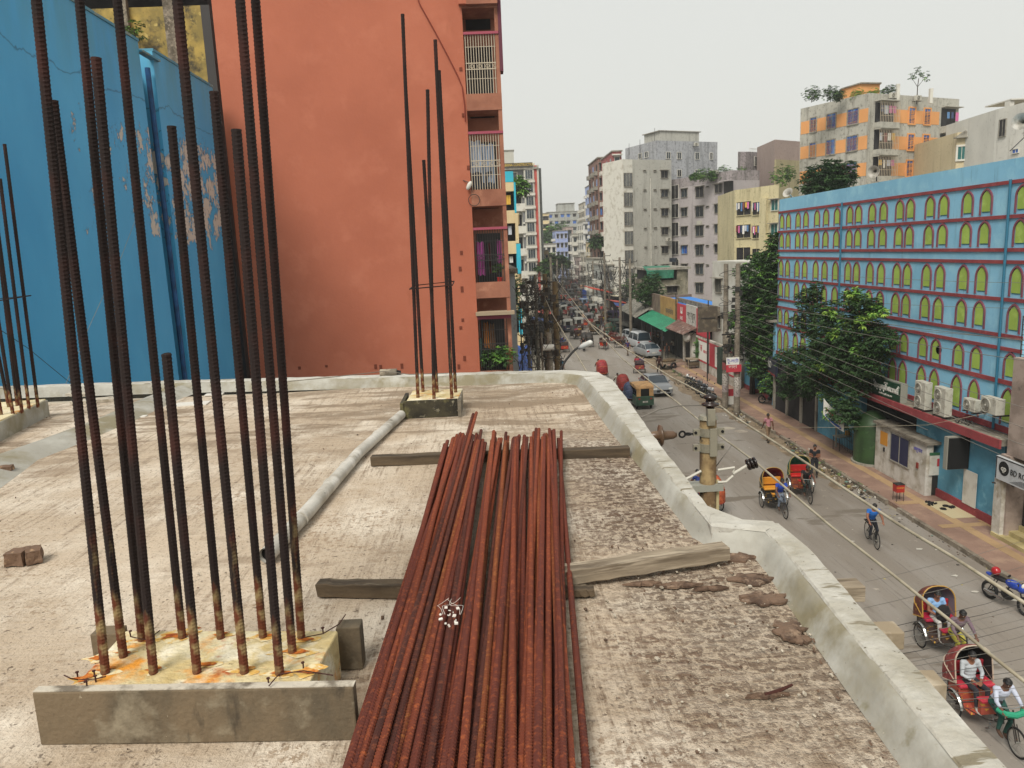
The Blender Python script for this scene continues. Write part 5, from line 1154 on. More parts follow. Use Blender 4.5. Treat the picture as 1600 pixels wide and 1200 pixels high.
T4 = blobs_px([(1275, 283, 0, 1.2), (1295, 275, .5, 1.3), (1315, 272, 0, 1.1), (1285, 292, 0, 1.0), (1305, 285, .5, 1.1)], 55, 0)
tree('roof_edge_tree', 'dark rounded tree rising behind the mosque parapet', None, [(T4[1][0], 55.5, 8), (T4[1][0], 55.5, 14), T4[1][:3]], [], T4, 7000, .32, [m_leaf[0], m_leaf[0], m_leaf[1]], tr=(.2, .12))
T5 = blobs_px([(1010, 450, 0, 1.2), (1018, 438, 0, 1.1), (1002, 460, 0, 1.0), (1025, 455, 1, 1.1), (1012, 468, 0, .8)], 88, 0)
tree('street_tree', 'small green tree beside the blue tarpaulin', None, [(T5[0][0], 88.5, 0), (T5[0][0], 88.5, 5), T5[0][:3]], [], T5, 5000, .3, [m_leaf[0], m_leaf[1], m_leaf[1]], tr=(.14, .08))
T6 = blobs_px([(985, 448, 0, 1.2), (978, 455, 0, 1.0), (992, 436, 0, .9), (1003, 440, 2, 1.0)], 105, 0)
tree('street_tree', 'drab green tree at the foot of the big grey block', None, [(T6[0][0], 105, 0), (T6[0][0], 105, 5), T6[0][:3]], [], T6, 1500, .4, [m_leaf[0], m_leaf[1], m_leaf[2]], tr=(.14, .08))
# ------------------------------------------------------------ right pavement furniture
def gpost(name, p, h, r, m, lab, cat='post', grp=None): o = mb(m).cyl((0, 0, 0), (0, 0, h), r, seg=8).build(name); o.location = p; return tag(o, lab, cat, grp)
fe = thing('railing', 'low dark iron railing round the trees beside the mosque', 'railing')
b = mb(m_grd); fa, fb = G(1283, 672, .15), G(1332, 712, .15)
for i in range(22):
    p = fa.lerp(fb, i / 21); b.cyl((p.x, p.y, .15), (p.x, p.y, 1.35), .012, seg=4)
b.build('railing_bars', fe); b = mb(m_grd)
for z in (.3, .8, 1.3): b.cyl((fa.x, fa.y, z), (fb.x, fb.y, z), .015, seg=4)
b.build('rail', fe)
gpost('metal_post', G(1306, 698, .15), 2.1, .05, m_sh, 'grey metal post on the pavement under the white banner')
bn = thing('banner', 'white banner with blue and red print tied between the trees', 'banner')
p0, p1 = atY(1287, 622, 38), atY(1320, 650, 36.5)
rows = [[Vector(p0).lerp(p1, i / 8) + Vector((0, .05 * math.sin(i), -.85 * j / 4 - (.12 * math.sin(i / 8 * 3.14)))) for i in range(9)] for j in range(5)]
mb(m_wl).grid(rows).build('banner_cloth', bn)
for j, (c_, a, b2) in enumerate([('#2f56a8', .78, .93), ('#b03a3a', .35, .5)]):
    r2 = [[rows[0][i].lerp(rows[4][i], t) + Vector((-.01, -.012, 0)) for i in range(1, 8)] for t in (a, b2)]; mb(M('banner_print_%d' % j, c_, .8)).grid(r2).build('banner_print', bn)
sgn = thing('small_signboard', 'small red and white signboard on a post beside the tree trunk', 'sign', G(1281, 650, .15))
mb(m_bark).cyl((0, 0, 0), (0, 0, 1.8), .06, seg=7).build('post', sgn); mb(M('sign_red', '#b03a2c', .7)).bx(-.28, .28, -.09, -.065, 1.7, 1.95).build('board', sgn); mb(m_wl).bx(-.28, .28, -.09, -.065, 1.5, 1.698).build('board', sgn)
tb = thing('street_table', 'small tin topped table with a yellow carton beside the railing', 'table', G(1318, 702, .15), .2)
mb(m_sh).bx(-.5, .5, -.3, .3, .74, .78).build('table_top', tb)
for x in (-.46, .46):
    for y_ in (-.26, .26): mb(m_grd).cyl((x, y_, 0), (x, y_, .74), .02, seg=6).build('leg', tb)
q = G(1327, 690, 1.0); o = mb(M('yellow_carton', '#b98f3e', .8)).box((0, 0, .12), (.28, .22, .24), .2).build('carton'); o.location = tb.location + Vector((.25, .05, .78)); tag(o, 'yellow carton standing on the tin topped table', 'carton')
wt_ = thing('electric_pole', 'thin dark post wrapped in cables beside the leaning trunk', 'pole', G(1341, 706, .15)); mb(m_bark).cyl((0, 0, 0), (0, 0, 3.3), .1, .08, 8).build('shaft', wt_)
# gates and blue cabins left of the trees
def cabin(name, x0, x1, y0, y1, h, lab, txt=None):
    t = thing(name, lab, 'cabin', group='blue walled cabins'); mb(m_gf).bx(x0, x1, y0, y1, .5, h).build('wall', t); mb(m_mosr).bx(x0 - .01, x1 + .01, y0 - .01, y1 + .01, .1, .498).build('red_skirting', t)
    mb(m_hood).bx(x0 + .15, x1 - .15, y0 + .15, y1 - .15, h + .002, h + .01).build('cabin_top', t)
    if txt:
        l1 = text(txt, .24, M('navy_writing', '#1f3f6a', .8), t, facing((x0 - .012, (y0 + y1) / 2 - .2, h - .75), (0, -1, 0)), sx=.7); l2 = text('ঢাকা', .18, M('navy_writing', '#1f3f6a'), t, facing((x0 - .012, (y0 + y1) / 2 - .2, h - 1.05), (0, -1, 0)))
        mb(M('crest_gold', '#b99643', .7)).bx(x0 - .015, x0 - .002, y1 - .75, y1 - .45, h - 1.2, h - .6).build('crest', t)
    return t
g1, g2_, g3 = G(1171, 608, .15), G(1189, 620, .15), G(1207, 629, .15)
cabin('blue_cabin', 20.2, 21.6, 50.7, 53.9, 2.25, 'nearer pale blue walled cabin with navy lettering on the pavement', 'মসজিদ অফিস')
cabin('blue_cabin', 20.1, 21.0, 55.2, 57.6, 2.25, 'farther narrow pale blue cabin behind the poster pole', None)
o = mb(M('tan_hoarding', '#a4834f', .9, [('#86693d', 1.2, .42, .6)])).bx(21.0, 21.1, 46.0, 49.6, .15, 1.7).build('hoarding'); tag(o, 'tan board fence behind the parked motorcycle', 'fence')
o = mb(m_hood).bx(20.0, 21.0, 44.5, 49.8, .15, .32).build('concrete_step'); tag(o, 'low concrete step behind the parked motorcycle', 'step')
og = thing('dark_signboard', 'dark blue shop board with white letters half hidden by the tree', 'sign')
pa_, pb2 = atY(1190, 550, 54), atY(1212, 563, 49); dd = pb2 - pa_
b = mb(M('dark_sign', '#23283d', .6)); b.add([pa_, pb2, pb2 - Vector((0, 0, 1.15)), pa_ - Vector((0, 0, 1.15))] + [v + Vector((.2, .05, 0)) for v in (pa_, pb2, pb2 - Vector((0, 0, 1.15)), pa_ - Vector((0, 0, 1.15)))], [(0, 1, 2, 3), (7, 6, 5, 4), (0, 4, 5, 1), (3, 2, 6, 7), (1, 5, 6, 2), (0, 3, 7, 4)]); b.build('board', og)
b = mb(m_mosr); b.add([pa_ - Vector((.02, .02, 1.0)), pb2 - Vector((.02, .02, 1.0)), pb2 - Vector((.02, .02, 1.15)), pa_ - Vector((.02, .02, 1.15))], [(0, 1, 2, 3)]); b.build('red_edge', og)
text('ICARO', .7, m_wl, og, facing((pa_ + pb2) / 2 - Vector((.04, .04, .5)), dd), sx=1.1)
o = mb(m_conc).bx(21.6, 26, 43.8, 60, 0, 3.0).build('dark_shop_row'); tag(o, 'low dark concrete shop row behind the blue cabins', 'building')
o = mb(m_mos).bx(19.75, 20.4, 50.45, 50.95, 0, 6.0).build('blue_pier'); tag(o, 'pale blue corner pier with a small roof at the far end of the mosque', 'pier')
o = mb(m_hood).bx(19.3, 20.5, 50.42, 51.2, 6.003, 6.16).build('pier_roof'); tag(o, 'small projecting roof slab on the blue corner pier', 'slab')
# ------------------------------------------------------------ white walled house, old stained house, shop row
m_ww = M('white_wall_paint', '#bebdb6', .9, [('#aaa89d', .5, .42, .65), ('#8c897c', 1.4, .64, .8, (1, 1, .3))])
wh = thing('white_walled_house', 'plain white house wall behind the twin concrete poles', 'building')
pa_, pb2 = atY(1113, 450, 66.5), atY(1223, 450, 54); zw = atY(1116, 408, 66).z
ww = Wl(Vector((pa_.x, pa_.y, 0)), Vector((pb2.x, pb2.y, 0))); back = -ww.n * 8
mb(m_ww).prism([(v.x, v.y) for v in (pa_, pb2, pb2 + back, pa_ + back)], 0, zw).build('wall', wh)
for (x0, y0, x1, y1) in [(1119, 436, 1128, 457), (1119, 492, 1127, 513)]:
    u0, z1 = ww.hit(x0, y0); u1, z0 = ww.hit(x1, y1); window(ww, wh, u0, u1, z0, z1, m_int, m_hood, True, grille=m_sh)
oh = thing('old_stained_house', 'old moss stained concrete house with a green tarpaulin on its top floor', 'building')
m_old = M('moss_stained_wall', '#8b8574', .95, [('#5d5a49', .5, .4, .58), ('#3c3b31', 1.3, .52, .66, (1.6, 1.6, .35)), ('#aaa28a', 2.0, .6, .72), ('#2e2e28', 4, .62, .72)], bump=.02, bs=5)
Yo = 92; wo_ = Wl(Vector((atY(1015, 450, Yo).x, Yo, 0)), Vector((atY(1075, 450, Yo).x, Yo, 0)))
z_t = atY(1060, 421, Yo).z; z_m = atY(1060, 437, Yo).z
b = mb(m_old); b.bx(wo_.P.x, wo_.P.x + wo_.L, Yo, Yo + 9, 0, z_m); b.bx(atY(1058, 430, Yo).x, wo_.P.x + wo_.L, Yo + .01, Yo + 9, z_m + .01, z_t); b.build('wall', oh)
mb(m_hood).bx(atY(1012, 430, Yo).x, wo_.P.x + wo_.L + .3, Yo - .3, Yo + 9, z_t + .004, z_t + .3).build('roof', oh)
mb(m_int).bx(atY(1016, 430, Yo).x, atY(1057, 430, Yo).x, Yo + .8, Yo + 8, z_m + .02, z_t - .02).build('dark_storey', oh)
m_tp = M('green_tarp', '#1f6b52', .6, [('#185642', 1, .42, .6), ('#3a8a6c', 2, .58, .7)])
p = [atY(x, y, Yo - .5) for x, y in [(1010, 423), (1053, 422), (1053, 434), (1012, 436)]]
rows = [[p[0].lerp(p[1], i / 10).lerp(p[3].lerp(p[2], i / 10), j / 5) + Vector((0, -.15 * math.sin(i * 1.1) * (j / 5), 0)) for i in range(11)] for j in range(6)]
rt = [[p[0].lerp(p[1], i / 10) + Vector((0, 2.4 - 2.4 * 1 * 0, .5)) for i in range(11)], [p[0].lerp(p[1], i / 10) for i in range(11)]]
mb(m_tp).grid(rt + rows[1:]).build('tarpaulin', oh)
u0, z1 = wo_.hit(1042, 448); u1, z0 = wo_.hit(1058, 457); window(wo_, oh, u0, u1, z0, z1, m_int, m_conc, True)
mb(M('water_tank_black', '#1d2530', .4)).cyl(atY(1052, 409, 96), atY(1052, 403, 96), .5, seg=14).build('water_tank', oh)
ll = thing('low_wall_house', 'low grey weathered house front behind the white wall', 'building')
xa, xb = atY(1080, 480, 80).x, atY(1116, 480, 80).x; mb(m_old).bx(xa, xb, 80, 86, 0, atY(1100, 471, 80).z).build('wall', ll)
# shop row: tall hoardings in front of shops
m_blueroof = M('blue_roof_sheet', '#1f6fc0', .6, [('#2c82d2', 2, .45, .6, (.3, 5, 1))]); m_hbrown = M('brown_hoarding_back', '#7b6a5d', .9, [('#65564a', 1.5, .42, .6)]); m_hyel = M('ochre_hoarding', '#ad8a52', .8, [('#9a7843', 1, .42, .6)]); m_hred = M('red_hoarding', '#b23340', .7); m_hwh = M('white_hoarding', '#b9b7b0', .7, [('#8f8c84', 3, .52, .64)])
SX = 19.45
def yx(x, y=512): return atX(x, y, SX).y
def sx_pt(x, y, X=SX): return atX(x, y, X)
sr = thing('shop_row', 'low row of roadside shops with a blue sheet roof and painted hoardings', 'building')
yA, yB, yC, yD, yE = 86, 80.0, 75.4, 73.4, 62.5
zr1, zr0 = 6.1, 3.6
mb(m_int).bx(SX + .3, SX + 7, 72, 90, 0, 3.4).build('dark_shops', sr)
mb(m_blueroof).bx(SX + .25, SX + 3.6, 68, 84, 5.55, 5.62).build('roof', sr)
b = mb(m_hbrown); b.bx(SX, SX + .2, yx(1032) + .01, yx(1014), 3.8, 6.0); b.bx(SX + .2, SX + 3.8, 84.1, 84.3, 3.5, 5.9); b.build('hoarding', sr)
mb(m_hyel).bx(SX, SX + .15, yx(1057), yx(1032), 3.5, 5.95).build('hoarding', sr)
b = mb(m_hwh); b.bx(SX, SX + .12, yx(1088) + .01, yx(1072) - .01, 3.4, 5.75); b.build('hoarding', sr)
text('শোরুম', 1.0, M('grey_writing', '#55534d'), sr, facing((SX - .01, yx(1080), 4.7), (0, -1, 0)), sx=1.0); text('ফার্নিচার', .8, M('grey_writing', '#55534d'), sr, facing((SX - .01, yx(1046), 4.5), (0, -1, 0)))
for (y0, y1) in [(yx(1072), yx(1058)), (yx(1107), yx(1088))]:
    b = mb(m_hred); b.bx(SX, SX + .12, y0, y1, 3.2, 5.6); o = b.build('hoarding', sr); c = (y0 + y1) / 2
    b = mb(m_wl); b.bx(SX - .01, SX - .002, c - .35, c + .35, 4.7, 5.35); b.use(m_hred); b.bx(SX - .018, SX - .011, c - .12, c + .12, 4.95, 5.35); b.build('emblem', o)
    text('SALE', .5, m_wl, o, facing((SX - .015, c, 4.25), (0, -1, 0)), sx=1.0); text('DISCOUNT', .3, m_wl, o, facing((SX - .015, c, 3.75), (0, -1, 0)), sx=.9)
b = mb(m_conc); b.bx(SX + .5, SX + .7, 64, 78, 5.3, 6.05); b.build('back_wall', sr)
for y_ in (yx(1057.5), yx(1014), yx(1108)): gpost('hoarding_post', (SX - .08, y_, 0), 6.6, .05, m_grd, 'thin iron post holding up the shop hoardings', 'post', 'iron posts of the hoardings')
# lower wall with posters and doorway
pw = thing('poster_wall', 'low white wall covered with red framed posters beside a dark doorway', 'wall')
WX = 19.45
mb(m_hut).bx(WX, WX + .25, 57.2, 69.0, .1, 3.1).build('wall_body', pw)
b = mb(m_hred)
for z in (2.85, .95): b.bx(WX - .03, WX - .004, 58.0, 68.8, z - .06, z + .06)
for y_ in (58.0, 60.2, 63.2, 64.6, 68.7): b.bx(WX - .032, WX - .005, y_ - .06, y_ + .06, .95, 2.85)
b.bx(WX - .02, WX - .006, 63.26, 64.54, 1.01, 2.79); b.build('red_frame', pw)
b = mb(m_wl); b.bx(WX - .02, WX - .006, 64.7, 68.5, 1.05, 2.75); b.bx(WX - .02, WX - .006, 60.3, 63.1, 1.05, 2.75); b.build('poster', pw)
text('ক', .9, m_hred, pw, facing((WX - .025, 67.2, 2.1), (0, -1, 0))); text('মেলা', .9, M('teal_writing', '#2f7d78'), pw, facing((WX - .025, 61.7, 2.0), (0, -1, 0))); text('আসবাব', .4, m_hred, pw, facing((WX - .025, 65.9, 1.9), (0, -1, 0)))
dw = thing('doorway', 'pale door frame round a dark open doorway under a rusty tin roof', 'doorway')
mb(m_blk).bx(WX - .1, WX - .02, 70.3, 72.2, .1, 3.0).build('opening', dw); b = mb(m_hut); b.bx(WX - .2, WX + .2, 69.6, 70.28, .1, 3.2); b.bx(WX - .2, WX + .2, 72.22, 72.9, .1, 3.2); b.build('door_frame', dw)
m_rt = M('rusty_tin', '#6e5248', .85, [('#503a33', 1.5, .42, .6), ('#8d8078', 3, .55, .66)], bump=.01, bs=6)
def corr(b, A, B_, C, D, n=26, a=.05):
    """corrugated sheet between edges AB (top) and DC (bottom)"""
    A, B_, C, D = map(Vector, (A, B_, C, D)); rows = []
    for j in (0, 1):
        rows.append([(A.lerp(B_, i / n) if j == 0 else D.lerp(C, i / n)) + Vector((0, 0, a * (i % 2))) for i in range(n + 1)])
    return b.grid(rows)
b = mb(m_rt); corr(b, (WX + .2, 68.6, 3.9), (WX + .2, 75.5, 4.1), (WX - 1.5, 75.0, 3.25), (WX - 1.3, 68.8, 3.2)); b.build('tin_roof', dw)
o = thing('satellite_dish', 'small round dish fixed under the rusty tin roof', 'dish', (WX - .7, 69.5, 2.9)); mb(m_hwh).ell((0, 0, 0), (.28, .5, .5), R=Matrix.Rotation(.3, 3, 'Z')).build('dish', o, True); mb(m_grd).cyl((0, 0, -.1), (.7, .1, .3), .03, seg=5).build('arm', o)
m_ga = M('green_awning_sheet', '#1d7a58', .6, [('#17664a', 1, .42, .6), ('#379370', 2.5, .58, .68)])
aw = thing('green_awning', 'long green corrugated awning over the open shop fronts', 'awning')
b = mb(m_ga); corr(b, (SX + .1, 74.4, 3.75), (SX - .2, 86.5, 4.1), (SX - 2.1, 85.5, 3.35), (SX - 1.7, 74.0, 2.95), 44); b.build('awning_sheet', aw)
for y_ in (75.2, 80, 85): mb(m_grd).cyl((SX - 1.7, y_, 0), (SX - 1.7, y_, 3.1), .06, seg=6).build('post', aw)
ab = thing('grey_awning', 'old grey tin awning left of the green one', 'awning'); b = mb(M('grey_tin', '#7f7c73', .8, [('#5d5a50', 1.5, .42, .6), ('#9f9a8e', 3, .56, .66)])); corr(b, (SX - .3, 86.6, 4.3), (SX + .2, 99, 4.6), (SX - 2.2, 98, 3.5), (SX - 2.2, 86.2, 3.3), 40); b.build('awning_sheet', ab)
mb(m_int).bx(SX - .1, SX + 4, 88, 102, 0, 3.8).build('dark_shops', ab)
bt = thing('blue_tarpaulin', 'dark blue tarpaulin hung like a sail beside the small green tree', 'tarpaulin'); q = [atY(x, y, 96) for x, y in [(1008, 463), (990, 475), (990, 487), (1012, 487)]]; mb(M('blue_tarp', '#1d3f86', .7, [('#16326c', 1, .4, .6)])).add(q + [v + Vector((.1, .3, 0)) for v in q], [(0, 1, 2, 3), (7, 6, 5, 4)]).build('tarp_sheet', bt)
b = mb(M('pale_tin', '#8f8a80', .85, [('#5f5a50', 1.2, .45, .6), ('#b2aca0', 2, .55, .65)]))
random.seed(75)
for i in range(9): 
    y0 = 88 + i * 3.6; b.box((20.6 + .09 * i * i * .35 + U(-.8, 1), y0, 4.5 + U(-.5, .5)), (3.4, 3.3, .06), rot=Matrix.Rotation(U(-.15, .15), 3, 'Y') @ Matrix.Rotation(U(-.1, .1), 3, 'X'))
tag(b.build('tin_roofs'), 'jumble of pale tin roofs over the market stalls beyond the green awning', 'roof', kind='stuff')
o = thing('hanging_sign', 'brown double sided sign on a bracket near the twin poles', 'sign'); p = atY(1106, 500, 61); mb(M('brown_sign', '#4f463b', .8, [('#6b6150', 2, .5, .62)])).bx(p.x - .8, p.x + .8, 61, 61.2, p.z - 1.0, p.z + 1.1).build('board', o); mb(m_grd).bx(p.x - .6, p.x + .6, 60.97, 60.99, p.z + .1, p.z + .2).build('sign_line', o); mb(m_grd).cyl((p.x, 61.1, 0), (p.x, 61.1, p.z - 1), .05, seg=6).build('post', o)
# street clutter by the wall
def crate(p, d, m, lab, name='wooden_box', cat='box', rz=0):
    o = mb(m).box((0, 0, d[2] / 2), d).build(name, bevel=.01); o.location = p; o.rotation_euler = (0, 0, rz); return tag(o, lab, cat)
ct = thing('street_stall', 'small wooden table like stall by the poster wall', 'stall', G(1087, 575, .15), .1)
mb(m_wood).bx(-.9, .9, -.45, .45, .85, .95).build('table_top', ct); mb(m_woodd).bx(-.75, .75, -.35, .35, .25, .6).build('shelf', ct)
for x in (-.85, .85):
    for y_ in (-.4, .4): mb(m_wood).cyl((x, y_, 0), (x, y_, .85), .04, seg=6).build('leg', ct)
crate(G(1101, 576, .15), (.6, .6, .8), m_woodd, 'dark wooden box standing right of the small stall')
o = mb(M('green_locker', '#24352b', .7)).box((0, 0, 1.5), (.35, .9, 3.0)).build('metal_locker'); o.location = G(1126, 600, .15); tag(o, 'tall narrow dark green locker on the pavement left of the twin poles', 'locker')
cac = thing('street_plant', 'tall narrow green plant standing on the small stall', 'plant', G(1090, 560, 1.0)); cac.location = ct.location + Vector((.1, 0, .95)); mb(m_leaf[1]).sweep([(0, 0, 0), (.02, 0, .8), (0, 0, 1.9)], [.12, .16, .08], 7).build('stem', cac); bb = MB(); leaves(bb, m_leaf[:3], [(0, 0, .6, .3), (0, 0, 1.3, .3)], 200, .2); bb.build('foliage', cac)
# litter along the kerb
random.seed(76); lit = [M('litter_white', '#b5b1a6', .9), M('litter_brown', '#5c4f3f', .95), M('litter_green', '#5f7a70', .9), M('litter_dark', '#2e2a26', .9), M('litter_yellow', '#a3985a', .9)]
b = MB()
for (x, y, n, s) in [(1240, 696, 60, .5), (1250, 706, 40, .5), (1350, 770, 70, .45), (1340, 762, 30, .4), (1305, 742, 40, .6), (1320, 750, 30, .5), (1150, 648, 50, .9), (1130, 630, 40, 1.0), (1075, 605, 40, 1.6), (1160, 656, 30, .6), (1232, 690, 20, .4), (1285, 728, 30, .8)]:
    c = G(x, y, 0)
    for i in range(n):
        b.use(random.choices(lit, [4, 5, 1, 2, 1])[0]); k = U(.02, .13); b.box((c.x + random.gauss(0, s * .45), c.y + random.gauss(0, s), .02 + RND() ** 2 * .12), (k * U(.5, 1.8), k, k * .35), rot=Matrix.Rotation(U(0, 3), 3, (RND(), RND(), 1)))
for i in range(420):
    b.use(random.choices(lit, [1, 7, 1, 3, 1])[0]); k = U(.01, .06); b.box((U(16.2, 17.0), U(20, 80), .01), (k, k * 1.5, k * .4), U(0, 3))
for i in range(160):
    b.use(random.choices(lit, [3, 6, .2, 2, .4])[0]); k = U(.015, .05); b.box((U(5, 17), U(16, 80), .008), (k, k * 1.5, k * .2), U(0, 3))
tag(b.build('litter'), 'litter and rubble along the kerb', 'litter', kind='stuff')
b = MB(); leaves(b, m_leaf[:3], [(17.0, 33 + i * 1.9, .1, .22) for i in range(5)] + [(16.9, 57 + i * 2, .1, .35) for i in range(6)], 900, .1, 5); tag(b.build('weeds'), 'weeds growing along the kerb', 'weeds', kind='stuff')
for i, (x, y) in enumerate([(1206, 664), (1492, 900), (1437, 858), (1523, 925), (1585, 938), (1330, 846)]):
    p = G(x, y, .01); o = mb(lit[0] if i else M('blue_plastic_bag', '#5f95ad', .6)).add([(p.x + .16 * math.cos(a) * U(.6, 1), p.y + .1 * math.sin(a) * U(.6, 1), .012 + .02 * RND()) for a in (0, 1.2, 2.4, 3.6, 4.9)], [(0, 1, 2, 3, 4)]).build('paper_scrap'); tag(o, 'pale scrap of paper lying on the asphalt' if i else 'crumpled blue plastic bag in the gutter', 'scrap', 'paper scraps on the road' if i else None)
# ------------------------------------------------------------ poles and wires
random.seed(81)
m_pole = M('concrete_pole', '#857c6e', .9, [('#645c50', 1, .42, .6), ('#a39a8a', 4, .56, .68), ('#b8b4ac', 9, .62, .7), ('#4b443a', 2, .62, .75)], bump=.006, bs=20)
m_polet = M('tan_steel_pole', '#7d6a4a', .8, [('#5a4a32', 1, .42, .6), ('#9a8865', 3, .56, .7)])
m_wire = M('black_cable', '#2a2826', .7); m_wireg = M('grey_cable', '#6f6a62', .6)
def crossarm(b, z, w_=1.2, rz=0, n=3):
    R = Matrix.Rotation(rz, 3, 'Z'); b.box((0, 0, z), (w_, .08, .08), rz)
    for i in range(n): p = R @ Vector((-w_ / 2 + w_ * i / (n - 1), 0, 0)); b.cyl((p.x, p.y, z + .04), (p.x, p.y, z + .22), .05, .03, 7)
def pole(x, y, h, r, m, label, arms=(), group=None, coil=True, posters=False):
    t = thing('utility_pole', label, 'pole', (x, y, 0), 0, group)
    mb(m).cyl((0, 0, 0), (0, 0, h), r, r * .72, 14).build('shaft', t, 'auto')
    if arms:
        for (z, w_, rz) in arms: b = mb(m_grd); crossarm(b, z, w_, rz); b.build('crossarm', t)
    if coil:
        b = mb(m_wire)
        for k in range(7):
            z = h * U(.55, .95); R_ = r + U(.08, .3); b.torus((U(-.1, .1), U(-.1, .1), z), (U(-.5, .5), U(-.5, .5), 1), R_, .018, 14, 4)
        for k in range(6): b.box((U(-.3, .3), U(-.2, .2), h * U(.5, .85)), (U(.1, .3), U(.1, .25), U(.15, .35)))
        b.build('cable_coil', t)
    if posters:
        for z, c_ in [(1.2, '#9a8f8c'), (2.0, '#b7b2aa'), (2.8, '#8e3b40'), (1.7, '#a9a49a')]:
            mb(M('pole_poster_' + c_[1:], c_, .8, [('#5a4f4c', 14, .5, .6)])).cyl((0, 0, z), (0, 0, z + U(.4, .7)), r + .006 + z * .002, seg=14).build('poster', t)
    return t
c1, c2 = G(1133, 638, .02), G(1151, 646, .02)
ph1, ph2 = atY(1134, 412, c1.y).z, atY(1141, 412, c2.y).z
P1 = pole(c1.x, c1.y, ph1, .21, m_pole, 'left one of the twin concrete poles plastered with posters', [], 'twin concrete poles', True, True)
P2 = pole(c2.x, c2.y, ph2, .21, m_pole, 'right one of the twin concrete poles, with a poster board on it', [], 'twin concrete poles', True, True)
b = mb(m_grd); cx, cyy = (c1.x + c2.x) / 2, (c1.y + c2.y) / 2
for z in (4.6, 5.4, 3.6): b.box((cx, cyy - .3, z), (1.6, .1, .1), .2)
for k in range(26): b.box((cx + U(-.7, .7), cyy + U(-.5, -.1), U(3.4, 5.8)), (U(.05, .22), U(.05, .2), U(.06, .3)), U(0, 3))
for k in range(14): b.torus((cx + U(-.6, .6), cyy - .3, U(3.6, 5.6)), (U(-.6, .6), 1, U(-.5, .5)), U(.15, .4), .016, 14, 4)
tag(b.build('cable_box_cluster'), 'cluster of black boxes and coiled cable on the twin concrete poles', 'cables', kind='stuff')
tr_ = thing('transformer_can', 'grey cable drum like canister fixed between the twin poles', 'canister', (c1.x, c1.y - .3, 5.0)); mb(m_pole).cyl((0, 0, -.35), (0, 0, .35), .3, seg=14).build('can_body', tr_); mb(m_grd).cyl((0, 0, .35), (0, 0, .45), .12, seg=8).build('cap', tr_)
pb_ = thing('poster_board', 'poster board with purple print on white above a red half, on the right twin pole', 'board'); q = (c2.x, c2.y - .3)
p0, p1 = atY(1135, 559, c2.y - .3), atY(1155, 581, c2.y - .3)
mb(m_wl).bx(p0.x, p1.x, q[1], q[1] + .03, (p0.z + p1.z) / 2, p0.z).build('upper_poster', pb_); mb(m_hred).bx(p0.x, p1.x + .15, q[1], q[1] + .03, p1.z, (p0.z + p1.z) / 2 - .003).build('lower_poster', pb_)
text('টু-লেট', .3, M('violet_writing', '#5a55b0'), pb_, facing(((p0.x + p1.x) / 2, q[1] - .01, p0.z - .25), (1, 0, 0))); text('ভাড়া', .28, m_wl, pb_, facing(((p0.x + p1.x) / 2, q[1] - .01, p1.z + .35), (1, 0, 0)))
rb_ = thing('red_notice', 'small red and white notice between the feet of the twin poles', 'notice', G(1144, 632, .1)); mb(m_hred).bx(-.4, .25, -.4, -.37, .7, 1.2).build('red_part', rb_); mb(m_wl).bx(-.4, .25, -.4, -.37, .1, .698).build('white_part', rb_)
# left row of poles
def lp(x, ytop, Y, r, m, lab, arms=(), coil=True):
    p = atY(x, ytop, Y); return pole(p.x, Y, p.z, r, m, lab, arms, 'poles along the left side of the street', coil)
lp(867, 440, 40, .2, m_polet, 'thick tan pole nearest the lane on the left side', [(8.9, 1.0, .3)])
lp(851, 428, 46, .2, m_polet, 'tan pole with a crossarm just left of the thick tan pole', [(9.6, 1.4, .2), (9.1, 1.2, .2)])
lp(836, 430, 44, .13, m_pole, 'slim pole wrapped in cables left of the tan poles', [(9.0, 1.6, .1), (8.2, 1.6, .1), (7.2, 1.4, .1)])
lp(822, 435, 52, .13, m_pole, 'slim cable laden pole in the tangle beside the cream building', [(9.0, 1.6, .1), (8.0, 1.6, .1)])
lp(812, 470, 48, .05, m_grd, 'thin black post at the left of the tangle', [], False)
lp(846, 520, 36, .06, m_pole, 'thin grey pipe post standing in front of the tan poles', [], False)
lp(858, 520, 34, .16, m_pole, 'short concrete pole stump with a white canister', [])
o = thing('canister', 'white canister fixed low on the left poles', 'canister', atY(857, 543, 33.8)); mb(m_white).cyl((-.25, 0, 0), (.25, 0, 0), .14, seg=12).build('can_body', o); mb(m_grd).cyl((.25, 0, 0), (.32, 0, 0), .06, seg=8).build('cap', o)
random.seed(82)
b = mb(M('tangle_grey_brown', '#3f3932', .85))
for k in range(240):
    Y = U(34, 66); p = atY(U(815, 862), U(440, 585), Y); q = p + Vector((U(-.8, .8), U(-6, 6), U(-1.2, 1.0))); m_ = (p + q) / 2 - Vector((U(-.3, .3), 0, U(.1, .7)))
    b.sweep([p, p.lerp(m_, .6), m_, q.lerp(m_, .6), q], U(.008, .022), 4, False)
for k in range(90):
    Y = U(36, 60); p = atY(random.choice([822, 836, 851, 867]) + U(-8, 8), U(440, 560), Y); b.box(p, (U(.05, .3), U(.05, .3), U(.08, .4)), U(0, 3))
for k in range(50):
    Y = U(36, 60); p = atY(U(818, 866), U(440, 570), Y); b.torus(p, (U(-1, 1), 1, U(-.4, .4)), U(.12, .45), .015, 12, 4)
tag(b.build('cable_tangle'), 'dense tangle of cables and junction boxes round the left street poles', 'cables', kind='stuff')
m_bt = M('bright_blue_tarp', '#1b4fa0', .65, [('#15418a', 1, .42, .6), ('#3c74c4', 2, .58, .68)])
bt = thing('blue_tarp_roof', 'bright blue tarpaulin roof low beside the orange building', 'tarpaulin')
q = [G(x, y, 3.4) for x, y in [(806, 541), (829, 541), (833, 600), (800, 600)]]
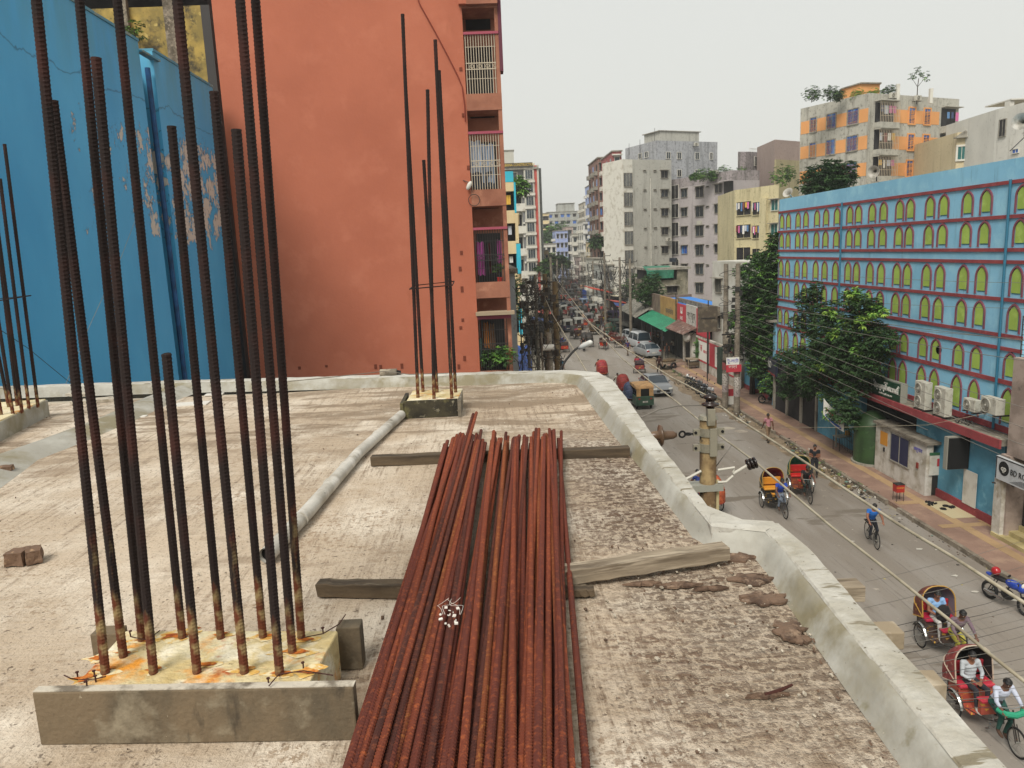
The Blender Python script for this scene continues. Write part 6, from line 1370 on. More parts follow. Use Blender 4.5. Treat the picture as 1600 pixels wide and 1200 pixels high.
rows = [[q[0].lerp(q[1], i / 8).lerp(q[3].lerp(q[2], i / 8), j / 8) + Vector((0, 0, .1 * math.sin(i * 1.3 + j))) for i in range(9)] for j in range(9)]; mb(m_bt).grid(rows).build('tarp_sheet', bt); mb(m_wood).cyl(q[0], q[3], .06, seg=5).build('rafter', bt)
o = mb(wallmat('left_shop', '#8d8577')).bx(1.2, 3.4, 30, 46, 0, 3.0).build('left_shop_row'); tag(o, 'low shop row under the blue tarpaulin on the left side', 'building')
for i, (x, y, Y, r, n, lab) in enumerate([(806, 500, 60, 1.0, 700, 'dark shrub between the cream building and the left poles'), (805, 460, 66, .9, 600, 'green creeper low on the cream building')]):
    bush('street_shrub', lab, atY(x, y, Y), r, n, .3, [m_leaf[0], m_leaf[1], m_leaf[1]], None)
# street lamp
pL = [atY(x, y, Y) for x, y, Y in [(868, 590, 22), (884, 563, 22), (893, 552, 22), (899, 546, 22), (907, 541, 22)]]
lm = thing('street_lamp', 'street lamp with a long white head on a curved dark arm', 'street lamp')
mb(m_wire).sweep([pL[0] - Vector((.6, 0, 1.5))] + pL, .035, 8).build('arm', lm, True)
hp, hq = atY(905, 544, 22), atY(925, 534, 21.6); mb(M('lamp_white', '#c8c8c2', .4)).sweep([hp, hp.lerp(hq, .3), hq.lerp(hp, .1), hq], [.05, .085, .08, .03], 10).build('lamp_head', lm, True)
# the near pole top with insulators
Yp = 8.6
p = atY(1106, 800, Yp); px_, zt_ = p.x, atY(1104, 655, Yp).z
npo = thing('near_electric_pole', 'near electric pole top with steel clamps standing just beyond the kerb', 'pole', (px_, Yp, 0))
m_npo = M('yellow_stained_pole', '#6b553a', .85, [('#a08a62', 3, .42, .58), ('#5a4834', 2, .52, .66, (1, 1, .5)), ('#3e3428', 6, .6, .7), ('#a9a28a', 9, .64, .72)], bump=.004, bs=30)
m_alu = M('grey_clamp_steel', '#8f8a7a', .5, [('#7d7767', 6, .5, .65)], metal=.3)
mb(m_npo).cyl((0, 0, 0), (0, 0, zt_ + .02), .108, .098, 20).build('shaft', npo, 'auto')
mb(M('pale_pole_pipe', '#b0a47c', .8)).cyl((.115, -.02, 0), (.108, -.02, zt_ - .75), .024, seg=8).build('side_pipe', npo)
def zr(y): return atY(1104, y, Yp).z
for (y, hh) in [(674, .1), (698, .1)]:
    z = zr(y); b = mb(m_alu); b.cyl((0, 0, z - hh / 2), (0, 0, z + hh / 2), .112, seg=20)
    for s in (-1, 1): b.box((s * .145, -.02, z), (.08, .04, hh * .8)); b.use(m_blk); b.cyl((s * .16, -.05, z), (s * .16, .03, z), .018, seg=8); b.use(m_alu)
    b.build('clamp', npo)
b = mb(m_alu); b.box((.03, -.118, zr(688)), (.09, .03, .34)); b.cyl((0, 0, zt_), (0, 0, zt_ + .05), .118, .1, 16); b.box((.0, -.1, zt_ + .05), (.09, .09, .2)); b.build('cap_bracket', npo, bevel=.006)
mb(m_npo).cyl((0.01, -.05, zt_ + .06), (0.01, -.05, zr(635) ), .025, seg=10).build('pin', npo)
m_por = M('brown_porcelain', '#2a1d18', .25, [('#120c0a', 4, .45, .6)])
def insul(pts_r, p, d, m, name, parent):
    d = Vector(d).normalized(); u = d.orthogonal().normalized(); v = d.cross(u)
    rows = [[Vector(p) + d * z + (u * math.cos(a * .3491) + v * math.sin(a * .3491)) * r for a in range(18)] for z, r in pts_r]
    b = mb(m); b.grid(rows, True); return b.build(name, parent, True)
insul([(0, .005), (0, .045), (.03, .06), (.04, .1), (.06, .1), (.07, .055), (.11, .05), (.12, .075), (.15, .07), (.17, .03), (.18, .005)], (.01, -.05, zr(637)), (0, 0, 1), m_por, 'pin_insulator', npo)
m_ins = M('brown_glazed_insulator', '#5a4534', .35, [('#453325', 3, .45, .6), ('#735d47', 5, .56, .68)])
zi = zr(676); xi = atY(1030, 674, Yp).x - px_
insul([(0, .004), (0, .03), (.04, .05), (.1, .055), (.17, .065), (.175, .125), (.2, .13), (.21, .055), (.3, .052), (.34, .04), (.4, .03), (.42, .01)], (xi + .2, -.02, zi), (-1, 0, 0), m_ins, 'disc_insulator', npo)
b = mb(m_blk); b.torus((xi + .27, -.02, zi), (0, 1, 0), .035, .012, 16, 5); b.torus((xi + .34, -.02, zi), (0, 0, 1), .035, .012, 16, 5); b.cyl((xi + .37, -.02, zi), (xi + .47, -.02, zi), .012, seg=6); b.build('chain_link', npo)
mb(m_alu).cyl((xi + .46, -.02, zi), (-.12, -.02, zi), .014, seg=6).build('tie_rod', npo)
# V shaped bracket with black shackle insulator on the right
zA, zB = zr(733), zr(752); xr = atY(1143, 740, Yp).x - px_
b = mb(M('white_bracket', '#b9b6ab', .5)); b.sweep([(.1, -.06, zA), (.3, -.06, zA + .02), (xr, -.06, zr(738))], .016, 6); b.sweep([(.1, -.06, zB), (.2, -.06, zB), (xr, -.06, zr(743))], .016, 6); b.cyl((xr, -.06, zr(740)), (atY(1165, 727, Yp).x - px_, -.06, zr(728)), .018, seg=8); b.build('bracket', npo)
b = mb(M('white_bracket', '#b9b6ab')); b.sweep([(-.1, -.06, zA), (-.24, -.06, zr(742)), (-.4, -.06, zr(750))], .016, 6); b.build('bracket', npo)
mb(m_sh).bx(-.35, .16, -.1, .1, zB - .1, zB - .02).build('base_plate', npo)
xs = atY(1166, 727, Yp).x - px_
for k in range(3): insul([(0, .02), (.01, .065), (.035, .07), (.045, .03)], (xs - .02 + .04 * k, -.06, zr(728) + .01 * k), (1, 0, .3), m_por, 'shackle_insulator', npo)
o = mb(m_por).ell(atY(1131, 727, Yp) * 1.0 + Vector((0, -.0, 0)), (.05, .05, .05)); 
# service cables from the left poles towards the right foreground
m_svc = M('pale_service_cable', '#a29a86', .55, [('#857c68', 3, .45, .6)])
def wire_px(name, pts, Ya, Yb, r, m, lab, grp=None, taper=True, sag=0):
    L_ = [0]
    for a, c in zip(pts[:-1], pts[1:]): L_.append(L_[-1] + math.dist(a, c))
    out = []
    for (x, y), l in zip(pts, L_):
        t = l / L_[-1]; Y = 1 / ((1 - t) / Ya + t / Yb); out.append(atY(x, y, Y) - Vector((0, 0, sag * 4 * t * (1 - t))))
    o = mb(m).sweep(out, r, 6 if r < .01 else 8, True).build(name, None, True); return tag(o, lab, 'cable', grp)
wire_px('service_cable', [(866, 430), (872, 440), (924, 507), (984, 549), (1050, 590), (1102, 617), (1146, 650), (1228, 702), (1310, 757), (1405, 820), (1495, 874), (1610, 948)], 46, 5.6, .016, m_svc, 'thick pale cable running from the left poles to the right edge, upper one', 'pale service cables over the street')
wire_px('service_cable', [(868, 448), (927, 512), (972, 560), (1017, 597), (1060, 630), (1094, 658), (1118, 676), (1182, 723), (1240, 773), (1300, 824), (1394, 897), (1480, 966), (1544, 1020), (1610, 1072)], 46, 4.6, .0135, m_svc, 'thick pale cable crossing behind the near pole, lower one', 'pale service cables over the street')
wire_px('service_cable', [(846, 452), (862, 489), (917, 581), (940, 620)], 44, 20, .02, m_svc, 'pale cable dropping from the left poles behind the far kerb corner', 'pale service cables over the street')
wire_px('black_cable', [(1002, 652), (1030, 640), (1060, 634), (1106, 633), (1130, 638)], Yp, Yp + 1, .008, m_wireg, 'grey wire arching over the near pole insulator')
wire_px('black_cable', [(1118, 730), (1143, 696)], Yp, Yp, .006, m_wireg, 'short stay wire from the near pole up to the cable')
# thin wires from the twin poles past the trees and across the mosque
WS = [((1141, 470), (1610, 533), 51, 17), ((1141, 482), (1610, 565), 51, 17), ((1225, 382), (1300, 410), 0, 0), ((1155, 490), (1610, 640), 50, 20), ((1155, 500), (1610, 672), 50, 19), ((1155, 510), (1610, 700), 50, 18),
      ((1150, 520), (1620, 735), 50, 19), ((1150, 535), (1450, 672), 50, 30), ((1216, 424), (1610, 442), 50, 26), ((1216, 463), (1610, 482), 50, 26), ((1216, 492), (1610, 530), 50, 26), ((1155, 540), (1400, 668), 50, 33), ((1145, 430), (1225, 462), 51, 48)]
for i, (a, c, Ya, Yb) in enumerate(WS):
    if not Ya: continue
    pts = [(a[0] + (c[0] - a[0]) * t, a[1] + (c[1] - a[1]) * t + 14 * t * (1 - t)) for t in [k / 10 for k in range(11)]]
    wire_px('overhead_wire', pts, Ya, Yb, .009, m_wireg, 'thin overhead wire strung from the twin poles across the mosque front', 'thin wires on the right side')
wire_px('overhead_wire', [(1190, 700 - 33), (1300, 668), (1450, 664), (1570, 640)], 36, 27, .008, m_svc, 'pale thin line strung over the pavement to the white hut')
# wires across the road in the lower right corner
random.seed(83)
WX_ = [((1352, 909), (1610, 842), 7, 15), ((1350, 950), (1610, 882), 7, 15), ((1400, 978), (1610, 922), 6.5, 14)]
for i in range(12):
    y0 = 985 + i * 10.4 + U(-3, 3); WX_.append(((1385 + i * 6.2, y0 + 8), (1610, y0 - 50 + i * 4.6 + U(-7, 7)), 6.0, 12.5))
for i, (a, c, Ya, Yb) in enumerate(WX_):
    pts = [(a[0] + (c[0] - a[0]) * t, a[1] + (c[1] - a[1]) * t + U(2, 7) * t * (1 - t) * 2) for t in [k / 6 for k in range(7)]]
    wire_px('cross_wire', pts, Ya, Yb, U(.0024, .0042), m_wire if RND() < .6 else m_wireg, 'black wire strung across the road in the lower right corner', 'wires crossing the road')
# thin lines on the left wall
wire_px('wall_wire', [(0, 515), (45, 545), (107, 596), (128, 612)], 12, 14, .005, m_wire, 'thin dark wire slanting down before the blue wall'); wire_px('wall_wire', [(228, 300), (190, 400), (135, 520), (98, 612)], 20, 12, .004, m_svc, 'thin pale string slanting down before the blue wall')
# ------------------------------------------------------------ people
random.seed(91)
SKIN = [M('skin_brown', '#7a4f38', .6), M('skin_dark', '#5c3a28', .6)]
m_hair = M('black_hair', '#0e0b0a', .6); m_eye = M('eye_white', '#c9c4bc', .3)
BODY = {}
def limb(b, pts, rs, seg=12):
    """tapered rounded limb through joints"""
    out = []; rr = []
    for i in range(len(pts) - 1):
        a, c = Vector(pts[i]), Vector(pts[i + 1]); n = 3
        for k in range(n): out.append(a.lerp(c, k / n)); rr.append(rs[i] + (rs[i + 1] - rs[i]) * k / n)
    out.append(Vector(pts[-1])); rr.append(rs[-1]); b.sweep(out, rr, seg)
    for p, r in ((out[0], rr[0]), (out[-1], rr[-1])): b.ell(p, (r, r, r), 10, 6)
    for p, r in zip(pts[1:-1], rs[1:-1]): b.ell(p, (r, r, r), 10, 6)
def make_body(key, J, vox=.011, fingers=True, lungi=False):
    """J: joints pelvis, chest, neck, head, (sh, el, ha)L/R, (hip, kn, an, toe)L/R ; returns mesh with skin/shirt/trousers/shoe slots"""
    b = MB().use(SKIN[0]); V = Vector
    pel, che, nek, hed = map(V, (J['pel'], J['che'], J['nek'], J['hed']))
    sd = (V(J['shR']) - V(J['shL'])).normalized(); up = (che - pel).normalized(); fw = sd.cross(up) * -1
    fw = up.cross(sd).normalized()
    R = Matrix((sd, fw, up)).transposed()
    for t, rx, ry in [(0, .155, .115), (.25, .145, .108), (.55, .15, .11), (.8, .17, .118), (1.0, .175, .115), (1.12, .15, .1)]:
        c = pel.lerp(che, t); b.ell(c, (rx, ry, .1), 16, 8, R)
    for s in ('L', 'R'):
        limb(b, [che + up * .06, J['sh' + s]], [.085, .068]); limb(b, [J['sh' + s], J['el' + s], J['ha' + s]], [.062, .047, .03])
        limb(b, [pel.lerp(V(J['hip' + s]), .6), J['hip' + s], J['kn' + s], J['an' + s]], [.1, .098, .064, .042])
        an, to = V(J['an' + s]), V(J['toe' + s]); b.ell(an.lerp(to, .45) - V((0, 0, .035)), (.045, .13, .038), 12, 6, Matrix((V((1, 0, 0)), (to - an).normalized(), V((0, 0, 1)))).transposed() if abs((to - an).normalized().z) < .4 else None)
        ha = V(J['ha' + s]); el = V(J['el' + s]); d = (ha - el).normalized(); side = d.cross(V((0, 0, 1))); side = side.normalized() if side.length > .1 else V((1, 0, 0)); nrm = d.cross(side)
        Rh = Matrix((side, nrm, d)).transposed(); b.ell(ha + d * .05, (.038, .018, .05), 10, 6, Rh)
        for k in range(4):
            o = ha + d * .085 + side * (-.027 + .018 * k); ln = [.055, .066, .062, .048][k]; sg = -1 if nrm.z > 0 else 1
            b.sweep([o - d * .02, o + d * ln * .55, o + d * ln * .85 + nrm * sg * ln * .45], [.0095, .009, .007], 6)
        b.sweep([ha + d * .02 + side * .03, ha + d * .055 + side * .058, ha + d * .085 + side * .06], [.012, .0105, .008], 6)
    limb(b, [nek - up * .04, nek + (hed - nek) * .5], [.058, .054])
    hu = (hed - nek).normalized(); hf = V(J.get('look', (0, 1, 0))); hf = (hf - hu * hf.dot(hu)).normalized(); hs = hf.cross(hu); Rq = Matrix((hs, hf, hu)).transposed()
    b.ell(hed, (.078, .098, .112), 16, 12, Rq); b.ell(hed + hf * .02 - hu * .055, (.058, .07, .06), 12, 8, Rq)
    b.ell(hed + hf * .1 - hu * .012, (.014, .024, .026), 8, 6, Rq)
    for s in (-1, 1): b.ell(hed + hs * s * .08 - hu * .005, (.012, .022, .032), 8, 6, Rq)
    b.ell(hed + hf * .085 + hu * .028, (.055, .016, .012), 10, 6, Rq); b.ell(hed + hf * .083 - hu * .055, (.026, .014, .01), 8, 6, Rq)
    if lungi:
        for t in [k / 7 for k in range(8)]:
            l = V(J['hipL']).lerp(V(J['knL']), t); r = V(J['hipR']).lerp(V(J['knR']), t); b.sweep([l, r], [.1 - .02 * t, .1 - .02 * t], 10)
    o = b.build('tmp'); md = o.modifiers.new('r', 'REMESH'); md.mode = 'VOXEL'; md.voxel_size = vox; sm = o.modifiers.new('s', 'SMOOTH'); sm.iterations = 3; sm.factor = .5
    dg = bpy.context.evaluated_depsgraph_get(); me = bpy.data.meshes.new_from_object(o.evaluated_get(dg)); bpy.data.objects.remove(o)
    me.materials.clear()
    # regions by nearest bone
    segs = []
    def S_(a, c, lab): segs.append((np.array(a), np.array(c), lab))
    slv = J.get('sleeve', .45)
    S_(pel + up * .03, che + up * .05, 1); S_(pel, pel - up * .05, 2); S_(nek - up * .02, hed, 0); S_(hed, hed + hu * .1, 0)
    for s in ('L', 'R'):
        sh, el, ha = V(J['sh' + s]), V(J['el' + s]), V(J['ha' + s]); S_(che, sh, 1)
        if slv <= 1: S_(sh, sh.lerp(el, slv), 1); S_(sh.lerp(el, slv), el, 0); S_(el, ha, 0)
        else: S_(sh, el, 1); S_(el, el.lerp(ha, slv - 1), 1); S_(el.lerp(ha, slv - 1), ha, 0)
        S_(ha, ha + (ha - el).normalized() * .15, 0)
        hp, kn, an = V(J['hip' + s]), V(J['kn' + s]), V(J['an' + s]); S_(hp, kn, 2); S_(kn, kn.lerp(an, .86), 2); S_(an, V(J['toe' + s]), 3); S_(an + V((0, 0, .0)), an - V((0, 0, .05)), 3)
    n = len(me.polygons); ct = np.zeros(n * 3); me.polygons.foreach_get('center', ct); ct = ct.reshape(-1, 3)
    best = np.full(n, 9.); lab = np.zeros(n, int)
    for a, c, l in segs:
        d = c - a; t = np.clip(((ct - a) @ d) / max(1e-9, d @ d), 0, 1); q = np.linalg.norm(ct - (a + t[:, None] * d), axis=1)
        m = q < best; best[m] = q[m]; lab[m] = l
    # the shirt is a layer over the trousers: puff cloth out a little
    me.polygons.foreach_set('material_index', lab.tolist()); me.polygons.foreach_set('use_smooth', [True] * n)
    for m in (SKIN[0], SKIN[0], SKIN[0], SKIN[0]): me.materials.append(m)
    me.update()
    # hair mesh
    h = mb(m_hair); rows = []
    for i in range(9):
        th = i / 8 * 1.75; rows.append([hed + Rq @ V(((.085) * math.sin(th) * math.cos(a), .105 * math.sin(th) * math.sin(a) - .008, .12 * math.cos(th) + (.03 if math.sin(a) > 0 else 0) * (th > 1.2) + .004)) for a in [k * math.pi / 10 for k in range(20)]])
    h.grid(rows, True); hm = h.build('tmp', None, True); hme = hm.data; bpy.data.objects.remove(hm)
    e = mb(m_eye)
    for s in (-1, 1): e.ell(hed + Rq @ V((s * .032, .088, .012)), (.013, .008, .008), 8, 5); e.use(m_hair); e.ell(hed + Rq @ V((s * .032, .094, .012)), (.006, .005, .006), 6, 4); e.use(m_eye)
    em = e.build('tmp'); eme = em.data; bpy.data.objects.remove(em)
    BODY[key] = (me, hme, eme)
def mir(J):
    return J
def standing(step=0.0, arm=0.0, bend=0.0, sleeve=.45, armf=None):
    J = dict(pel=(0, 0, .93), che=(0, .02 + bend, 1.28), nek=(0, .02 + bend, 1.45), hed=(0, .045 + bend * 1.1, 1.6), look=(0, 1, -.15), sleeve=sleeve)
    for s, x in (('L', -1), ('R', 1)):
        f = step * x; a = -arm * x
        J['sh' + s] = (.185 * x, .01 + bend, 1.39); J['el' + s] = (.23 * x, a * .5 + bend, 1.11); J['ha' + s] = (.235 * x, a + .06 + bend, .87)
        if armf: J['el' + s] = (.22 * x, .05, 1.12); J['ha' + s] = (.1 * x, .28, 1.16)
        J['hip' + s] = (.09 * x, 0, .9); J['kn' + s] = (.1 * x, f * .55 + .02, .5); J['an' + s] = (.105 * x, f - .02, .085 + (.06 if f < 0 else 0)); J['toe' + s] = (.11 * x, f + .16, .04)
    return J
def cyclist(sleeve=.45):
    """rides a cycle: saddle at z .92, bars ahead at y .62 z 1.0; origin below the saddle"""
    J = dict(pel=(0, 0, .98), che=(0, .2, 1.28), nek=(0, .26, 1.44), hed=(0, .33, 1.585), look=(0, 1, -.3), sleeve=sleeve)
    for s, x in (('L', -1), ('R', 1)):
        J['sh' + s] = (.185 * x, .22, 1.39); J['el' + s] = (.26 * x, .38, 1.17); J['ha' + s] = (.24 * x, .58, 1.05)
        J['hip' + s] = (.09 * x, .02, .93); J['kn' + s] = (.11 * x, .38, .78 if x > 0 else .66); J['an' + s] = (.12 * x, .3 if x > 0 else .2, .42 if x > 0 else .24); J['toe' + s] = (.12 * x, .46 if x > 0 else .36, .36 if x > 0 else .19)
    return J
def seated(sleeve=.45, hands='lap', lean=0):
    """sits on a seat .75 above its footboard at z .35"""
    J = dict(pel=(0, 0, .93), che=(0, -.03 + lean, 1.27), nek=(0, -.01 + lean, 1.43), hed=(0, .04 + lean, 1.575), look=(.1, 1, -.35), sleeve=sleeve)
    for s, x in (('L', -1), ('R', 1)):
        J['sh' + s] = (.185 * x, -.02 + lean, 1.38); J['el' + s] = (.25 * x, .08 + lean, 1.12); J['ha' + s] = (.07 * x, .3 + lean, 1.04)
        J['hip' + s] = (.1 * x, .04, .9); J['kn' + s] = (.14 * x, .46, .92); J['an' + s] = (.13 * x, .5, .5); J['toe' + s] = (.14 * x, .68, .46)
    return J
make_body('stand', standing(.03, .03)); make_body('walk', standing(.26, .2)); make_body('walk2', standing(-.2, .15, sleeve=1.85)); make_body('hold', standing(.16, 0, armf=1))
make_body('ride', cyclist()); make_body('ride_long', cyclist(1.6)); make_body('sit', seated()); make_body('sit_long', seated(1.7)); make_body('lungi', cyclist(), lungi=True)
CL = {}
def cloth(c):
    if c not in CL: CL[c] = M('cloth_' + c[1:], c, .92, [(tuple(v * .7 for v in col(c)[:3]), 7, .48, .66)], bump=.004, bs=25)
    return CL[c]
def person(pose, label, loc, rz, shirt, pants, shoes='#2a2522', skin=0, group=None, parent_rot=None, scale=1.0, small=False):
    me, hme, eme = BODY[pose]; o = bpy.data.objects.new('person', me); COL.objects.link(o); o.location = loc; o.rotation_euler = (0, 0, rz); o.scale = (scale,) * 3
    for i, m in enumerate((SKIN[skin], cloth(shirt), cloth(pants), cloth(shoes))): o.material_slots[i].link = 'OBJECT'; o.material_slots[i].material = m
    tag(o, label, 'person', group)
    h = bpy.data.objects.new('hair', hme); COL.objects.link(h); h.parent = o
    if not small: e = bpy.data.objects.new('eyes', eme); COL.objects.link(e); e.parent = o
    return o
# ------------------------------------------------------------ vehicles, all built facing +Y
m_rub = M('rubber', '#171616', .85); m_rim = M('steel_rim', '#8a8780', .4, metal=.6); m_blkp = M('black_paint', '#141416', .4); m_chr = M('chrome', '#a8a8a4', .25, metal=.9)
def wheel(parent, c, R, name='wheel', spokes=18, w_=.022, mud=False):
    b = mb(m_rub); b.torus(c, (1, 0, 0), R - w_, w_, 30, 8); o = b.build(name, parent, True); 
    b = mb(m_rim); b.torus(c, (1, 0, 0), R - 2.2 * w_, w_ * .5, 28, 5); b.cyl((c[0] - .05, c[1], c[2]), (c[0] + .05, c[1], c[2]), .025, seg=8)
    for k in range(spokes): a = 6.283 * k / spokes; b.cyl((c[0] + (.03 if k % 2 else -.03), c[1], c[2]), (c[0], c[1] + (R - 2 * w_) * math.cos(a), c[2] + (R - 2 * w_) * math.sin(a)), .0028, seg=4)
    b.build('spokes', o); return o
def hoodmesh(b, x, y0, z0, open_, n=18, k=7):
    """folding hood: ribs sweep from the back forward"""
    rows = []
    for j in range(k + 1):
        t = j / k; ang = math.radians(-18 + (98 if open_ else 35) * t); cy, cz = y0, z0; R = .82
        row = []
        for i in range(n + 1):
            s = i / n; a = math.pi * s; xx = -x * math.cos(a) if 0 else None
            # U shaped rib: up one side, over, down the other
            if s < .2: px, h_ = -x, s / .2 * .55
            elif s > .8: px, h_ = x, (1 - s) / .2 * .55
            else: q = (s - .2) / .6 * math.pi; px, h_ = -x * math.copysign(abs(math.cos(q)) ** .8, math.cos(q)), .55 + .47 * math.sin(q)
            row.append((px * (1 + .0 * t), cy + (-math.cos(ang) * R) * h_, cz + math.sin(ang) * R * h_ * 1.05 + (0 if j else 0)))
        rows.append(row)
    b.grid(rows); return rows
def rickshaw(label, loc, rz, hood='#8e2f34', trim='#b5a03a', seat='#b02a2a', body='#7d2b2f', open_=True, group='cycle rickshaws on the street', lining='#3a3434', small=False, seatback='#a02630', hoodless=False):
    t = thing('cycle_rickshaw', label, 'rickshaw', loc, rz, group)
    mh = M('hood_' + hood[1:], hood, .6, [(tuple(v * .6 for v in col(hood)[:3]), 6, .45, .6), (trim, 9, .6, .66)]); ms = M('seat_' + seat[1:], seat, .45, [('#c9a43c', 11, .64, .68)]); mbd = M('panel_' + body[1:], body, .5, [('#b98f35', 8, .58, .64), ('#2f6a4a', 6, .62, .68)]); ml = M('lining_' + lining[1:], lining, .8)
    fr = M('rickshaw_frame', '#26211d', .5, [('#5a3a26', 9, .6, .7)])
    b = mb(fr); f = .016
    for x in (-.42, .42): b.sweep([(x, -.35, .36), (x, .1, .38), (x * .5, .75, .42), (0, 1.05, .5)], f, 6); b.cyl((x, -.0, .36), (x, 0, .7), f, seg=6); b.cyl((x, -.35, .36), (x, -.4, .95), f, seg=6)
    b.cyl((-.55, 0, .34), (.55, 0, .34), .02, seg=8); b.sweep([(0, .35, .4), (0, .75, .86)], .017, 6); b.sweep([(0, .8, .82), (0, 1.32, .86)], .017, 6); b.sweep([(0, .72, .36), (0, 1.32, .8)], .017, 6); b.sweep([(0, 1.3, 1.0), (0, 1.36, .72), (0, 1.5, .36)], .018, 6)
    for x in (-.05, .05): b.cyl((x, 1.38, .7), (x, 1.52, .345), .012, seg=6)
    b.build('frame', t)
    b = mb(m_chr); b.sweep([(-.3, 1.12, 1.02), (-.24, 1.28, 1.06), (0, 1.3, 1.04), (.24, 1.28, 1.06), (.3, 1.12, 1.02)], .012, 6); b.build('handlebar', t)
    for x in (-.3, .3): mb(m_blkp).cyl((x, 1.12, 1.02), (x * 1.02, 1.04, 1.01), .018, seg=8).build('grip', t)
    b = mb(m_blkp); b.ell((0, .78, .92), (.1, .15, .05)); b.build('saddle', t, True)
    b = mb(m_chr); b.torus((0.03, .72, .3), (1, 0, 0), .1, .008, 18, 4); b.cyl((-.1, .72, .3), (.1, .72, .3), .01, seg=5); b.box((.14, .72, .16), (.09, .05, .02)); b.box((-.14, .72, .44), (.09, .05, .02)); b.cyl((.1, .72, .3), (.1, .72, .16), .008, seg=5); b.cyl((-.1, .72, .3), (-.1, .72, .44), .008, seg=5); b.build('pedals', t)
    wheel(t, (0, 1.52, .34), .34, spokes=14)
    for x in (-.52, .52):
        wheel(t, (x, 0, .34), .34, spokes=14); b = mb(m_chr if not small else m_rim)
        rows = [[(x - .045, .38 * math.cos(a), .34 + .38 * math.sin(a)), (x, .395 * math.cos(a), .34 + .395 * math.sin(a)), (x + .045, .38 * math.cos(a), .34 + .38 * math.sin(a))] for a in [math.radians(q) for q in range(10, 175, 15)]]; b.grid(rows); b.build('mudguard', t)
    b = mb(mbd); b.bx(-.42, .42, -.38, .06, .42, .78); b.bx(-.4, .4, .06, .5, .36, .4); b.build('body', t, bevel=.015)
    b = mb(ms); b.bx(-.43, .43, -.34, .12, .79, .88); b.build('seat', t, bevel=.03); b = mb(M('seatback_' + seatback[1:], seatback, .5, [('#c9a43c', 11, .64, .68)])); b.box((0, -.38, 1.08), (.84, .07, .36), rot=Matrix.Rotation(-.12, 3, 'X')); b.build('backrest', t, bevel=.03)
    b = mb(mbd); b.bx(-.22, .22, .46, .6, .42, .74); b.build('tool_box', t, bevel=.01); b = mb(ms); b.bx(-.24, .24, .42, .64, .742, .78); b.build('box_lid', t)
    if hoodless: return t
    b = mb(mh); rows = hoodmesh(b, .46, -.02, .88, open_); b.use(ml); inn = [[(x * .97, y + .012, z - .012) for x, y, z in r] for r in rows]; b.grid(inn)
    b.use(mh); r0 = rows[0]; b.add([r0[0], r0[len(r0) // 2], r0[-1]], [(0, 1, 2)]) if 0 else None
    b.build('hood', t)
    b = mb(M('hoodtrim_' + trim[1:], trim, .5)); 
    for r in (rows[0], rows[3], rows[-1]) : b.sweep(r, .018, 6, False)
    b.build('hood_trim', t)
    # cloth back panel
    b = mb(mh); r0 = rows[0]; n = len(r0); half = n // 2
    b.grid([[Vector(r0[i]), Vector(r0[n - 1 - i])] for i in range(half + 1)]); b.build('hood_back', t)
    return t
def riders(t, loc, rz, label_r, shirt, pants, pose='ride', skin=1, pas=()):
    R = Matrix.Rotation(rz, 3, 'Z'); L_ = Vector(loc)
    if label_r: person(pose, label_r, L_ + R @ Vector((0, .74, -.06)), rz, shirt, pants, skin=skin, shoes='#4a3528')
    for (lab, x, sh, pa_c, ps) in pas: person(ps, lab, L_ + R @ Vector((x, -.12, -.04)), rz, sh, pa_c, skin=0, shoes='#a9a59d')
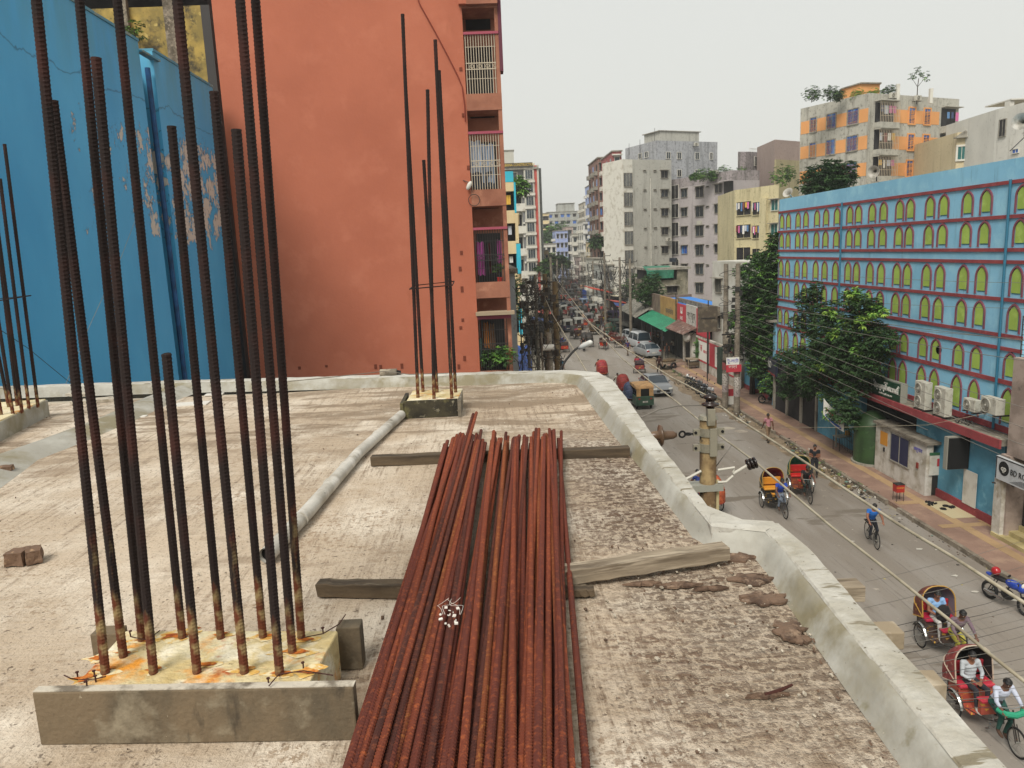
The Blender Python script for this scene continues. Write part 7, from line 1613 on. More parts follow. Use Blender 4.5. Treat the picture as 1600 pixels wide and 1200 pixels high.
def autorick(label, loc, rz, body='#24543c', roof='#6f6a5c', group='auto rickshaws on the street'):
    t = thing('auto_rickshaw', label, 'auto rickshaw', loc, rz, group)
    m1 = M('auto_' + body[1:], body, .45, [(tuple(v * .6 for v in col(body)[:3]), 3, .5, .65)]); m2 = M('autoroof_' + roof[1:], roof, .8, [(tuple(v * .6 for v in col(roof)[:3]), 2.5, .45, .62)])
    # side profile lofted across the width; front is +Y
    prof = [(-1.25, .32), (-1.3, .75), (-1.2, 1.02), (-.2, 1.0), (-.1, .42), (.55, .42), (.7, .95), (1.0, .9), (1.18, .6), (1.2, .36)]
    b = mb(m1); 
    for x0, x1 in ((-.64, -.56), (.56, .64)): b.ext(prof, lambda y, z: (x0, y, z), (x1 - x0, 0, 0))
    b.bx(-.559, .559, -1.29, -1.22, .32, 1.0); b.bx(-.559, .559, -1.22, 1.0, .32, .4); b.bx(-.5, .5, .72, 1.16, .41, .92); b.build('body', t, bevel=.02)
    rp = [(-1.25, 1.55), (-1.15, 1.72), (-.6, 1.8), (.4, 1.8), (.85, 1.68), (.9, 1.6), (-1.2, 1.5)]
    b = mb(m2); b.ext(rp, lambda y, z: (-.66, y, z), (1.32, 0, 0)); b.build('roof', t, bevel=.03)
    b = mb(m2); b.box((-.46, -1.25, 1.26), (.3, .05, .55)); b.box((.46, -1.25, 1.26), (.3, .05, .55)); b.build('back_flap', t); mb(m_blk).box((0, -1.22, 1.26), (.62, .03, .52)).build('rear_window', t)
    b = mb(m_blkp)
    for x in (-.6, .6):
        b.cyl((x, .72, .95), (x, .85, 1.65), .02, seg=6); b.cyl((x, -.2, 1.0), (x, -.22, 1.62), .018, seg=6); b.cyl((x, -1.22, 1.0), (x, -1.2, 1.55), .02, seg=6)
        for z in (1.15, 1.35): b.cyl((x, -1.2, z), (x, -.2, z), .008, seg=4)
    b.build('roof_frame', t); b = mb(M('windscreen', '#39444a', .15)); b.add([(-.58, .76, 1.0), (.58, .76, 1.0), (.56, .88, 1.62), (-.56, .88, 1.62)], [(0, 1, 2, 3)]); b.build('windscreen', t)
    b = mb(M('seat_dark', '#2c2522', .7)); b.bx(-.54, .54, -1.15, -.6, .5, .72); b.bx(-.54, .54, -1.18, -1.05, .72, 1.15); b.bx(-.4, .4, .1, .4, .5, .72); b.build('seat', t)
    for x, y in ((-.52, -.85), (.52, -.85), (0, .98)): mb(m_rub).torus((x, y, .22), (1, 0, 0), .16, .06, 18, 8).build('wheel', t, True)
    for x in (-.42, .42): mb(M('tail_light', '#8c1f1a', .4)).box((x, -1.31, .82), (.12, .03, .1)).build('tail_light', t)
    mb(M('headlight_glass', '#c8c8c0', .2)).ell((0, 1.18, .72), (.09, .05, .09)).build('headlight', t, True)
    mb(m_hwh).box((0, -1.32, .6), (.36, .01, .12)).build('number_plate', t)
    return t
def car(label, loc, rz, paint, kind='sedan', group='cars on the street', rough=.35):
    t = thing('car', label, 'car', loc, rz, group); mp_ = M('paint_' + paint[1:], paint, rough, spec=.6)
    P(mp_).inputs['Coat Weight'].default_value = .5
    if kind == 'sedan': L2, Wd, Hh = 2.2, .84, 1.45; cab = [(-1.75, .95), (-1.15, 1.38), (-.1, 1.45), (.35, 1.4), (1.05, .95)]; belt = [(-2.2, .62), (-2.18, .88), (-1.75, .97), (1.05, .95), (1.9, .82), (2.2, .6)]
    elif kind == 'van': L2, Wd, Hh = 2.15, .84, 1.85; cab = [(-2.1, 1.0), (-1.95, 1.82), (-.2, 1.9), (.7, 1.82), (1.35, 1.05)]; belt = [(-2.15, .6), (-2.12, 1.02), (1.35, 1.05), (2.0, .95), (2.15, .65)]
    else: L2, Wd, Hh = 2.1, .83, 1.55; cab = [(-2.0, .98), (-1.75, 1.5), (-.2, 1.56), (.4, 1.5), (1.15, .98)]; belt = [(-2.1, .6), (-2.05, .98), (1.15, .98), (1.9, .84), (2.1, .62)]
    low = [(-L2, .35)] + belt + [(L2, .35)]
    def sec(y, lst):
        for (a, za), (c, zc) in zip(lst[:-1], lst[1:]):
            if a <= y <= c: return za + (zc - za) * ((y - a) / max(1e-6, c - a))
        return lst[0][1] if y < lst[0][0] else lst[-1][1]
    ys = [-L2 + 2 * L2 * i / 26 for i in range(27)]; rows = []
    for y in ys:
        e = min(1, (L2 - abs(y)) / .35); wv = Wd * (.86 + .14 * math.sqrt(max(0, e))); zt = sec(y, belt); z0 = .22 + .1 * (1 - math.sqrt(max(0, e)))
        rows.append([(-wv * .94, y, z0), (-wv, y, .42), (-wv, y, zt * .82), (-wv * .93, y, zt - .03), (-wv * .7, y, zt), (0, y, zt + .02), (wv * .7, y, zt), (wv * .93, y, zt - .03), (wv, y, zt * .82), (wv, y, .42), (wv * .94, y, z0)])
    b = mb(mp_); b.grid(rows); b.add(rows[0], [tuple(range(11))]); b.add(rows[-1], [tuple(range(10, -1, -1))]); b.build('body', t, 'auto')
    ys = [cab[0][0] + (cab[-1][0] - cab[0][0]) * i / 20 for i in range(21)]; rows = []
    for y in ys:
        zt = sec(y, cab); zb_ = sec(y, belt) - .02; k = (zt - zb_) / .5; wt = Wd * (.93 - .14 * min(1, k * .9)); rows.append([(-Wd * .92, y, zb_), (-wt, y, zb_ + (zt - zb_) * .8), (-wt * .8, y, zt), (0, y, zt + .02), (wt * .8, y, zt), (wt, y, zb_ + (zt - zb_) * .8), (Wd * .92, y, zb_)])
    mg = M('car_glass', '#27323a', .12, spec=.7); b = mb(mg); b.grid(rows); b.build('glass', t, 'auto')
    ra, rb2 = cab[1][0] - .02, cab[3][0] + .02; rr = [[(p[0] * 1.01, p[1], p[2] + .012) for p in r[1:-1]] for r, y in zip(rows, ys) if ra <= y <= rb2]; mb(mp_).grid(rr).build('roof', t, 'auto')
    b = mb(mp_)
    for s in (-1, 1):
        for (ya, yb_) in ((cab[0][0] + .04, cab[1][0]), (cab[-1][0] - .04, cab[3][0])): 
            za = sec(ya, belt); b.cyl((s * Wd * .9, ya, za), (s * Wd * .79, yb_, sec(yb_, cab) - .04), .035, seg=6)
        b.cyl((s * Wd * .93, -.35, .95), (s * Wd * .81, -.35, sec(-.35, cab) - .05), .03, seg=6)
    b.build('pillar', t)
    for sx in (-1, 1):
        for y in (-L2 * .62, L2 * .62):
            o = mb(m_rub).torus((sx * (Wd - .1), y, .31), (1, 0, 0), .22, .09, 22, 8).build('wheel', t, True); b = mb(m_rim); b.cyl((sx * (Wd - .03), y, .31), (sx * (Wd - .01), y, .31), .17, seg=14); b.build('rim', o)
        mb(M('headlight_glass', '#c8c8c0', .2)).box((sx * Wd * .72, L2 - .06, .66), (.3, .1, .12)).build('headlight', t, bevel=.02); mb(M('tail_light', '#8c1f1a')).box((sx * Wd * .78, -L2 + .05, .78), (.26, .1, .16)).build('tail_light', t, bevel=.02)
        mb(mp_).ell((sx * (Wd + .08), cab[-1][0] - .35, 1.02), (.1, .06, .07)).build('mirror', t, True)
    mb(m_blkp).box((0, L2 - .01, .5), (1.0, .05, .16)).build('grille', t); mb(m_hwh).box((0, -L2 - .005, .6), (.5, .02, .13)).build('number_plate', t); mb(m_hwh).box((0, L2 + .02, .42), (.45, .02, .11)).build('number_plate', t)
    return t
def motorbike(label, loc, rz, tank='#1c2a4a', group='parked motorcycles', helmet=None):
    t = thing('motorcycle', label, 'motorcycle', loc, rz, group); mt = M('tank_' + tank[1:], tank, .3, spec=.6)
    for y in (-.62, .66):
        o = mb(m_rub).torus((0, y, .3), (1, 0, 0), .25, .05, 22, 8).build('wheel', t, True); b = mb(m_rim); b.torus((0, y, .3), (1, 0, 0), .2, .012, 20, 5)
        for k in range(6): a = k * 1.047; b.cyl((0, y, .3), (0, y + .2 * math.cos(a), .3 + .2 * math.sin(a)), .008, seg=4)
        b.build('rim', o)
    b = mb(m_blkp); b.sweep([(0, -.62, .3), (0, -.1, .4), (0, .1, .75), (0, .42, .85)], .025, 7)
    for x in (-.08, .08): b.cyl((x, .66, .3), (x, .42, .95), .022, seg=7); b.cyl((x, -.62, .3), (x, -.4, .75), .016, seg=6)
    b.ell((0, .02, .42), (.14, .22, .17)); b.build('frame', t, True)
    b = mb(mt); b.ell((0, .2, .82), (.14, .28, .14)); b.ell((0, .48, .8), (.12, .14, .14)); b.ell((0, -.6, .82), (.09, .2, .06)); b.build('tank', t, True)
    b = mb(m_blkp); b.ell((0, -.3, .82), (.13, .38, .07)); b.build('seat', t, True)
    b = mb(m_chr); b.sweep([(-.36, .3, 1.04), (-.15, .42, 1.02), (.15, .42, 1.02), (.36, .3, 1.04)], .014, 6)
    for x in (-.3, .3): b.cyl((x, .36, 1.04), (x * 1.15, .34, 1.2), .008, seg=4)
    b.build('handlebar', t); b = mb(m_blkp)
    for x in (-.35, .35): b.ell((x, .34, 1.22), (.07, .02, .045))
    b.build('mirror', t); b = mb(m_chr); b.cyl((.14, -.7, .3), (.12, 0, .25), .04, seg=8); b.build('exhaust', t)
    mb(M('headlight_glass', '#c8c8c0')).ell((0, .54, .9), (.08, .05, .09)).build('headlight', t, True)
    if helmet:
        p = Vector(loc) + Matrix.Rotation(rz, 3, 'Z') @ Vector((0, -.45, 1.0)); o = mb(M('helmet_' + helmet[1:], helmet, .2, spec=.6)).ell((0, 0, 0), (.13, .15, .14), 16, 10).build('helmet', None, True); o.location = p; tag(o, 'shiny %s helmet resting on the seat of the %s motorcycle' % (('red', 'blue') if helmet == '#9c1c22' else ('white', 'parked')), 'helmet', None)
        mb(m_blkp).ell((0, .06, 0), (.12, .1, .06), 12, 6).build('visor', o, True)
    return t
def bicycle(label, loc, rz):
    t = thing('bicycle', label, 'bicycle', loc, rz); wheel(t, (0, -.5, .34), .34, spokes=16, w_=.018); wheel(t, (0, .56, .34), .34, spokes=16, w_=.018)
    b = mb(m_blkp)
    for a, c in [((0, -.12, .82), (0, .38, .85)), ((0, -.02, .32), (0, .38, .8)), ((0, -.02, .32), (0, -.14, .88)), ((0, -.02, .32), (0, -.5, .34)), ((0, -.12, .8), (0, -.5, .34)), ((0, .36, .98), (0, .56, .34)), ((.02, .36, 1.0), (.02, .56, .34))]: b.cyl(a, c, .014, seg=6)
    b.build('frame', t); b = mb(m_chr); b.sweep([(-.28, .22, 1.0), (-.22, .38, 1.02), (.22, .38, 1.02), (.28, .22, 1.0)], .011, 6); b.build('handlebar', t); mb(m_blkp).ell((0, -.15, .92), (.08, .13, .04)).build('saddle', t, True)
    b = mb(m_chr); b.torus((.03, -.02, .32), (1, 0, 0), .1, .006, 16, 4); b.box((.12, .1, .3), (.09, .05, .02)); b.box((-.12, -.12, .34), (.09, .05, .02)); b.build('pedals', t); b = mb(m_blkp); b.bx(-.08, .08, -.72, -.3, .7, .72); b.build('carrier', t); return t
# --- near things, each set down where its wheels meet the road
def between(pr, pf):
    """ground points under the rear axle and under the front wheel -> origin and heading"""
    a, c = G(*pr), G(*pf); d = c - a; return a, math.atan2(-d.x, d.y)
l1 = G(1482, 1030); r1 = math.radians(180 - 26)
def near_rick(px, head, **k): 
    l = G(*px); return l, math.radians(head)
l, r = Vector((12.4, 19.3, 0)), math.radians(177); 
t = rickshaw('cycle rickshaw with an ornate red and gold hood carrying a passenger in pale blue', l, r, hood='#6a3328', trim='#a8823a', seat='#a0223c', body='#4a3a34', lining='#7d7580')
riders(t, l, r, 'rickshaw puller in a mauve checked shirt with a yellow cloth', '#6f5d66', '#a39a3f', 'ride_long', 1, [('bearded passenger in a pale blue shirt and white trousers holding a dark bag', .05, '#7fa5cf', '#b5b3ad', 'sit')])
bg_ = mb(cloth('#1a1719')).ell((0, 0, 0), (.2, .12, .26), 14, 10).build('shoulder_bag', None, True); bg_.location = l + Matrix.Rotation(r, 3, 'Z') @ Vector((.05, .24, 1.12)); tag(bg_, 'black bag held in the lap of the passenger in pale blue', 'bag')
l, r = Vector((11.35, 16.15, 0)), math.radians(180)
t = rickshaw('cycle rickshaw with a red and white ribbed hood in the bottom right corner', l, r, hood='#8a3a38', trim='#b0a08e', seat='#b03040', body='#a04a3a', lining='#1d1b1c', seatback='#8e1f2a')
riders(t, l, r, 'rickshaw puller in an open white shirt and dark green trousers leaning on the bars', '#b9bfcf', '#1f4a42', 'ride_long', 1, [('passenger in a long sleeved white shirt shaded by the ribbed hood', .06, '#a9aeb2', '#2a2a30', 'sit_long')])
fd = mb(M('emerald_cloth', '#1f8a68', .7)); fd.sweep([(-.3, 1.2, .98), (-.2, 1.36, .95), (0, 1.4, .93), (.2, 1.36, .95), (.3, 1.2, .98)], [.05, .07, .07, .07, .05], 8); fd.build('handlebar_cloth', t)
l, r = Vector((12.24, 31.2, 0)), math.radians(177)
t = rickshaw('cycle rickshaw with an orange seat and a puller in bright blue, mid road', l, r, hood='#3a3428', trim='#9a7a3a', seat='#c98a2e', body='#23201f', lining='#7a1f2a', seatback='#c28328')
riders(t, l, r, 'rickshaw puller in a bright blue shirt bending over the bars', '#1f3f9a', '#6a7482', 'lungi', 1)
l, r = Vector((14.1, 32.8, 0)), math.radians(173)
t = rickshaw('cycle rickshaw with a green hood and an empty bright red seat', l, r, hood='#1d5a48', trim='#8a7a3a', seat='#b02020', body='#7a3a2a', lining='#1f6a4e', seatback='#a01c1c')
riders(t, l, r, 'rickshaw puller in black on the green hooded rickshaw', '#1a1a1c', '#23302e', 'ride', 1)
l, r = near_rick((1108, 800), 12)
t = rickshaw('cycle rickshaw with an orange hood seen from behind beyond the near electric pole', l, r, hood='#b2552f', trim='#7a2a24', seat='#a3201e', body='#1d3f6a', lining='#8e1f1c')
riders(t, l, r, 'rickshaw puller in dark blue partly hidden by the near electric pole', '#1c2f6a', '#2a2a2a', 'ride', 1)
l, r = G(1143, 806), math.radians(15)
l, r = near_rick((1366, 842), 0); 
pa_, pf_ = G(1352, 838), G(1373, 862); l = pa_.lerp(pf_, .47); d = pf_ - pa_; r = math.atan2(-d.x, d.y)
bicycle('black bicycle ridden down the middle of the road', l, r); person('ride', 'cyclist in a blue polo shirt and dark trousers riding a bicycle', l + Matrix.Rotation(r, 3, 'Z') @ Vector((0, -.15, -.04)), r, '#1f62b0', '#191c26', skin=0)
person('walk', 'man in a pink shirt and khaki trousers walking away by the kerb', G(1200, 691), math.radians(8), '#a8747c', '#77614a', skin=1)
person('hold', 'man in black standing in the road beside the green hooded rickshaw', G(1272, 747), math.radians(150), '#14161b', '#2a2b30', skin=0)
motorbike('blue motorcycle parked by the kerb at the right edge', G(1572, 948), math.radians(-168), '#1f3f9c', None, '#9c1c22')
motorbike('dark motorcycle parked on the pavement by the tan board fence', G(1203, 632, .15), math.radians(-140), '#15171a', None)
for i, (x, y, hd, tk, lab, hel) in enumerate([(1079, 607, -165, '#1a1c22', 'black motorcycle at the far end of the row by the dirt strip', '#c9c9c6'), (1090, 612, -160, '#3a3c40', 'grey motorcycle second in the row by the dirt strip', None), (1098, 618, -158, '#22262f', 'dark motorcycle third in the row by the dirt strip', None), (1106, 624, -155, '#8e9094', 'silver motorcycle nearest in the row by the dirt strip', None)]):
    motorbike(lab, G(x, y), math.radians(hd), tk, 'parked motorcycles', hel)
# mid distance
car('dark roofed silver sedan coming down the road beside the auto rickshaw', G(1024, 613), math.radians(183), '#6f7275', 'sedan')
autorick('auto rickshaw with a worn orange tan roof seen from behind near the kerb corner', G(1001, 635), math.radians(3), '#2f4a3a', '#b08a5c')
l = G(984, 632); t = rickshaw('cycle rickshaw with a blue hood squeezed between the kerb and the tan roofed auto rickshaw', l, .1, hood='#34405e', trim='#5d6a88', seat='#3a3f50', small=True)
l = G(972, 618); t = rickshaw('cycle rickshaw with a plain red hood seen from behind next to the kerb corner', l, .15, hood='#8e241d', trim='#6a3a1f', seat='#8a2a20', small=True); riders(t, l, .15, 'rickshaw puller in a white vest ahead of the plain red hood', '#b9b7a8', '#3a3f48', 'ride', 1)
l = G(940, 592); t = rickshaw('cycle rickshaw with a red and orange hood just beyond the white kerb corner', l, .1, hood='#96242a', trim='#b8683a', seat='#3a2a6a', lining='#2a2450', small=True); riders(t, l, .1, 'rickshaw puller hidden behind the red and orange hood', '#7a2f2a', '#33302e', 'ride', 1)
l = G(999, 583); t = rickshaw('cycle rickshaw carrying two passengers in red and violet along the road centre', l, math.radians(-6), hood='#2a2226', trim='#6a3040', seat='#3a2230', open_=False, small=True, hoodless=True, seatback='#3a2a30'); riders(t, l, math.radians(-6), 'rickshaw puller ahead of two passengers in red and violet', '#3a3036', '#2c2a2c', 'ride', 1, [('passenger in red on the two seat rickshaw', -.2, '#a02840', '#5a2034', 'sit'), ('passenger in violet on the two seat rickshaw', .2, '#4a3060', '#2a2438', 'sit')])
car('silver saloon car parked behind the white van', G(1011, 556), math.radians(8), '#85898b', 'sedan')
car('white people carrier parked by the open shop fronts', G(997, 542), math.radians(8), '#b4b8bb', 'van')
car('small pale car just in front of the white people carrier', G(985, 533), math.radians(10), '#9a9ea0', 'hatch')
car('dark blue car driving away on the left lane far up the road', G(878, 484), math.radians(-5), '#1c2440', 'hatch')
ct_ = thing('push_cart', 'wooden push cart with two big rubber wheels heaped with brown sacking', 'cart', G(1044, 577), math.radians(-60))
b = mb(m_wood); b.bx(-.55, .55, -1.0, 1.0, .62, .72); b.build('cart_bed', ct_); b = mb(m_wood); b.cyl((-.4, .9, .68), (-.35, 1.9, .6), .035, seg=6); b.cyl((.4, .9, .68), (.35, 1.9, .6), .035, seg=6); b.build('shaft', ct_)
for x in (-.7, .7): mb(m_rub).torus((x, 0, .38), (1, 0, 0), .28, .1, 20, 8).build('wheel', ct_, True)
mb(M('sacking', '#5c4c36', .95, [('#3f3424', 6, .45, .6)], bump=.03, bs=8)).ell((0, .1, .82), (.5, .85, .22), 16, 8).build('sacking_load', ct_, True)
person('walk2', 'man in a dark brown long shirt walking beside the push cart', G(1030, 584), math.radians(185), '#3a211c', '#2a1f1c', skin=1)
person('stand', 'man in black standing on the pavement behind the push cart', G(1042, 560), math.radians(170), '#17181a', '#1c1d20', skin=0)
person('walk', 'man in a purple shirt walking along the cars', G(981, 556), math.radians(20), '#33285a', '#5a4a3a', skin=0)
person('stand', 'man in a teal shirt at the foot of the left poles', G(878, 588), math.radians(10), '#1f5a70', '#2a2a33', skin=0)
person('stand', 'man in faded red at the foot of the left poles', G(871, 586), math.radians(-30), '#8a4238', '#5a4a44', skin=0)
def biker(lab, px, hd, sh, pose='ride', tk='#1c1e22'):
    l = G(*px); r = math.radians(hd); motorbike(lab[0], l, r, tk, 'motorcycles in traffic'); person(pose, lab[1], l + Matrix.Rotation(r, 3, 'Z') @ Vector((0, -.28, -.1)), r, sh, '#23242a', skin=0)
biker(('motorcycle ridden away by a man in royal blue on the left lane', 'motorcyclist in royal blue riding away on the left lane'), (877, 546), 2, '#1f2f8a')
biker(('black motorcycle coming towards the street lamp head', 'motorcyclist in black coming towards the street lamp head'), (912, 548), 175, '#1a1b1e')
# traffic farther up the road
random.seed(101)
hoods = ['#5a2a26', '#2a2624', '#7a3a22', '#23342c', '#2c2f3c', '#8a2a24', '#3a3030']
RK = [(943, 545, 180, '#c0281c', 'cycle rickshaw with a bright red load alone in the middle of the road'), (920, 542, 5, '#2a2624', 'cycle rickshaw with a dark hood beside the street lamp head'), (903, 530, 5, '#7a2a34', 'cycle rickshaw with two passengers in pink and yellow'),
      (900, 514, 5, '#26221f', 'black hooded cycle rickshaw farther up the centre line'), (914, 507, 8, '#b08a70', 'cycle rickshaw with a pale tan back panel'), (926, 523, 8, '#33291f', 'brown hooded cycle rickshaw left of the waiting auto rickshaws'), (958, 536, -170, '#a8321f', 'cycle rickshaw with a red load below the green auto rickshaw'), (968, 543, -160, '#5a5550', 'grey flat cycle van left of the white people carrier'),
      (949, 525, 10, '#3a4a3a', 'olive cycle rickshaw in the jam of auto rickshaws'), (917, 489, 6, '#7a2a22', 'maroon cycle rickshaw between the auto rickshaws'), (873, 500, 5, '#33402f', 'green cycle rickshaw beside the tan pole'), (925, 480, 8, '#55302a', 'brown cycle rickshaw behind the blue auto rickshaws')]
for i, (x, y, hd, hc, lab) in enumerate(RK):
    l = G(x, y); r = math.radians(hd); t = rickshaw(lab, l, r, hood=hc, trim=random.choice(['#8a6a3a', '#5a4a3a', '#9a3a2a']), seat='#4a2a24', small=True, body='#3a2a26' if i not in (0, 6) else '#a8281c', open_=True, hoodless=i in (0, 2, 6, 7), seatback=random.choice(['#2c2422', '#3a2a26', '#5a2a26', '#26302c']))
    if i == 2: riders(t, l, r, None, '#000000', '#000000', pas=[('passenger in pink on the rickshaw up the centre line', -.2, '#a0405a', '#5a2034', 'sit'), ('passenger in yellow on the rickshaw up the centre line', .2, '#a8862a', '#2a2438', 'sit')])
    riders(t, l, r, 'rickshaw puller on the ' + lab.replace('cycle rickshaw', 'rickshaw').replace('cycle van', 'van').replace(' facing the camera', '').replace(' alone in the middle of the road', ' mid road'), random.choice(['#4a5a6a', '#6a4a4a', '#a09c90', '#2a3a5a']), '#33302e', 'ride', 1)
for i, (x, y, hd, bc, rc, lab) in enumerate([(959, 518, 15, '#22503a', '#3f4a44', 'green auto rickshaw waiting in the jam left of the vans'), (974, 524, 20, '#26302c', '#5f5f58', 'grey roofed auto rickshaw waiting right of the green one'), (958, 503, 12, '#2a2540', '#3a2f55', 'auto rickshaw with a dark violet roof in the jam'), (985, 528, 20, '#1f2624', '#4f4f4a', 'black auto rickshaw hemmed in behind the parked cars'),
      (902, 495, 5, '#1f3f36', '#2f3a38', 'dark green auto rickshaw driving away in the middle lane'), (911, 480, 8, '#2a3a55', '#6a7a90', 'blue grey auto rickshaw under the first blue truck'), (925, 474, 170, '#1c2c44', '#a9adb0', 'dark blue auto rickshaw with a white roof rim, left one'), (933, 478, 170, '#1c2c44', '#90969c', 'dark blue auto rickshaw with a white roof rim, right one'), (899, 482, 5, '#2a2622', '#4a3a30', 'brown auto rickshaw far up the middle lane'), (945, 486, 175, '#2a2f3a', '#777b80', 'auto rickshaw by the market stalls'), (892, 470, 5, '#23302c', '#3a3f3c', 'small dark auto rickshaw far up the road'), (905, 462, 5, '#2a2a30', '#555', 'auto rickshaw far up near the crossing')]):
    if rc == '#555': rc = '#555555'
    autorick(lab, G(x, y), math.radians(hd), bc, rc)
biker(('motorcycle beside the dark green auto rickshaw', 'motorcyclist in grey beside the dark green auto rickshaw'), (893, 492), 5, '#3a4048')
def crowd(n, f, lab, grp, seed):
    random.seed(seed)
    for i in range(n):
        x, y, hd = f(i); person(random.choice(['stand', 'walk', 'walk2', 'hold']), lab, G(x, y), math.radians(hd), random.choice(['#3a4a6a', '#a8a49a', '#6a3a3a', '#2a2a2e', '#7a6a4a', '#a03a3a', '#4a6a5a', '#8a8aa0', '#c0b8a8']), random.choice(['#2a2c33', '#4a4238', '#33302e']), skin=i % 2, group=grp, small=True)
crowd(8, lambda i: ([1018, 1024, 1029, 1021, 1033, 1037, 1012, 1052][i], [540, 541, 543, 545, 545, 547, 536, 556][i] - 2, U(0, 360)), 'person among the group standing under the green awning', 'people under the green awning', 111)
crowd(14, lambda i: (U(940, 962), U(482, 496), U(0, 360)), 'person in the crowd by the market stalls on the right side', 'people by the market stalls', 112)
crowd(12, lambda i: (U(872, 925), U(448, 474), U(0, 360)), 'tiny far person walking on the road near the crossing', 'far people on the road', 113)
person('stand', 'man in dark clothes with a yellow cloth behind the violet roofed auto rickshaw', G(940, 512), 0, '#23242a', '#1f2430', skin=1); person('stand', 'man in yellow beside the auto rickshaws', G(945, 511), .5, '#a89a30', '#1f2430', skin=1)

# more cycle rickshaws filling the road up to the crossing, copied with their parts
random.seed(151)
srcs = [reg(o) for o in COL.objects if o.name.startswith('cycle_rickshaw') and o.parent is None and o.location.y > 85][:8]
for i in range(30):
    Y = 84 + i * 4.2; xl = 6.4 + (Y - 80) * .135; o = copy_tree(srcs[i % len(srcs)]); X_ = xl + [1.6, 4.2, 6.8, 3.0, 5.6][i % 5] + U(-.4, .4)
    o.location = (X_, Y, 0); o.rotation_euler = (0, 0, (0 if (i % 5) in (0, 1, 3) else math.pi) - .12 + U(-.1, .1)); tag(o, 'cycle rickshaw in the dense traffic far up the street', group='cycle rickshaws in the far traffic')
    rz_ = o.rotation_euler.z; person('ride', 'rickshaw puller in the dense traffic far up the street', o.location + Matrix.Rotation(rz_, 3, 'Z') @ Vector((0, .74, -.06)), rz_, random.choice(['#a8a49a', '#3a4a6a', '#6a3a3a', '#c0b8a8', '#4a6a5a']), '#33302e', skin=1, group='far rickshaw pullers', small=True)
crowd(26, lambda i: (U(868, 880) if i % 2 else U(938, 958), U(455, 520), U(0, 360)), 'pedestrian at the edge of the road in the middle distance', 'pedestrians along the road edge', 114)
# ------------------------------------------------------------ the far street
random.seed(121)
m_lav = wallmat('lavender_paint', '#8b97bd', amt=.2); m_brk = wallmat('brown_brickwork', '#7c5b4f', '#4a3932', 1.0); m_brd = wallmat('dull_red_paint', '#8c4a48', amt=.4); m_bl2 = wallmat('pale_blue_white', '#8f9cc2', amt=.3)
fc = [m_grey, m_cream, wallmat('far_beige', '#a69e8e'), wallmat('far_grey', '#92948f'), m_wh, wallmat('far_pinkish', '#a08e88')]
def simple_block(name, label, m, x0, x1, ytop, Y, depth, cols, glass=m_glass, wcol=m_white, h=3.1, group=None, wy=None, band=None, ww_=.55, parz=.8):
    A = atY(x0, ytop, Y); B = atY(x1, ytop, Y); zt = A.z
    t = thing(name, label, 'building', group=group)
    mb(m).bx(A.x, B.x, Y, Y + depth, 0, zt).build('wall', t)
    w_ = Wl(Vector((A.x, Y, 0)), Vector((B.x, Y, 0))); n = int((zt - 1) / h)
    for c in range(cols):
        uc = w_.L * (c + .5) / cols; hw = w_.L / cols * ww_ / 2
        for k in range(n):
            z = zt - parz - 1.7 - k * h
            if z < 1: break
            b = mb(wcol); w_.bx(b, uc - hw - .08, uc + hw + .08, z - .1, z + 1.5, .01, .06); b.use(pick(glass)); w_.bx(b, uc - hw, uc + hw, z, z + 1.4, .062, .08); b.use(m_hood); w_.bx(b, uc - hw - .2, uc + hw + .2, z + 1.55, z + 1.65, .01, .5); b.build('window', t)
    if band:
        b = mb(band)
        for k in range(n + 1): z = zt - .6 - k * h; w_.bx(b, -.15, w_.L + .1, z - .12, z + .12, .02, .5)
        b.build('floor_band', t)
    mb(m_hood).bx(A.x - .2, B.x + .2, Y - .25, Y + depth, zt + .004, zt + .22).build('roof_slab', t)
    # street side windows
    side = A.x > 12
    xs = A.x if side else B.x; ws_ = Wl(Vector((xs, Y, 0)), Vector((xs, Y + depth, 0)))
    ws_.n = Vector((-1, 0, 0)) if side else Vector((1, 0, 0)); nc = max(1, int(depth / 4.5))
    for c in range(nc):
        uc = depth * (c + .5) / nc
        for k in range(min(n, 8)):
            z = zt - parz - 1.7 - k * h
            if z < 1: break
            b = mb(pick(glass)); ws_.bx(b, uc - .8, uc + .8, z, z + 1.4, .01, .03); b.use(wcol); ws_.bx(b, uc - 1.2, uc + 1.2, z - .9, z - .05, .01, .7); b.build('balcony', t)
    return t, w_, zt
simple_block('brown_brick_tower', 'tall brown brick apartment tower with stacked balconies and blue panes', m_brk, 934.5, 957, 247, 165, 15, 3, [m_int, m_glassb, m_glass], m_hood)
simple_block('dull_red_tower', 'dull red tower slice with white ledges beside the big grey block', m_brd, 957, 971, 237, 150, 14, 1, [m_glass], m_white, band=m_white)
simple_block('blue_white_tower', 'narrow blue and white apartment tower far up the right side', m_bl2, 925.5, 936, 287, 228, 16, 1, [m_glassb], m_white, band=m_white, ww_=.8)
simple_block('pale_corner_block', 'pale lower block with plants left of the blue and white tower', fc[2], 913, 931, 316, 300, 18, 2, [m_glass, m_int], m_white)
simple_block('far_cream_block', 'cream six storey block low beside the brown tower', m_cream, 929, 942, 378, 190, 16, 2, [m_int, m_glass], m_white)
t, w_, z_ = simple_block('wide_far_block', 'very wide pale grey block closing the end of the street with blue windows', fc[3], 855, 930, 332, 360, 22, 8, [m_glassb, m_glass, m_glass, m_int], m_white)
for (xa, xb, yt) in [(871, 897, 318), (913, 928, 318)]:
    p = [(X(xa, 362), 362), (X(xb, 362), 362), (X(xb, 362), 372), (X(xa, 362), 372)]; roofbox(t, fc[3], p, z_, Z(yt, 362, 880))
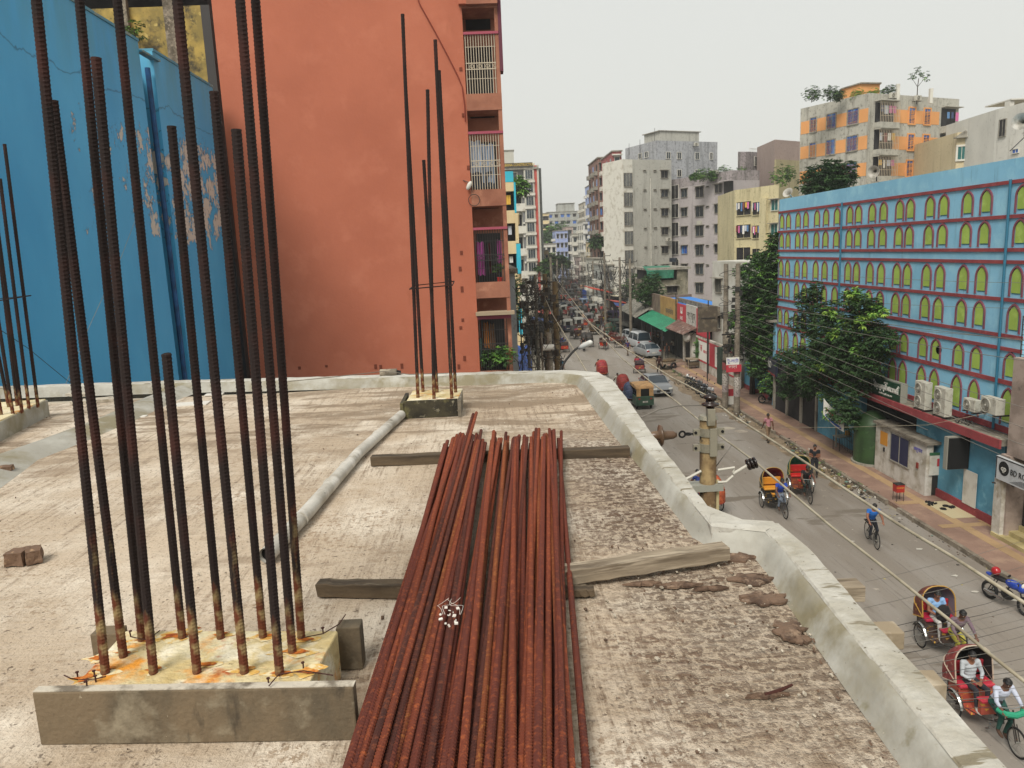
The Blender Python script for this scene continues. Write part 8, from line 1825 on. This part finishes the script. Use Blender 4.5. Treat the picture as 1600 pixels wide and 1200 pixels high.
simple_block('far_left_block', 'pale cream block with open corners at the left of the wide far block', fc[1], 847, 858, 334, 300, 18, 1, [m_int, m_glass], m_white, ww_=.8)
simple_block('lavender_house', 'lavender house standing in the middle distance at the end of the street', m_lav, 868, 887, 361, 262, 12, 3, [m_int, m_glass], m_white)
simple_block('narrow_brown_house', 'narrow brownish house right of the lavender one', fc[5], 884, 895, 355, 268, 12, 1, [m_glass], m_hood)
simple_block('white_stepped_house', 'white house with stepped balconies right of the narrow brown one', fc[4], 894, 912, 366, 255, 14, 2, [m_glass, m_int], m_white, band=m_white)
simple_block('white_slim_house', 'slim white house beside the far right towers', fc[4], 911, 924, 346, 240, 14, 1, [m_glass], m_white, band=m_white)
simple_block('low_white_house', 'low white house above the far trees on the left side', fc[4], 845, 869, 382, 235, 14, 3, [m_glass, m_int], m_white)
for i, (xa, xb, yt, Y, mm) in enumerate([(928, 944, 405, 150, fc[0]), (916, 930, 395, 205, fc[2]), (905, 917, 402, 235, fc[5]), (893, 905, 410, 280, fc[0]), (856, 868, 398, 215, fc[3]), (846, 857, 392, 185, fc[1]), (944, 958, 415, 128, fc[3])]):
    simple_block('low_shop_house', ['low shop house under the brown tower', 'low beige shop house before the blue and white tower', 'small pinkish shop house far on the right side', 'small grey house near the vanishing point', 'low grey house far on the left side', 'low cream house far on the left beyond the grey tower', 'low grey shop house beside the big grey block'][i], mm, xa, xb, yt, Y, 12, 2, [m_int, m_glass], m_white)
for i, (x, y, Y, r, n, lab) in enumerate([(862, 362, 290, 3.6, 900, 'pale far tree crown left of the lavender house'), (878, 358, 300, 3.4, 800, 'pale far tree crown behind the lavender house'), (852, 372, 280, 2.8, 600, 'pale far tree crown at the far left'), (915, 362, 290, 2.6, 500, 'pale far tree crown before the wide far block'), (858, 408, 200, 2.3, 600, 'dark far street tree below the low white house'), (870, 406, 190, 2.0, 500, 'dark far street tree right of the other dark one'), (880, 408, 240, 1.6, 400, 'dark far street tree beside the lavender house foot'), (852, 416, 170, 1.8, 500, 'dark far street tree behind the left poles'), (938, 375, 163, 1.6, 400, 'green creeper on the balconies of the brown tower')]):
    p = atY(x, y, Y); ml_ = [m_leaf[1], m_leaf[1], m_leaf[2]] if i < 4 else m_leaf[:3]
    t = thing('far_tree', lab, 'tree', group='far trees along the street'); mb(m_bark).cyl((p.x, Y, 0), (p.x, Y, p.z), .3, .2, 7).build('trunk', t)
    b = MB(); leaves(b, ml_, [(p.x, Y, p.z, r), (p.x + r * .6, Y + 1, p.z - r * .4, r * .8), (p.x - r * .6, Y, p.z - r * .3, r * .8)], n * 2, 1.0); b.build('crown', t)
# poles up the far street
random.seed(131)
FP = [(944, 395, 100, 'right'), (968, 402, 92, 'right'), (984, 404, 88, 'right'), (926, 408, 140, 'right'), (951, 420, 118, 'right'), (917, 415, 175, 'right'), (908, 418, 215, 'right'), (899, 420, 260, 'right'), (878, 412, 150, 'left'), (886, 415, 190, 'left'), (870, 405, 120, 'left'), (893, 420, 240, 'left'), (860, 402, 90, 'left')]
tops = {}
for i, (x, y, Y, sd_) in enumerate(FP):
    p = atY(x, y, Y); t = thing('utility_pole', 'far concrete utility pole on the %s side of the street' % sd_, 'pole', (p.x, Y, 0), 0, 'far poles on the %s side' % sd_)
    mb(m_pole).cyl((0, 0, 0), (0, 0, p.z), .19, .13, 8).build('shaft', t); b = mb(m_grd); crossarm(b, p.z - .4, 1.6, U(-.3, .3)); crossarm(b, p.z - 1.2, 1.4, U(-.3, .3)); b.build('crossarm', t)
    tops.setdefault(sd_, []).append((Y, p))
b = mb(M('far_cables', '#3a3835', .8))
for sd_, l in tops.items():
    l.sort(key=lambda q: q[0])
    for (Ya, a), (Yb, c) in zip(l[:-1], l[1:]):
        for k in range(12):
            o = Vector((U(-.8, .8), 0, -U(.2, 4.5))); o2 = Vector((U(-.8, .8), 0, -U(.2, 4.5))); pts = [(a + o).lerp(c + o2, j / 8) - Vector((0, 0, U(.8, 1.6) * 4 * (j / 8) * (1 - j / 8))) for j in range(9)]; b.sweep(pts, .025 + .00012 * Ya, 4, False)
for k in range(46):
    Y = U(70, 230); a = G(U(868, 880), 480, 6); xl = 6 + (Y - 70) * .09 + U(-1, 1); xr_ = xl + U(9, 15); z = U(5.5, 8.5)
    if RND() < .45: b.sweep([(xl, Y, z), ((xl + xr_) / 2, Y + 3, z - .8), (xr_, Y + U(3, 9), z + U(-.5, .5))], .02 + .0001 * Y, 4, False)
tag(b.build('far_cables'), 'webs of cables strung along the far street', 'cables', kind='stuff')
# stalls, awnings and shop fronts at the roadside
sh_c = [M('awn_%d' % i, c, .8) for i, c in enumerate(['#a8483c', '#2b4f8a', '#8f8a80', '#6a4a3a', '#3a6a5a', '#b0a890'])]
def stall(p, wx, wy, hz, m, lab, grp):
    t = thing('market_stall', lab, 'stall', p, U(-.15, .15), grp); b = mb(m); b.box((0, 0, hz), (wx, wy, .08), rot=Matrix.Rotation(U(.1, .3), 3, 'Y')); b.build('awning', t)
    b = mb(m_int); b.bx(-.1, wx / 2, -wy / 2 + .2, wy / 2 - .2, 0, hz - .3); b.build('shop_front', t)
    for y_ in (-wy / 2 + .1, wy / 2 - .1): mb(m_grd).cyl((-wx / 2 + .1, y_, 0), (-wx / 2 + .1, y_, hz), .04, seg=5).build('post', t)
for i in range(16):
    Y = 100 + i * 8.5; k = [r for r in RR if r[1] <= Y][-1]; k2 = [r for r in RR if r[1] > Y][0]; xr_ = k[0] + (k2[0] - k[0]) * (Y - k[1]) / (k2[1] - k[1])
    stall((xr_ + 1.2, Y, 0), 2.6, 5.5, U(2.8, 3.6), sh_c[0] if i == 2 else sh_c[1] if i == 4 else random.choice(sh_c), 'roadside stall with a sloping awning along the far right pavement', 'roadside stalls on the right')
for i in range(14):
    Y = 92 + i * 11; k = [r for r in RL if r[1] <= Y][-1]; k2 = [r for r in RL if r[1] > Y][0]; xl = k[0] + (k2[0] - k[0]) * (Y - k[1]) / (k2[1] - k[1])
    t = stall((xl - 1.4, Y, 0), -2.6, 6, U(2.8, 3.6), random.choice(sh_c), 'roadside stall with a sloping awning along the far left pavement', 'roadside stalls on the left')
o = mb(M('orange_red_awning', '#b2442f', .7)).box((0, 0, 0), (3.2, 7, .12), rot=Matrix.Rotation(.25, 3, 'Y')).build('red_awning'); o.location = atY(934, 452, 112); tag(o, 'orange red awning over a dark shop at the foot of the brown tower', 'awning')
o = mb(M('blue_truck', '#1c3f8a', .6)).box((0, 0, 1.4), (2.0, 4.5, 2.0)).build('truck_box'); p = G(921, 470); tk_ = thing('small_truck', 'small blue box truck parked by the far right pavement', 'truck', p, .1); o.parent = tk_; mb(M('truck_cab', '#2a3038', .5)).box((0, 3.0, 1.1), (1.9, 1.4, 1.5)).build('cab', tk_, bevel=.1)
for x in (-.85, .85):
    for y_ in (-1.3, 2.8): mb(m_rub).torus((x, y_, .4), (1, 0, 0), .28, .12, 16, 6).build('wheel', tk_, True)
# tiny traffic near the crossing
random.seed(141)
for i in range(44):
    Y = 105 + i * 5 + U(-3, 3); k = [r for r in RL if r[1] <= Y][-1]; k2 = [r for r in RL if r[1] > Y][0]; xl = k[0] + (k2[0] - k[0]) * (Y - k[1]) / (k2[1] - k[1])
    autorick('tiny auto rickshaw in the far traffic', (xl + U(1.2, 8.2), Y, 0), U(0, .2) - .12, random.choice(['#22402f', '#23283a', '#3a2a26', '#7a2a24']), random.choice(['#4a4a44', '#6a6a6a', '#8a3a2a', '#8f8f88']), 'far auto rickshaws')
# background fill of plain houses behind the rows
for i in range(26):
    side = i % 2; Y = U(260, 700); xc_ = 20 + Y * .105 + (U(18, 160) if side else -U(14, 120)); w__ = U(10, 18); hh = U(13, 24)
    if Y < 400 and abs(xc_ - Y * .12) < 16: continue
    t = thing('distant_house', 'plain distant apartment house far behind the street rows', 'building', group='distant houses'); mb(random.choice(fc)).bx(xc_ - w__ / 2, xc_ + w__ / 2, Y, Y + 12, 0, hh).build('wall', t)
    b = mb(m_glass)
    for k in range(int(hh / 3.1)):
        for c in range(4): b.bx(xc_ - w__ / 2 + w__ * (c + .3) / 4, xc_ - w__ / 2 + w__ * (c + .7) / 4, Y - .03, Y - .003, k * 3.1 + 1.2, k * 3.1 + 2.5)
    b.build('window_panes', t)
# ------------------------------------------------------------ haze
hz = MB(); hz.bx(-1520, 1520, -70, 2220, -1.2, 45); o = hz.build('haze'); o['kind'] = 'stuff'
mh = bpy.data.materials.new('haze'); mh.use_nodes = True; nt = mh.node_tree; nt.nodes.clear(); pv = nt.nodes.new('ShaderNodeVolumePrincipled'); pv.inputs['Color'].default_value = (.93, .94, .93, 1); pv.inputs['Density'].default_value = .0006; pv.inputs['Anisotropy'].default_value = .2
ou = nt.nodes.new('ShaderNodeOutputMaterial'); nt.links.new(pv.outputs[0], ou.inputs['Volume']); o.data.materials.clear(); o.data.materials.append(mh)
